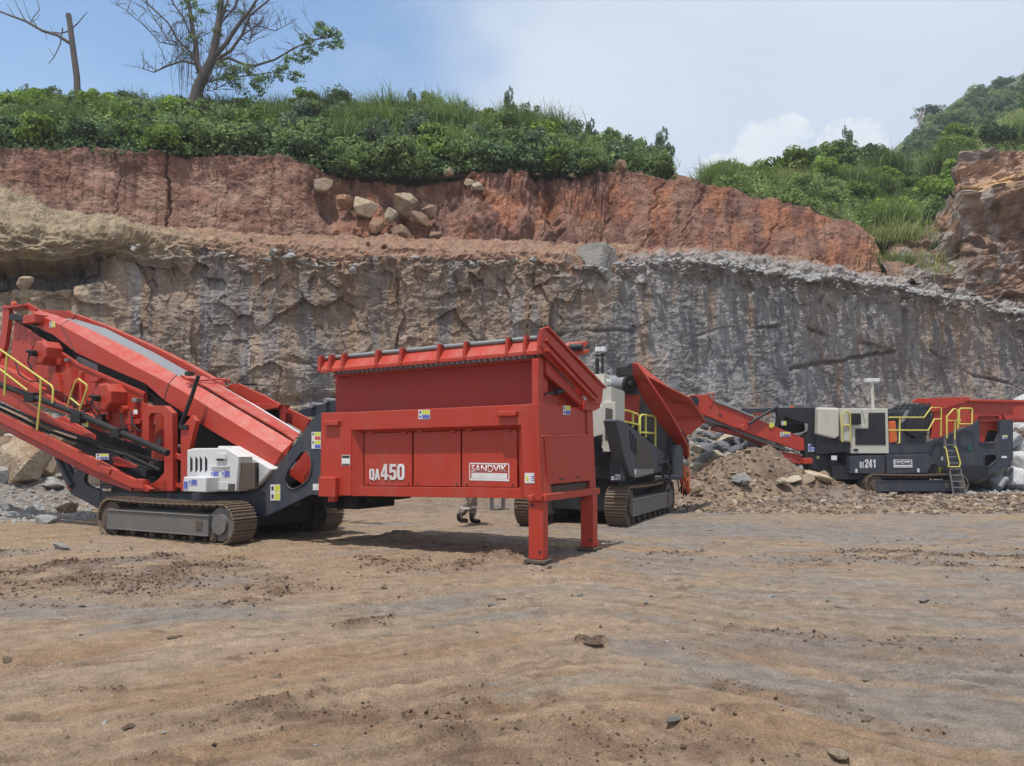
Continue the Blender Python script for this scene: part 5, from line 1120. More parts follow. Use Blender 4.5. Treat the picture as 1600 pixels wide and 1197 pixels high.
# ------------------------------------------------------------ 3: jaw crusher
C = Rig('jaw_crusher', ground(1355, 775), radians(6), 'blue-black mobile jaw crusher with red feed hopper, cream cabinet and long red conveyor', 'jaw crusher')
cu0 = C.v(1352, 762, 0).x; cu1 = C.v(1512, 762, 0).x
crawler(C, cu0, cu1, -.05, .5, .36, ('navy', 'track'), .19, side='left')
crawler(C, cu0, cu1, 2.0, .5, .36, ('navy', 'track'), .19, side='left')
z = lambda x, y: (1300 + x / 5.32, 580 + y / 5.32)
w = lambda x, y: (1060 + x / 5.32, 580 + y / 5.32)
mb = MB(); a0 = C.v(1300, 745, .2); a1 = C.v(1545, 745, .2); mb.box((a0.x, .2, .55), (a1.x, 2.2, 1.0)); mb.build('undercarriage', [M['dark']], C.root)
C.plate('chassis', 'navy', [z(440, 700), z(470, 600), z(800, 590), z(900, 560), z(1180, 440), z(1220, 405), z(1230, 590), z(1360, 590), z(1395, 520), z(1400, 405), z(1505, 405), z(1505, 740), z(1460, 790), z(1300, 870), z(1160, 915), z(1090, 905), z(1060, 870), z(880, 880), z(870, 770), z(830, 780), z(800, 830), z(440, 850)], .25, .12,
        holes=[[z(1265, 700), z(1290, 690), z(1350, 690), z(1370, 715), z(1365, 740), z(1300, 800), z(1280, 798), z(1265, 770)]], bevel=.015)
mb = MB(); P = [C.v(*z(*q), .245) for q in ((1265, 700), (1290, 690), (1350, 690), (1370, 715), (1365, 740), (1300, 800), (1280, 798), (1265, 770))]; mb.tube(P + [P[0]], .02, 6); mb.build('opening_lip', [M['navy']], C.root)
C.plate('chassis_cheek', 'navy', [z(1230, 590), z(1360, 590), z(1355, 605), z(1235, 600)], .2, .1)
C.plate('side_door', 'navy', [z(150, 705), z(440, 700), z(440, 850), z(150, 850)], .06, .4, bevel=.02); C.plate('side_door', 'navy', [z(455, 700), z(800, 690), z(870, 765), z(830, 775), z(795, 845), z(460, 850)], .06, .4, bevel=.02)
C.glyphs('QI', 1343.4, 721.5, 731, 7.4, .05); C.glyphs('241', 1351.5, 717.8, 731, 18, .05)
mb = MB()
for (x0, y0, x1, y1) in ((513, 735, 660, 740), (513, 797, 665, 802), (513, 735, 518, 802), (660, 735, 665, 802), (522, 779, 656, 794)):
    p = C.v(*z(x0, y1), .05); q = C.v(*z(x1, y0), .05); mb.box((p.x, .046, p.z), (q.x, .056, q.z))
mb.build('sign_frame', [M['decalw']], C.root); C.text('SANDVIK', z(520, 0)[0], z(0, 744)[1], z(0, 772)[1], 25.5, .052, bold=.02)
for x, y in ((193, 812), (708, 808), (905, 710)): C.sticker(*z(x, y), 3.4, 6, .04 if y != 710 else .24, 'n')
C.plate('latch', 'decaly', [z(885, 795), z(930, 795), z(930, 860), z(885, 860)], .2, .05); C.sticker(*z(1415, 532), 8, 6, .24, 'yb'); C.sticker(*z(1410, 705), 8, 3.4, .24, 'n'); C.cyl('round_sticker', 'decalg', 1516, 700.5, .235, .01, .09, 20)
# machine body behind the plates
mb = MB(); p = C.v(*z(100, 700), .5); q = C.v(*z(1500, 700), .5); mb.box((p.x, .5, .95), (q.x - .1, 2.4, 1.75)); mb.build('machine_body', [M['dark']], C.root)
# cabinet
C.plate('engine_cabinet', 'cream', [z(60, 310), z(465, 310), z(475, 685), z(155, 685), z(155, 590), z(78, 585), z(78, 500)], .18, 1.6, bevel=.02)
C.plate('radiator_mesh', 'dark', [z(305, 345), z(442, 345), z(448, 613), z(195, 613), z(195, 480), z(305, 478)], .165, .03, bevel=.004); C.plate('cabinet_notch', 'cream', [z(250, 318), z(300, 318), z(300, 474), z(165, 474), z(165, 445), z(282, 445)], .15, .03)
C.bx('air_intake', 'black', *z(160, 350), *z(242, 440), .05, .15, .02); C.plate('handle', 'dark', [z(182, 645), z(218, 645), z(218, 664), z(182, 664)], .16, .03)
C.plate('engine_hood', 'cream', [w(1165, 300), w(1340, 305), w(1340, 540), w(1300, 565), w(1160, 530)], .12, 1.6, bevel=.06)
C.plate('hood_frame', 'dark', [w(1150, 530), w(1210, 545), w(1300, 575), w(1345, 535), w(1340, 590), w(1435, 585), w(1435, 665), w(1150, 690)], .2, 1.2)
C.rail('handrail', [[z(88, 590), z(80, 360), z(95, 338), z(115, 332), z(140, 338), z(152, 360), z(152, 590)], [z(88, 450), z(150, 450)]], .02, .025)
C.tube('lamp_mast', 'cream', [z(342, 310), z(335, 190), z(334, 80)], .9, .055, 10); mb = MB()
for dx in (-28, 28): p = C.v(*z(334 + dx, 80), .9); mb.box((p.x - .13, p.y - .1, p.z - .04), (p.x + .1, p.y + .1, p.z + .08))
p = C.v(*z(334, 92), .9); mb.box((p.x - .22, p.y - .05, p.z - .03), (p.x + .22, p.y + .05, p.z + .03)); mb.build('floodlight', [M['lamp']], C.root, .01)
# tail of the frame left of the cabinet
C.plate('tail_frame', 'dark', [w(760, 305), w(1145, 300), w(1148, 530), w(1200, 545), w(1200, 700), w(1340, 760), w(1430, 760), w(1430, 870), w(1240, 860), w(1050, 790), w(1050, 540), w(1078, 500), w(1070, 440), w(930, 400), w(890, 380), w(860, 440), w(840, 400), w(820, 330)], .35, .2, bevel=.02)
C.plate('tail_inner', 'black', [w(840, 380), w(1080, 420), w(1080, 520), w(960, 520), w(830, 470)], .7, .3); C.plate('tail_bracket', 'steel', [w(1050, 430), w(1078, 440), w(1072, 500), w(1000, 530), w(950, 520), w(1040, 505), w(1055, 490)], .33, .02)
C.sticker(*w(855, 415), 8, 6.5, .33, 'yy'); C.sticker(*w(1078, 605), 5, 12, .33, 'b'); C.sticker(*w(1105, 632), 10.5, 7, .33, 'b'); C.sticker(*w(1270, 702), 9, 7, .17, 'n'); C.sticker(*w(1148, 704), 4.4, 4.4, .33, 'yy')
C.plate('red_block', 'red', [w(1045, 725), w(1110, 722), w(1120, 745), w(1115, 770), w(1040, 772)], .2, .3, bevel=.02)
# conveyor
C.plate('conveyor_frame', 'red', [w(95, 205), w(240, 190), w(270, 220), w(300, 250), w(640, 390), w(1045, 560), w(1050, 660), w(1000, 660), w(540, 500), w(180, 350), w(110, 300)], .35, .12, bevel=.015)
C.plate('conveyor_frame', 'red', [w(95, 205), w(240, 190), w(300, 250), w(640, 390), w(1045, 560), w(1050, 660), w(540, 500), w(180, 350)], 1.45, .12)
mb = MB(); mb.loft([[C.v(*w(x, y), .42), C.v(*w(x, y), .42) + Vector((0, 1.1, 0))] for x, y in ((150, 240), (310, 262), (640, 405), (1000, 560))]); o = mb.build('conveyor_belt', [M['belt']], C.root); o.modifiers.new('t', 'SOLIDIFY').thickness = .03
C.plate('belt_skirt', 'belt', [w(300, 240), w(350, 245), w(480, 305), w(640, 378), w(600, 378), w(470, 320), w(310, 262)], .30, .4, bevel=.02)
C.plate('return_belt', 'belt', [w(180, 365), w(330, 380), w(540, 490), w(820, 610), w(960, 665), w(900, 665), w(640, 570), w(420, 470), w(200, 400)], .5, .9)
C.plate('under_plate', 'red_worn', [w(820, 665), w(1010, 690), w(1045, 730), w(1040, 775), w(940, 760), w(840, 740)], .45, .8); C.plate('under_plate', 'red_worn', [w(315, 470), w(330, 460), w(700, 560), w(820, 660), w(800, 650), w(560, 545), w(320, 490)], .6, .6)
C.rail('head_guard', [[w(240, 190), w(290, 182), w(298, 190), w(262, 300)], [w(100, 205), w(150, 200)]], .33, .025, 'red')
C.cyl('head_roller', 'dark', *w(135, 250), .25, 1.3, .16, 16); C.plate('slot', 'decalk', [w(340, 345), w(348, 347), w(348, 378), w(340, 375)], .34, .02); C.plate('slot', 'decalk', [w(355, 350), w(364, 352), w(362, 382), w(354, 379)], .34, .02)
C.tube('strut', 'dark', [w(580, 440), w(820, 295)], .28, .05, 8); C.plate('strut_bracket', 'red', [w(500, 465), w(545, 440), w(575, 440), w(570, 485), w(530, 490)], .28, .1, bevel=.01)
C.plate('marker_plate', 'decaly', [w(760, 430), w(785, 425), w(800, 450), w(780, 475), w(755, 465)], .32, .03); C.sticker(*w(845, 505), 16, 7, .34, 'yb')
C.plate('side_conveyor', 'navy', [w(545, 315), w(600, 310), w(900, 308), w(880, 340), w(620, 350), w(560, 345)], 2.4, .4); C.plate('side_conveyor_stripe', 'red', [w(620, 350), w(760, 350), w(760, 365), w(640, 362)], 2.3, .1); C.cyl('beacon', 'orange', *w(950, 300), .6, .1, .06, 12)
# jaw box with grid on top
C.plate('jaw_box', 'navy', [z(470, 330), z(640, 320), z(640, 300), z(800, 290), z(830, 300), z(825, 430), z(790, 500), z(780, 600), z(470, 600)], .45, 1.3, bevel=.02)
C.plate('belt_guard', 'dark', [z(640, 430), z(700, 330), z(830, 330), z(830, 450), z(800, 500), z(700, 560), z(610, 500)], .32, .2, bevel=.03); C.plate('guard_stripe', 'belt', [z(620, 330), z(645, 325), z(600, 420), z(570, 430)], .4, .06)
C.plate('flywheel_guard', 'dark', [z(470, 350), z(570, 350), z(570, 410), z(470, 410)], .35, .2)
mb = MB()
for k in range(8):
    x = 500 + 42 * k; mb.tube([C.v(*z(x, 318), .5), C.v(*z(x + 60, 270), 1.6)], .03, 5)
for k in range(4): mb.tube([C.v(*z(480 + 30 * k, 322 - 14 * k), .5 + .35 * k), C.v(*z(790 + 10 * k, 322 - 14 * k), .5 + .35 * k)], .03, 5)
mb.build('roof_grating', [M['dark']], C.root)
C.plate('exhaust_box', 'orange', [z(480, 415), z(530, 415), z(545, 590), z(480, 600)], .30, .3, bevel=.03)
# red hopper
C.plate('feed_hopper', 'red', [z(690, 236), z(720, 228), z(1100, 212), z(1140, 214), z(1145, 225), z(1130, 250), z(870, 336), z(830, 340), z(822, 268), z(676, 262)], .35, .08, bevel=.01)
C.plate('feed_hopper', 'red', [z(1145, 234), z(1640, 244), z(1640, 278), z(1510, 298), z(1500, 405), z(1440, 405), z(1420, 360), z(1225, 370), z(1200, 410), z(1160, 450), z(1060, 470), z(900, 560), z(820, 560), z(830, 460), z(850, 340), z(1130, 252)], .40, .10, bevel=.012)
C.plate('hopper_lip', 'red', [z(1140, 234), z(1650, 244), z(1650, 262), z(1140, 252)], .28, .1, bevel=.01)
C.plate('feed_hopper', 'red', [z(700, 225), z(1640, 240), z(1640, 400), z(900, 400)], 2.3, .08)
mb = MB(); p = C.v(*z(1000, 420), .5); q = C.v(*z(1640, 300), .5); mb.box((p.x, .5, p.z), (q.x, 2.3, p.z + .1)); mb.build('hopper_floor', [M['red']], C.root)
C.plate('vibrating_feeder', 'red', [z(1225, 370), z(1390, 370), z(1390, 500), z(1300, 490), z(1265, 590), z(1225, 590)], .6, .6); C.plate('feeder_motor', 'black', [z(1290, 490), z(1385, 480), z(1385, 585), z(1270, 590)], .65, .2)
C.plate('hopper_brace', 'red', [z(1265, 235), z(1310, 238), z(1310, 256), z(1265, 254)], .25, .05); C.plate('red_corner', 'red', [z(1215, 840), z(1290, 850), z(1300, 880), z(1240, 890)], .24, .05)
# railings
C.rail('handrail', [[z(470, 385), z(765, 385), z(825, 303), z(905, 303), z(905, 540)], [z(470, 492), z(800, 492), z(850, 400), z(905, 400)], [z(563, 388), z(563, 598), z(545, 598)]], .02, .026)
C.rail('handrail', [[z(955, 560), z(955, 375), z(1012, 313), z(1035, 318), z(1045, 340), z(1048, 480)], [z(955, 411), z(1020, 411), z(1020, 565)], [z(1035, 408), z(1070, 408)]], .02, .028)
C.rail('gate_rail', [[z(1058, 440), z(1058, 320), z(1068, 310), z(1160, 310), z(1165, 320), z(1165, 440), z(1058, 440)]], .02, .028)
# ladder
l_ = empty('ladder', (0, 0, 0)); bpy.data.objects.remove(l_)
mb = MB()
for a_, b_ in (((935, 565), (1010, 1022)), ((1015, 565), (1110, 1018))): mb.tube([C.v(*z(*a_), -.12), C.v(*z(*b_), -.45)], .035, 6)
ld = mb.build('ladder', [M['frame']], C.root)
for k in range(9):
    f = .10 + .89 * k / 8; v_ = -.12 - .33 * f; a_ = C.v(*z(935 + 75 * f, 565 + 457 * f), v_); b_ = C.v(*z(1015 + 95 * f, 565 + 453 * f), v_); mb = MB(); mb.box((a_.x, v_ - .04, a_.z - .015), (b_.x, v_ + .08, a_.z + .015)); mb.build('rung', [M['steel']], ld)
C.rail('ladder_rail', [[(*z(928, 625), -.2), (*z(948, 645), -.25), (*z(972, 775), -.35), (*z(965, 795), -.36)], [(*z(1010, 625), -.2), (*z(1030, 635), -.25), (*z(1068, 760), -.35), (*z(1060, 795), -.36), (*z(975, 797), -.36)]], -.3, .024)

# ------------------------------------------------------------ person walking behind the hopper
def skin_body(name, verts, edges, radii, mat, sub=2, parent=None, root=0):
    me = bpy.data.meshes.new(name); me.from_pydata(verts, edges, []); o = bpy.data.objects.new(name, me); COL.objects.link(o)
    o.modifiers.new('skin', 'SKIN'); lay = me.skin_vertices[0] if me.skin_vertices else None
    if lay is None:
        bpy.context.view_layer.objects.active = o; lay = me.skin_vertices[0]
    for i, r in enumerate(radii): lay.data[i].radius = (r, r) if not isinstance(r, tuple) else r; lay.data[i].use_root = (i == root)
    s = o.modifiers.new('sub', 'SUBSURF'); s.levels = sub; s.render_levels = sub
    dg = bpy.context.evaluated_depsgraph_get(); dg.update(); m2 = bpy.data.meshes.new_from_object(o.evaluated_get(dg))
    m2.polygons.foreach_set('use_smooth', [True] * len(m2.polygons)); m2.materials.clear(); m2.materials.append(mat); bpy.data.objects.remove(o)
    n = bpy.data.objects.new(name, m2); COL.objects.link(n); n.parent = parent; return n
M['skin'] = paint('skin', (.20, .11, .07), .55, dirt=.1, bump=0)
def camo():
    m, nt, b = mat_new('camouflage_cloth'); L = nt.links.new; tc = N(nt, 'ShaderNodeTexCoord'); n = N(nt, 'ShaderNodeTexNoise'); n.inputs['Scale'].default_value = 7; n.inputs['Detail'].default_value = 3; L(tc.outputs['Object'], n.inputs[0])
    r = N(nt, 'ShaderNodeValToRGB'); r.color_ramp.interpolation = 'CONSTANT'; e = r.color_ramp.elements; e[0].color = (.10, .075, .06, 1); e[0].position = 0; e[1].position = .46; e[1].color = (.27, .22, .18, 1)
    q = e.new(.54); q.color = (.20, .11, .08, 1); q = e.new(.62); q.color = (.36, .33, .31, 1); L(n.outputs['Fac'], r.inputs[0]); L(r.outputs[0], b.inputs['Base Color']); b.inputs['Roughness'].default_value = .9; return m
M['camo'] = camo()
pf = ground(733, 820); pr = empty('person', (pf.x, pf.y, gh(pf.x, pf.y) if 'gh' in globals() else 0), radians(-68)); tag(pr, 'person in camouflage trousers and dark boots walking behind the red hopper, only legs in view', 'person')
# x = across, y = walking direction; stride left to right in the picture
V = [(0, 0, .95), (.0, 0, 1.15), (0, .02, 1.38), (0, .03, 1.50), (0, .05, 1.62), (0, .05, 1.74), (-.20, .02, 1.42), (-.26, -.06, 1.15), (-.24, .08, .95), (-.24, .14, .88), (.20, .02, 1.42), (.26, .10, 1.16), (.22, .26, 1.02), (.22, .33, .98),
     (-.11, 0, .90), (-.12, .14, .52), (-.12, .10, .10), (-.12, .24, .05), (.11, 0, .90), (.12, -.02, .50), (.12, -.26, .16), (.12, -.17, .06)]
E_ = [(0, 1), (1, 2), (2, 3), (3, 4), (4, 5), (2, 6), (6, 7), (7, 8), (8, 9), (2, 10), (10, 11), (11, 12), (12, 13), (0, 14), (14, 15), (15, 16), (16, 17), (0, 18), (18, 19), (19, 20), (20, 21)]
Rr = [.15, .14, .17, .06, .095, .08, .075, .05, .038, .035, .075, .05, .038, .035, .105, .075, .055, .045, .105, .075, .055, .045]
skin_body('body', V, E_, Rr, M['skin'], 2, pr)
skin_body('trousers', [(0, 0, .98), (-.11, 0, .88), (-.12, .14, .52), (-.12, .105, .14), (.11, 0, .88), (.12, -.02, .50), (.12, -.235, .20)], [(0, 1), (1, 2), (2, 3), (0, 4), (4, 5), (5, 6)], [.165, .125, .10, .085, .125, .10, .085], M['camo'], 2, pr)
skin_body('shirt', [(0, 0, .98), (0, 0, 1.15), (0, .02, 1.40), (-.20, .02, 1.42), (-.26, -.06, 1.15), (.20, .02, 1.42), (.26, .10, 1.16)], [(0, 1), (1, 2), (2, 3), (3, 4), (2, 5), (5, 6)], [.17, .165, .185, .09, .065, .09, .065], M['camo'], 2, pr)
for sx, yy, zz, pt in ((-.12, .10, .0, 0), (.12, -.26, .05, -.5)):
    skin_body('boot', [(sx, yy, .22 + zz), (sx, yy, .07 + zz), (sx, yy + .10, .055 + zz), (sx, yy + .20, .045 + zz)], [(0, 1), (1, 2), (2, 3)], [.062, .062, .055, .045], M['black'], 1, pr)
for sx, yy, zz in ((-.12, .12, .36), (.12, -.12, .36)):
    mb = MB(); mb.tube([(sx, yy, zz - .025), (sx, yy, zz + .025)], .104, 16); mb.build('reflective_band', [M['decalw']], pr)
mb = MB(); mb.tube([(0, .05, 1.70), (0, .05, 1.78), (0, .05, 1.83)], [.115, .10, .03], 16); mb.tube([(0, .05, 1.70), (0, .05, 1.71)], .14, 16); mb.build('helmet', [M['decaly']], pr)
# step ladder standing behind the hopper
g_ = ground(778, 797); s_ = empty('step_ladder', (g_.x, g_.y, 0), radians(5)); tag(s_, 'grey metal steps standing behind the red hopper, right of the walking person', 'steps')
mb = MB()
for x, l in ((-.16, -.02), (.14, .05)): mb.box((x - .05, -.03, 0), (x + .05, .03, .9))
st_ = mb.build('side_rail', [M['frame']], s_, .006)
for k in range(3): mb = MB(); mb.box((-.12, -.10, .08 + .28 * k), (.10, .10, .10 + .28 * k)); mb.build('tread', [M['steel']], s_, .004)

# ============================================================ ROCKS
def rock_shape(seed, sub=3, planes=17, flat=1.0, rough=.03):
    """a stone bounded by random split faces"""
    r = np.random.RandomState(seed)
    bm = bmesh.new(); bmesh.ops.create_icosphere(bm, subdivisions=sub, radius=1.0)
    V = np.array([v.co[:] for v in bm.verts]); F = np.array([[v.index for v in f.verts] for f in bm.faces]); bm.free()
    n = r.normal(size=(planes, 3)); n /= np.linalg.norm(n, axis=1)[:, None]; dd = r.uniform(.45, .82, planes)
    dots = V @ n.T; rad = np.min(np.where(dots > .05, dd[None] / np.maximum(dots, .05), 9), axis=1); rad = np.minimum(rad, 1.15)
    W = V * rad[:, None]
    W += V * (rough * fbm(W[:, 0] * 3 + seed, W[:, 1] * 3 + W[:, 2] * 2.3, 3))[:, None]
    W[:, 2] *= flat
    return W, F
ROCKME = {}
def rock_mesh(kind, k, flat, sub=3):
    key = (kind, k, flat, sub)
    if key not in ROCKME:
        W, F = rock_shape(100 + k * 7, sub, flat=flat, rough=.035)
        o = np_mesh('stone', W, F, M[kind]); ROCKME[key] = o.data; bpy.data.objects.remove(o)
    return ROCKME[key]
def put_rock(name, kind, loc, size, label, group, k=None, flat=.75, rz=None, tilt=.3, cat='rock', sub=3, asp=(1, 1, 1)):
    k = random.randrange(7) if k is None else k
    o = bpy.data.objects.new(name, rock_mesh(kind, k, flat, sub)); COL.objects.link(o)
    o.location = loc; o.scale = (size * asp[0], size * asp[1], size * asp[2])
    o.rotation_euler = (random.uniform(-tilt, tilt), random.uniform(-tilt, tilt), random.uniform(0, 6.28) if rz is None else rz)
    tag(o, label, cat, group); return o
def gh(x, y): return float(ground_h(np.array([x]), np.array([y]))[0])
def on_ground(px, py):
    """where the sight line through a pixel meets the modelled ground"""
    d = ray(px, py); t = 3.0; p = None
    ts = np.linspace(2.5, 40, 1500); X = d.x * ts; Y = d.y * ts; Z = CAMH + d.z * ts
    H = ground_h(X, Y); i = np.argmax(Z < H)
    return Vector((X[i], Y[i], H[i])) if (Z < H).any() else Vector((X[-1], Y[-1], H[-1]))
def scatter(name, P, S, mat, label, cat, seed=0, flat=.6, planes=9):
    """uncountable small stones: one mesh"""
    r = np.random.RandomState(seed); protos = [rock_shape(300 + i, 1, planes, flat, .0) for i in range(5)]
    Vs = []; Fs = []; off = 0
    P = np.asarray(P, float); S = np.asarray(S, float)
    for i, (W, F) in enumerate(protos):
        idx = np.where(np.arange(len(P)) % 5 == i)[0]
        if len(idx) == 0: continue
        a = r.uniform(0, 6.28, len(idx)); b = r.uniform(-.5, .5, len(idx))
        ca, sa, cb, sb = np.cos(a), np.sin(a), np.cos(b), np.sin(b)
        R = np.zeros((len(idx), 3, 3)); R[:, 0, 0] = ca; R[:, 0, 1] = -sa * cb; R[:, 0, 2] = sa * sb; R[:, 1, 0] = sa; R[:, 1, 1] = ca * cb; R[:, 1, 2] = -ca * sb; R[:, 2, 1] = sb; R[:, 2, 2] = cb
        sc = S[idx][:, None] * r.uniform(.7, 1.3, (len(idx), 3))
        X = np.einsum('nij,nkj->nki', R, W[None] * sc[:, None, :]) + P[idx][:, None, :]
        Vs.append(X.reshape(-1, 3)); Fs.append((F[None] + (np.arange(len(idx)) * len(W))[:, None, None] + off).reshape(-1, 3)); off += len(idx) * len(W)
    o = np_mesh(name, np.concatenate(Vs), np.concatenate(Fs), mat)
    tag(o, label, cat, kind='stuff'); return o

def ordinal(i, n, what, far='left'):
    w = ['leftmost', 'second', 'third', 'fourth', 'fifth', 'sixth', 'seventh', 'eighth', 'ninth', 'tenth', 'eleventh', 'twelfth', 'thirteenth', 'fourteenth', 'fifteenth', 'sixteenth', 'seventeenth', 'eighteenth', 'nineteenth', 'twentieth', 'twenty-first', 'twenty-second', 'twenty-third', 'twenty-fourth', 'twenty-fifth', 'twenty-sixth', 'twenty-seventh', 'twenty-eighth', 'twenty-ninth', 'thirtieth']
    if i == 0: return 'leftmost ' + what
    if i == n - 1: return 'rightmost ' + what
    return '%s %s counting from the left' % (w[i], what)

# --- boulders beside the screening plant (left)
LB_ = [  # px, py centre, distance, size, material, flat, words
    (40, 737, 21.5, .72, 'st_tan', .85, 'large pale tan boulder with a flat face on the left gravel heap'),
    (14, 712, 23.0, .62, 'st_brown', .8, 'brown boulder at the left picture edge above the gravel'),
    (62, 705, 23.6, .50, 'st_tan', .8, 'tan boulder behind the large pale one on the left heap'),
    (30, 690, 24.8, .55, 'st_light', .7, 'light grey pointed boulder high on the left heap'),
    (8, 672, 25.5, .8, 'st_brown', .8, 'big dark brown boulder at the top of the left heap'),
    (6, 745, 21.0, .38, 'st_light', .8, 'small whitish boulder at the left edge beside the pale tan boulder'),
    (72, 728, 22.0, .42, 'st_tan', .9, 'upright tan block right of the large pale boulder'),
    (84, 757, 21.0, .30, 'st_light', .6, 'grey stone lying at the foot of the pale boulder'),
    (118, 725, 24.0, .50, 'st_light', .75, 'pale boulder seen through the dark chassis fork'),
    (142, 745, 23.5, .48, 'st_cream', .8, 'cream boulder behind the opening of the dark chassis'),
    (50, 660, 26.5, .55, 'st_tan', .7, 'tan boulder high behind the red lower beam'),
    (95, 690, 26.0, .55, 'st_brown', .7, 'brown boulder half hidden behind the red lower beam'),
    (75, 812, 17.6, .20, 'st_light', .7, 'grey wedge shaped stone on the foot of the gravel slope'),
    (105, 795, 18.6, .26, 'st_brown', .45, 'flat brown stone lying below the dark chassis fork'),
    (50, 797, 19.2, .15, 'st_light', .7, 'small grey stone on the gravel slope above the wedge stone'),
    (12, 790, 19.5, .17, 'st_light', .7, 'small grey stone near the left edge of the gravel slope'),
    (95, 852, 13.1, .13, 'st_light', .5, 'flat blue-grey stone lying alone on the mud left of the track')]
for (x, y, Y, s, m, fl, w) in LB_:
    p = at(x, y, Y)
    p = on_ground(x, y + 6); s *= 1.3 * p.y / Y; p.z += .25 * s
    put_rock('boulder', m, p, s, w, 'boulders on the left heap', flat=fl, sub=4 if s > .45 else 3, cat='boulder', asp=(1.15, .9, 1))
# --- slate-grey blast rock between the machines
def cluster(pts, group, name, what, mats, flat):
    pts = sorted(pts)
    for i, (x, y, Y, s, mi) in enumerate(pts):
        put_rock(name, mats[mi][0], at(x, y, Y), s, mats[mi][1] + ' ' + ordinal(i, len(pts), what), group, flat=flat, tilt=.6, cat='rock')
GR = [(1078, 668, 31, .45, 0), (1100, 672, 30.6, .75, 0), (1092, 690, 29.6, .5, 0), (1120, 662, 31, .62, 0), (1112, 685, 29.8, .5, 0), (1128, 678, 29.8, .5, 0), (1145, 690, 29.2, .55, 0), (1108, 702, 29, .5, 0),
      (1130, 700, 28.8, .6, 0), (1152, 704, 28.4, .6, 0), (1140, 664, 31.2, .6, 0), (1160, 672, 30.5, .55, 0), (1147, 685, 29.4, .42, 1), (1168, 688, 29.5, .6, 0), (1135, 686, 28.9, .42, 1), (1176, 696, 29, .65, 0),
      (1118, 712, 28, .45, 1), (1098, 716, 27.4, .45, 2), (1088, 700, 28.6, .35, 1), (1192, 692, 30, .6, 0), (1140, 718, 27.5, .4, 2), (1086, 728, 26.6, .35, 1), (1072, 740, 25.6, .28, 2), (1104, 730, 26.4, .42, 3), (1164, 712, 27.4, .35, 1)]
cluster(GR, 'blast rocks heaped between the two right machines', 'blast_rock', 'rock of the blast heap under the red conveyor', [('st_grey', 'dark slate'), ('st_cream', 'cream'), ('st_light', 'pale grey'), ('st_brown', 'brown')], .55)
BR = [(1118, 745, 24.2, .42, 2), (1155, 747, 23.2, .32, 1), (1168, 752, 23, .22, 1), (1225, 752, 23.5, .30, 0), (1240, 749, 23.8, .28, 0), (1275, 745, 24.2, .55, 3), (1255, 752, 24, .45, 3), (1090, 765, 22.5, .30, 3), (1215, 782, 21, .22, 0), (1300, 792, 20.6, .14, 1), (1325, 796, 20.4, .20, 1), (1395, 773, 22.2, .20, 0), (1290, 788, 21, .14, 0), (1455, 783, 22, .24, 0), (1340, 797, 19.8, .16, 0), (1495, 800, 20, .2, 1), (1590, 782, 22, .2, 0)]
cluster(BR, 'single rocks on the dirt heap and berm', 'loose_rock', 'rock on the dirt heap and berm', [('st_cream', 'cream'), ('st_light', 'pale grey'), ('st_brown', 'brown'), ('st_tan', 'tan')], .55)
WR = [(1590, 665, 31, .8, 0), (1575, 690, 30, .6, 0), (1598, 700, 29.6, .7, 0), (1568, 715, 29.2, .6, 0), (1590, 722, 28.6, .8, 0), (1570, 738, 28, .6, 0), (1550, 720, 29, .55, 0), (1546, 742, 27.6, .5, 1), (1588, 745, 27.2, .6, 0), (1562, 752, 27, .4, 0), (1600, 640, 33, .9, 0), (1532, 748, 27.5, .4, 1), (1610, 680, 31, .8, 0), (1616, 720, 29, .8, 0)]
cluster(WR, 'white boulders behind the right end of the jaw crusher', 'white_boulder', 'boulder of the pale heap at the right edge', [('st_white', 'white'), ('st_cream', 'cream')], .8)
# --- stones on the bench above the rock wall
LG = [(935, 412, 1.45, 1, 4), (905, 428, .75, 1, 3), (962, 432, .8, 1, 3), (875, 428, .35, 1, 3), (860, 432, .3, 1, 3), (998, 407, .26, 2, 3), (1050, 404, .28, 0, 3), (1075, 402, .22, 0, 3), (1095, 405, .28, 0, 3), (1130, 408, .2, 1, 3), (1180, 412, .36, 0, 3), (1285, 427, .3, 1, 3), (1225, 415, .25, 3, 3),
      (1325, 436, .2, 1, 3), (1350, 438, .2, 3, 3), (1398, 442, .36, 3, 3), (1435, 448, .35, 4, 3), (1460, 448, .25, 4, 3), (600, 383, .2, 5, 3), (575, 380, .16, 5, 3), (770, 401, .22, 5, 3), (455, 378, .13, 5, 3), (392, 373, .13, 3, 3), (1015, 418, .3, 0, 3), (1150, 425, .4, 0, 3), (1110, 428, .35, 0, 3), (1215, 436, .4, 0, 3), (1040, 424, .34, 0, 3)]
LG.sort()
cols = [('st_mid', 'pale grey'), ('st_mid', 'grey'), ('st_brown', 'dark brown'), ('st_tan', 'tan'), ('st_cream', 'cream'), ('st_red', 'orange-brown')]
for i, (x, y, s, c, sub) in enumerate(LG):
    Y = float(YB(x)) + 1.0
    lab = 'large angular grey boulder perched on the edge of the rock wall' if x == 935 else cols[c][1] + ' ' + ordinal(i, len(LG), 'stone on the bench over the wall')
    if 960 < x < 965 or 900 < x < 910: lab = 'broken grey block leaning on the %s side of the perched boulder' % ('right' if x > 935 else 'left')
    put_rock('ledge_stone', cols[c][0], at(x, y, Y), s, lab, 'stones along the bench above the rock wall', flat=.7 if s < .5 else .85, sub=sub, cat='stone')
put_rock('boulder', 'st_tan', at(40, 440, 28.0), .42, 'pale block sitting in the dark recess under the yellow rock bulge', None, flat=.7, rz=.2, tilt=.1, cat='boulder')
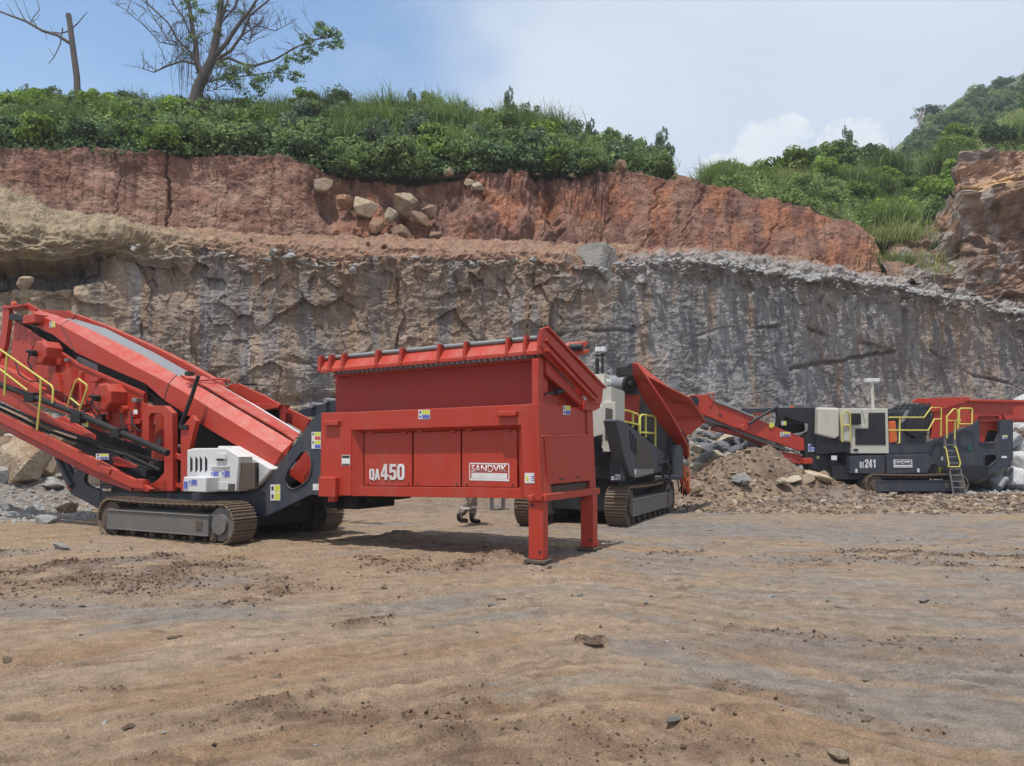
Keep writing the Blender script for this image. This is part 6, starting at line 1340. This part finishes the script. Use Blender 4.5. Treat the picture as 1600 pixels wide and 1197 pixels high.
# --- boulders set in the red bank
RB = [(507, 288, .62, 'st_tan', 'square tan boulder sticking out near the top of the red bank'),
      (632, 318, .85, 'st_tan', 'largest rounded boulder in the middle of the red bank'),
      (568, 328, .75, 'st_tan', 'wide cream-brown boulder left of the largest one in the bank'),
      (590, 352, .6, 'st_red', 'orange-brown boulder under the wide cream-brown one'),
      (655, 345, .62, 'st_brown', 'flat brown slab below the largest boulder of the bank'),
      (670, 330, .48, 'st_brown', 'dark brown rock tucked right of the largest bank boulder'),
      (625, 362, .55, 'st_brown', 'brown boulder at the foot of the bank boulder group'),
      (680, 368, .42, 'st_brown', 'small dark rock at the bank foot right of the boulder group'),
      (540, 315, .45, 'st_red', 'small orange boulder between the square and wide boulders'),
      (612, 335, .45, 'st_cream', 'cream rock wedged between the boulders of the bank'),
      (701, 270, .34, 'st_tan', 'tan stone on the top rim of the red bank'),
      (745, 292, .40, 'st_cream', 'cream rock in the upper hollow of the red bank'),
      (735, 284, .3, 'st_tan', 'small tan rock in the upper hollow of the red bank'),
      (970, 262, .60, 'st_red', 'rounded red-brown lump on the rim right of centre'),
      (640, 378, .28, 'st_red', 'small orange stone at the very foot of the bank boulders')]
for (x, y, s, m, w) in RB:
    t = np.clip((float(BTOP(x)) - y) / (float(BTOP(x)) - float(RTOP(x))), 0, 1)
    Y = float(YB(x)) + 3.0 + (.3 + .6 + 1.4 * float(sstep(x, 400, 900))) * t + .05
    put_rock('boulder', m, at(x, y, Y), s, w, 'boulders set in the red bank', flat=.8, sub=4, cat='boulder', tilt=.5)
# --- small stones lying on the yard, each one visible
YS = [(950, 947, .07, 'st_cream'), (905, 931, .05, 'st_light'), (600, 919, .075, 'st_tan'), (1205, 914, .06, 'st_light'), (1350, 600 + 462, .03, 'st_light'), (1240, 1084 - 160, .05, 'st_light'), (275, 998, .06, 'st_brown'), (12, 1033, .05, 'st_brown'), (200, 1137, .05, 'st_brown'), (430, 1060, .035, 'st_tan'), (1310, 1180, .10, 'st_tan'),
      (1350, 1124, .06, 'st_tan'), (1055, 1130, .05, 'st_light'), (1110, 829, .08, 'st_white'), (930, 1007, .07, 'st_brown'), (1445, 939, .07, 'st_light'), (1010, 943, .05, 'st_light'), (1215, 813 + 4, .08, 'st_light'), (783, 938, .08, 'st_brown'), (1270, 873, .07, 'st_brown'), (1550, 1034, .03, 'st_tan'), (765, 947, .05, 'st_light'), (385, 919, .05, 'st_brown')]
YS.sort()
for i, (x, y, s, m) in enumerate(YS):
    put_rock('small_stone', m, on_ground(x, y), s, {'st_cream': 'cream', 'st_light': 'pale grey', 'st_tan': 'tan', 'st_brown': 'brown', 'st_white': 'white'}[m] + ' ' + ordinal(i, len(YS), 'small stone lying on the yard'), 'small stones lying on the dirt yard', flat=.4, cat='stone', asp=(1.4, .8, .8), tilt=.15)
# --- uncountable gravel and clods
def region_pts(n, x0, x1, y0, y1, seed, dens=None):
    r = np.random.RandomState(seed); X = r.uniform(x0, x1, n); Y = r.uniform(y0, y1, n)
    if dens is not None: k = r.uniform(0, 1, n) < dens(X, Y); X = X[k]; Y = Y[k]
    return np.stack([X, Y, ground_h(X, Y)], 1), r
P, r = region_pts(16000, -30, -9.5, 16.5, 29, 1); scatter('gravel', P, r.uniform(.02, .11, len(P)) ** 1.0 * r.uniform(.4, 1.3, len(P)), M['st_light'], 'grey gravel covering the heap left of the screening plant', 'gravel', 1)
P, r = region_pts(9000, 3.2, 19, 18.8, 27, 2); scatter('gravel', P, .02 + .09 * r.uniform(0, 1, len(P)) ** 3, M['clod'], 'brown clods and gravel strewn over the far berm and dirt heap', 'gravel', 2)
P, r = region_pts(2600, 3.2, 19, 18.8, 27, 22); scatter('gravel', P, .02 + .12 * r.uniform(0, 1, len(P)) ** 4, M['st_tan'], 'tan stones strewn over the far berm and dirt heap', 'gravel', 22)
P, r = region_pts(5000, 2, 26, 26, 36, 3); scatter('rubble', P, .06 + .22 * r.uniform(0, 1, len(P)) ** 2, M['st_light'], 'broken rock rubble along the foot of the wall', 'rubble', 3)
P, r = region_pts(1500, 2, 26, 26.5, 31, 33); scatter('rubble', P, .08 + .25 * r.uniform(0, 1, len(P)) ** 2, M['st_grey'], 'dark slate rubble between the cone crusher and the jaw crusher', 'rubble', 33)
P, r = region_pts(170000, -8, 9, 2.5, 14, 4, lambda X, Y: .9 * np.clip(churn(X, Y), 0, 1) ** 1.4 + .006); scatter('soil_clod', P, (.005 + .018 * r.uniform(0, 1, len(P)) ** 3) * (.45 + P[:, 1] / 9), M['clod'], 'brown dirt clods scattered over the churned parts of the yard', 'soil clods', 4, flat=.7)
P, r = region_pts(5000, -9, 16, 2.5, 19, 5, lambda X, Y: .25 + .4 * sstep(X, 0, 4)); scatter('gravel', P, (.004 + .014 * r.uniform(0, 1, len(P)) ** 3) * (.6 + P[:, 1] / 8), M['st_light'], 'fine pale gravel strewn over the dirt yard', 'gravel', 5)
# rubble lip along the top of the wall
rr = np.random.RandomState(6); q = rr.uniform(150, 1650, 6500); tt = rr.uniform(-.5, .9, 6500)
kk = rr.uniform(0, 1, 6500) < (.05 + .95 * sstep(q, 860, 1200)); q = q[kk]; tt = tt[kk]
P = P3(q, WTOP(q) * (1 - tt) + BTOP(q) * tt + 2, YB(q) + .12 + 2.4 * tt) + np.array([0, 0, .12]); scatter('rubble', P, .03 + .30 * rr.uniform(0, 1, len(q)) ** 4, M['st_light'], 'broken pale rock rubble spilling over the lip of the wall', 'rubble', 7)

# ============================================================ PLANTS
def leaf_cloud(n, R, seed, size, flat=.8, nclump=26, droop=.4):
    """leaf faces gathered in clumps spread through the crown"""
    r = np.random.RandomState(seed)
    cc = r.normal(size=(nclump, 3)); cc /= np.linalg.norm(cc, axis=1)[:, None]; cc *= (r.uniform(.25, 1, nclump) ** .5)[:, None]
    cc = cc * np.array(R); cc[:, 2] = np.abs(cc[:, 2]) * .95 + R[2] * .08; cs = r.uniform(.22, .42, nclump) * R[0]
    k = r.randint(0, nclump, n); d = r.normal(size=(n, 3)); d /= np.linalg.norm(d, axis=1)[:, None]
    P = cc[k] + d * (cs[k] * r.uniform(.35, 1, n) ** .5)[:, None] * np.array([1, 1, .8]); P[:, 2] = np.maximum(P[:, 2], .02)
    nrm = d + r.normal(size=(n, 3)) * .6 + np.array([0, 0, .5]); nrm /= np.linalg.norm(nrm, axis=1)[:, None]
    a = np.cross(nrm, r.normal(size=(n, 3))); a /= np.linalg.norm(a, axis=1)[:, None]; b = np.cross(nrm, a)
    s = size * r.uniform(.6, 1.4, n)[:, None]
    V = np.stack([P - a * s * .55, P + b * s * .32, P + a * s * .75, P - b * s * .32], 1)
    cv = (r.uniform(.6, 1.35, nclump)[k] * r.uniform(.75, 1.25, n))[:, None] * np.array([1, 1, 1.0])
    tint = r.uniform(-.12, .12, (n, 1)); cv = cv + np.concatenate([tint * 1.2, tint * .4, -tint], 1)
    return V.reshape(-1, 3), np.arange(n * 4).reshape(-1, 4), np.repeat(np.clip(cv, .2, 2), 4, axis=0)
def blades(n, R, Hh, seed, w=.05, seg=4, droop=.5):
    r = np.random.RandomState(seed); V = []; Q = []; C = []; off = 0
    bx = r.normal(size=(n, 2)) * R; az = r.uniform(0, 6.28, n); L = Hh * r.uniform(.5, 1.1, n); ln = r.uniform(.05, .35, n); dr = droop * r.uniform(.4, 1.5, n)
    t = np.linspace(0, 1, seg + 1)[None]
    rad = ln[:, None] * t * L[:, None] + dr[:, None] * t ** 3 * L[:, None] * .5; zz = L[:, None] * (t - .35 * dr[:, None] * t ** 3)
    cx = bx[:, :1] + np.cos(az)[:, None] * rad; cy = bx[:, 1:] + np.sin(az)[:, None] * rad
    ww = w * (1 - t ** 2 * .95) * r.uniform(.7, 1.4, n)[:, None]; px_ = -np.sin(az + .7)[:, None] * ww; py_ = np.cos(az + .7)[:, None] * ww
    A = np.stack([cx - px_, cy - py_, zz], -1); B = np.stack([cx + px_, cy + py_, zz], -1)
    V = np.stack([A, B], 2).reshape(-1, 3)
    base = (np.arange(n) * (seg + 1) * 2)[:, None] + (np.arange(seg) * 2)[None]
    Q = np.stack([base, base + 1, base + 3, base + 2], -1).reshape(-1, 4)
    c = np.repeat(r.uniform(.65, 1.35, n), (seg + 1) * 2)[:, None] * np.array([1, 1, 1.])
    return V, Q, c
def stems(n, R, seed, r0=.035):
    r = np.random.RandomState(seed); mb = MB()
    for i in range(n):
        a = r.uniform(0, 6.28); e = Vector((cos(a) * R[0] * r.uniform(.2, .7), sin(a) * R[1] * r.uniform(.2, .7), R[2] * r.uniform(.6, .95)))
        m = e * .5 + Vector((r.normal() * .1, r.normal() * .1, .1)); mb.tube([(0, 0, -.25), tuple(m), tuple(e)], [r0, r0 * .7, r0 * .25], 5)
    return mb
PROTO = {}
def plant_proto(key):
    if key in PROTO: return PROTO[key]
    kind, v = key
    if kind == 'broad': a = leaf_cloud(3300, (1.0, 1.0, 1.2), 10 + v, .135, nclump=34); mt = 'leaf_bright'
    elif kind == 'mid': a = leaf_cloud(3400, (1.0, 1.0, 1.3), 20 + v, .115, nclump=40); mt = 'leaf_mid'
    elif kind == 'dark': a = leaf_cloud(3000, (1.0, 1.0, 1.05), 30 + v, .125, nclump=30); mt = 'leaf_dark'
    elif kind == 'grey': a = leaf_cloud(2000, (.9, .9, 1.5), 40 + v, .12, nclump=30); mt = 'leaf_grey'
    elif kind == 'tall': a = blades(1000, .65, 2.0, 50 + v, .024, 4, .95); mt = 'grass'
    elif kind == 'dry': a = blades(900, .75, 1.35, 60 + v, .022, 4, .8); mt = 'grass_dry'
    o = np_mesh('foliage', a[0], a[1], M[mt], a[2]); me = o.data; bpy.data.objects.remove(o)
    st = None
    if kind in ('broad', 'mid', 'dark', 'grey'):
        st = stems(7, (1, 1, 1.1), 5 + v).mesh('stem', [M['wood']])
    PROTO[key] = (me, st); return PROTO[key]
def put_plant(kind, v, loc, s, label, group, sz=1.0, cat=None):
    me, st = plant_proto((kind, v)); nm = {'tall': 'grass_clump', 'dry': 'grass_clump'}.get(kind, 'shrub')
    rt = empty(nm, loc, random.uniform(0, 6.28)); rt.scale = (s, s, s * sz); tag(rt, label, cat or {'grass_clump': 'grass clump', 'shrub': 'shrub'}[nm], group)
    f = bpy.data.objects.new('blades' if nm == 'grass_clump' else 'foliage', me); COL.objects.link(f); f.parent = rt
    if st: g = bpy.data.objects.new('stem', st); COL.objects.link(g); g.parent = rt
    return rt
words_k = {'broad': 'bright green broad-leaved shrub', 'mid': 'mid green bushy shrub', 'dark': 'dark green dense shrub', 'grey': 'grey-green feathery shrub', 'tall': 'tall arching green grass clump', 'dry': 'yellowing knee-high grass clump'}
def where(px):
    if px < 100: return 'left of the dead trunk'
    if px < 250: return 'between dead trunk and big tree'
    if px < 420: return 'around the big tree'
    if px < 620: return 'right of the big tree'
    if px < 800: return 'above the bank boulders'
    if px < 950: return 'above the perched grey boulder'
    if px < 1090: return 'at the crest\'s right end'
    if px < 1250: return 'on the low right slope'
    if px < 1400: return 'on the slope below the cloud'
    return 'by the brown rock shoulder'
def tier(t): return 'low down' if t < .3 else ('midway up' if t < .7 else 'on the skyline')
plants = []
rp = random.Random(5)
for i in range(150):                       # crest over the left and middle
    px_ = -160 + 1198 * (i + rp.random()) / 150; t = [0.03, .3, .62, .95][i % 4] + rp.uniform(-.03, .1)
    if px_ < 430: kind = rp.choice(['broad', 'broad', 'mid', 'broad', 'broad', 'mid', 'tall', 'dark'] if t > .2 else ['dark', 'broad', 'dark', 'mid'])
    else: kind = rp.choice(['mid', 'grey', 'tall', 'grey', 'mid', 'tall', 'grey', 'broad'] if t > .2 else ['mid', 'dark', 'mid', 'broad'])
    s = rp.uniform(.95, 1.4) * (1.05 if t > .5 else .9)
    if px_ > 900: s *= .85
    if kind == 'tall': s *= .8
    plants.append((px_, t, kind, s))
for i in range(92):                        # grassy slope on the right
    px_ = rp.uniform(1118, 1720); t = rp.uniform(.1, 1); kind = rp.choice(['dry', 'dry', 'broad', 'mid', 'mid', 'broad', 'tall'] if px_ < 1330 else ['broad', 'tall', 'mid', 'broad', 'mid', 'broad', 'dark'])
    s = rp.uniform(.9, 1.5) * (1.15 if t > .6 else .8)
    if px_ < 1200: s *= .7
    plants.append((px_, t, kind, s))
bins = {}
for q_ in plants: bins.setdefault((q_[2], tier(q_[1]), where(q_[0])), []).append(q_)
ORD = ['leftmost', 'second', 'third', 'fourth', 'fifth', 'sixth', 'seventh', 'eighth', 'ninth', 'tenth', 'eleventh', 'twelfth']
for (kind, ti, wh), ls in bins.items():
    ls.sort()
    for j, (px_, t, kd, s) in enumerate(ls):
        p = hill_pos(px_, min(t, 1)); p.z -= .1
        lab = '%s %s %s' % (words_k[kind], ti, wh)
        if len(ls) > 1: lab = '%s %s' % (ORD[j] if j < len(ls) - 1 else 'rightmost', lab)
        put_plant(kind, rp.randrange(3), p, s, lab, 'plants on the slopes above the bank (%s)' % kind, sz=rp.uniform(.9, 1.25))
# tall lone sprigs breaking the skyline
for (px_, sy, w) in ((640, 1.6, 'thin grey-green sapling standing above the crest over the bank boulders'), (797, 2.0, 'thin open sapling standing highest over the middle of the crest'), (925, 1.5, 'small sapling poking out of the crest over the grey boulder'), (1038, 1.5, 'leafy sapling at the far right end of the crest'), (1322, 1.6, 'sapling on the skyline of the right slope below the cloud'), (40, 1.4, 'pale sapling left of the broken dead trunk')):
    put_plant('grey', 1, hill_pos(px_, .93), .55 + .2 * (px_ > 1000), w, 'saplings on the skyline', sz=sy * 1.8)
# trees on the far hill
ft = []
for i in range(66):
    px_ = rp.uniform(1425, 1740); lo_, hi_ = (.35, .93); t = rp.uniform(lo_, hi_); ft.append((px_, t))
ft.sort(key=lambda a: a[0]); seen = {}
for i, (px_, t) in enumerate(ft):
    p = far_pos(px_, t); tr_ = 'near its ridge' if t > .7 else ('low behind the green slope' if t < .5 else 'halfway up its flank'); seen[tr_] = seen.get(tr_, -1) + 1
    rt = put_plant('dark' if rp.random() < .7 else 'mid', rp.randrange(3), p, rp.uniform(2.2, 3.8) * (.75 if t > .7 else 1), '%s dark tree crown from the left on the far hill, %s' % ((ORD + ['thirteenth', 'fourteenth', 'fifteenth', 'sixteenth', 'seventeenth', 'eighteenth', 'nineteenth', 'twentieth', 'twenty-first', 'twenty-second', 'twenty-third', 'twenty-fourth', 'twenty-fifth', 'twenty-sixth'] + ['twenty-seventh', 'twenty-eighth', 'twenty-ninth', 'thirtieth', 'thirty-first', 'thirty-second', 'thirty-third', 'thirty-fourth', 'thirty-fifth', 'thirty-sixth'] + ['further'] * 20)[seen[tr_]], tr_), 'trees on the far hill', cat='tree')
    rt.name = 'distant_tree'
p = far_pos(1452, .97); rt = put_plant('dark', 1, p + Vector((0, 0, 3.2)), 3.4, 'umbrella-shaped dark tree alone on the far ridge', None, sz=.45, cat='tree'); rt.name = 'ridge_tree'
# ground cover: far too many leaves to count
def cover(name, n, seed, lo, hi, tlo, thi, mat, label, size, hmax):
    r = np.random.RandomState(seed); q = r.uniform(lo, hi, n); t = r.uniform(tlo, thi, n)
    yb_ = YB(q); y0_ = yb_ + 3.6 + .6 + 1.4 * sstep(q, 400, 900); a = P3(q, HB(q), y0_); b = P3(q, HT(q), HY(q)); P = a * (1 - t)[:, None] + b * t[:, None]
    P[:, 2] += r.uniform(0, 1, n) ** 1.5 * hmax * (1 + .8 * fbm(q / 25, t * 4, 3))
    nrm = r.normal(size=(n, 3)) + np.array([0, -.3, .8]); nrm /= np.linalg.norm(nrm, axis=1)[:, None]
    aa = np.cross(nrm, r.normal(size=(n, 3))); aa /= np.linalg.norm(aa, axis=1)[:, None]; bb = np.cross(nrm, aa); s = size * r.uniform(.6, 1.5, n)[:, None]
    V = np.stack([P - aa * s * .6, P + bb * s * .3, P + aa * s * .8, P - bb * s * .3], 1).reshape(-1, 3)
    cv = np.repeat((r.uniform(.6, 1.4, n) * (1 + .6 * fbm(q / 14, t * 6, 3)))[:, None] * np.ones(3), 4, axis=0)
    o = np_mesh(name, V, np.arange(n * 4).reshape(-1, 4), M[mat], np.clip(cv, .2, 2)); tag(o, label, 'ground cover', kind='stuff')
cover('undergrowth', 42000, 71, -200, 1045, -.02, 1.0, 'leaf_mid', 'tangled green undergrowth filling the slope above the red bank', .16, 1.3)
cover('undergrowth', 32000, 72, 1115, 1720, 0.0, 1.0, 'grass', 'low green growth covering the right slope', .16, .8)
cover('creeper', 5000, 73, -100, 1050, -.05, .10, 'leaf_dark', 'dark creeping plants hanging along the rim of the red bank', .15, .5)
# gully greenery between bank and shoulder
gs = {}
for i, (x, y, Y, k, s) in enumerate([(1395, 345, 47, 'tall', 1.1), (1410, 380, 45, 'tall', .9), (1425, 410, 44, 'dry', 1.0), (1400, 415, 43.5, 'tall', .8), (1440, 385, 45, 'tall', .8), (1380, 330, 49, 'broad', 1.1), (1395, 368, 46, 'dry', 1.2), (1420, 350, 47, 'broad', .8), (1430, 435, 42.5, 'tall', .7), (1380, 370, 45, 'dry', .9), (1445, 420, 43, 'dry', .7), (1300, 428, 40.5, 'dry', .3), (1330, 436, 40.5, 'dry', .25), (1245, 424, 39, 'dry', .3), (1365, 352, 47, 'mid', .9), (1410, 330, 50, 'broad', 1.2), (1450, 330, 51, 'mid', 1.2), (1480, 300, 52, 'broad', 1.3), (1495, 268, 54, 'broad', 1.2), (1460, 300, 54, 'broad', 1.4), (1490, 325, 49, 'dark', .8)]):
    wh = 'near its head' if y < 350 else ('halfway down' if y < 400 else 'at its foot by the wall top')
    put_plant(k, i % 3, at(x, y + 14, Y), s, '%s in the gully %s, %s' % (words_k[k], wh, 'px'), 'gully plants (%s)' % k); gs.setdefault((k, wh), []).append((x, COL.objects[-1]))
for (k, wh), ls in gs.items():
    ls.sort(key=lambda a: a[0])
    for j, (x, o) in enumerate(ls):
        o = o if o.type == 'EMPTY' else o.parent; o['label'] = (ORD[j] + ' ' if len(ls) > 1 else '') + words_k[k] + ' in the gully ' + wh
# saplings and twigs
# dead trunk (left) and the tall vine-hung tree
def limb(mb, pts, Y, r0, r1):
    n = len(pts); P = [at(x, y, Y + (pts[i][2] if len(pts[i]) > 2 else 0)) for i, (x, y) in enumerate([p[:2] for p in pts])]
    mb.tube([tuple(p) for p in P], [r0 + (r1 - r0) * i / (n - 1) for i in range(n)], 7)
    return P
def make_dead():
    rt = empty('dead_trunk', at(120, 150, 46)); tag(rt, 'broken dead tree trunk with one bare branch reaching left', 'tree'); inv = Matrix.Translation(-rt.location)
    Y = 46
    def part(name, lst):
        mb = MB()
        for pts, a, b in lst: limb(mb, pts, Y, a, b)
        o = mb.build(name, [M['wood']], rt); o.data.transform(inv)
    part('trunk', [([(122, 175), (120, 120), (116, 90), (112, 60), (108, 28), (107, 22)], .20, .15), ([(108, 30), (103, 25)], .1, .04), ([(112, 45), (122, 36), (136, 19)], .05, .02)])
    part('branch', [([(110, 68), (90, 55), (66, 48), (40, 33), (15, 24), (-10, 14)], .11, .05), ([(110, 48), (95, 52), (82, 50)], .05, .03), ([(98, 44), (94, 70), (84, 90), (76, 99)], .04, .02), ([(60, 45), (50, 30), (62, 15), (55, -10)], .04, .015),
                    ([(40, 33), (30, 15), (20, -5)], .04, .012), ([(45, 35), (58, 30), (62, 22)], .025, .01), ([(24, 28), (10, 5)], .03, .01), ([(82, 50), (78, 40)], .02, .008), ([(84, 88), (76, 75)], .02, .008), ([(70, 50), (74, 62)], .02, .008), ([(52, 40), (42, 18), (34, -8)], .03, .01)])
make_dead()
def make_tree():
    Y = 47; rt = empty('vine_hung_tree', at(312, 185, Y)); tag(rt, 'tall half-bare tree hung with vines, one leafy limb reaching right', 'tree'); inv = Matrix.Translation(-rt.location)
    rnd = random.Random(4)
    def part(name, lst, twigs=0):
        mb = MB()
        for pts, a, b in lst:
            P = limb(mb, pts, Y, a, b)
            for k in range(twigs if len(P) > 2 else twigs // 2):
                i = rnd.randrange(1, len(P)); q = P[i].lerp(P[i - 1], rnd.random()); dv = Vector((rnd.uniform(-1, 1), rnd.uniform(-.8, .8), rnd.uniform(.1, 1))) * rnd.uniform(.4, 1.3)
                dv *= 1.25; mb.tube([tuple(q), tuple(q + dv * .5 + Vector((0, 0, .08))), tuple(q + dv)], [.024, .016, .008], 4)
                for _ in range(4):
                    e = q + dv * rnd.uniform(.4, 1); d2 = dv * .4 + Vector((rnd.uniform(-.4, .4), rnd.uniform(-.3, .3), rnd.uniform(-.1, .5))); mb.tube([tuple(e), tuple(e + d2)], [.013, .005], 3)
        o = mb.build(name, [M['wood']], rt); o.data.transform(inv)
    part('trunk', [([(298, 215), (302, 170), (310, 135), (322, 112), (332, 90), (338, 60), (344, 20), (348, -40)], .46, .15), ([(318, 118), (308, 100), (306, 70), (300, 40), (296, 10), (290, -40)], .22, .09)])
    for l in ([([(332, 92), (352, 70), (372, 40), (392, 15), (412, -20)], .20, .07)], [([(334, 96), (360, 80), (378, 55), (390, 25), (420, 0), (440, -20)], .14, .04)],
              [([(336, 100), (356, 90), (380, 100), (398, 103), (430, 93), (460, 75), (490, 62), (520, 58)], .13, .03)],
              [([(304, 100), (285, 95), (262, 103), (240, 113), (222, 107)], .10, .025)], [([(312, 118), (300, 85), (278, 62), (262, 35), (240, 15), (215, -5), (200, -20)], .10, .02)],
              [([(300, 90), (280, 72), (250, 66), (225, 40), (195, 15), (172, 2)], .06, .015)], [([(300, 60), (288, 30), (270, 5), (262, -20)], .07, .03)], [([(378, 56), (400, 40), (430, 48), (455, 36)], .06, .015)],
              [([(388, 30), (395, 55), (386, 72)], .04, .015)], [([(330, 70), (350, 20), (362, -20)], .10, .05)], [([(342, 40), (368, 10), (380, -20)], .08, .04)], [([(296, 75), (262, 62), (230, 10), (225, -20)], .05, .02)], [([(352, 132), (330, 142), (300, 140)], .03, .02)],
              [([(318, 130), (350, 122), (390, 118), (430, 112), (470, 118)], .07, .02)]):
        part('branch', [(q_[0], q_[1] * .85, q_[2]) for q_ in l], 20)
    # hanging vines
    mb = MB()
    for k in range(46):
        x = rnd.choice([rnd.uniform(268, 300), rnd.uniform(270, 345), rnd.uniform(300, 330)]); y0 = rnd.uniform(20, 100); y1 = y0 + rnd.uniform(30, 95); yy = Y + rnd.uniform(-.8, .8)
        mb.tube([tuple(at(x + rnd.uniform(-4, 4), y0, yy)), tuple(at(x + rnd.uniform(-3, 3), (y0 + y1) / 2, yy)), tuple(at(x + rnd.uniform(-4, 4), min(y1, 170), yy))], [.014, .017, .010], 3)
    o = mb.build('vine', [M['wood']], rt); o.data.transform(inv); o['kind'] = 'stuff'
    Vs = []; Qs = []; Cs = []; off = 0
    for (x, y, rad, n) in [(512, 55, .85, 420), (490, 72, .7, 260), (470, 88, .55, 200), (455, 92, .45, 120), (525, 70, .5, 150), (505, 40, .5, 160), (478, 60, .45, 100), (440, 108, .55, 170), (380, 112, .85, 380), (360, 125, .8, 320), (410, 125, .75, 280), (350, 105, .6, 180), (465, 118, .6, 180), (395, 140, .8, 250), (430, 120, .5, 140), (300, 30, .5, 110), (305, 60, .45, 100), (296, 5, .5, 120), (340, 50, .4, 80), (318, 20, .5, 100), (290, 85, .35, 50), (345, 10, .5, 110), (375, 20, .35, 50)]:
        V, Q, C = leaf_cloud(int(n * 1.4), (rad * 1.15, rad * 1.1, rad * .8), int(x * 3 + y), .13, nclump=16); c = at(x, y, Y); V = V + np.array([c.x, c.y, c.z - rad * .4]); Vs.append(V); Qs.append(Q + off); Cs.append(C); off += len(V)
    o = np_mesh('foliage', np.concatenate(Vs), np.concatenate(Qs), M['leaf_mid'], np.concatenate(Cs), parent=rt); o.data.transform(inv)
make_tree()
# bare little tree on the far ridge
def bare_small():
    Y = 165; rt = empty('bare_tree', at(1437, 205, Y)); tag(rt, 'small bare pale tree standing on the far ridge', 'tree'); inv = Matrix.Translation(-rt.location); mb = MB(); rn = random.Random(2)
    b0 = at(1437, 208, Y); t0 = at(1436, 188, Y); mb.tube([tuple(b0), tuple(t0)], [.3, .2], 5)
    for k in range(26):
        e = at(1436 + rn.uniform(-11, 11), rn.uniform(166, 196), Y + rn.uniform(-2, 2)); m = t0.lerp(e, .5) + Vector((rn.uniform(-.4, .4), 0, .3)); mb.tube([tuple(t0 if k % 2 else b0.lerp(t0, .6)), tuple(m), tuple(e)], [.14, .10, .04], 3)
    o = mb.build('trunk', [M['st_light']], rt); o.data.transform(inv)
bare_small()

# ============================================================ AIR
def build_haze():
    mb = MB(); mb.box((-170, -6, -1.4), (300, 320, 118)); m = bpy.data.materials.new('air'); m.use_nodes = True; nt = m.node_tree; nt.nodes.clear()
    o_ = nt.nodes.new('ShaderNodeOutputMaterial'); v_ = nt.nodes.new('ShaderNodeVolumePrincipled'); v_.inputs['Color'].default_value = (.86, .91, 1, 1); v_.inputs['Density'].default_value = HAZE; v_.inputs['Anisotropy'].default_value = .2
    nt.links.new(v_.outputs[0], o_.inputs['Volume']); o = mb.build('haze', [m]); tag(o, kind='stuff', label='thin pale haze filling the quarry air', cat='haze')
HAZE = .0006
build_haze()
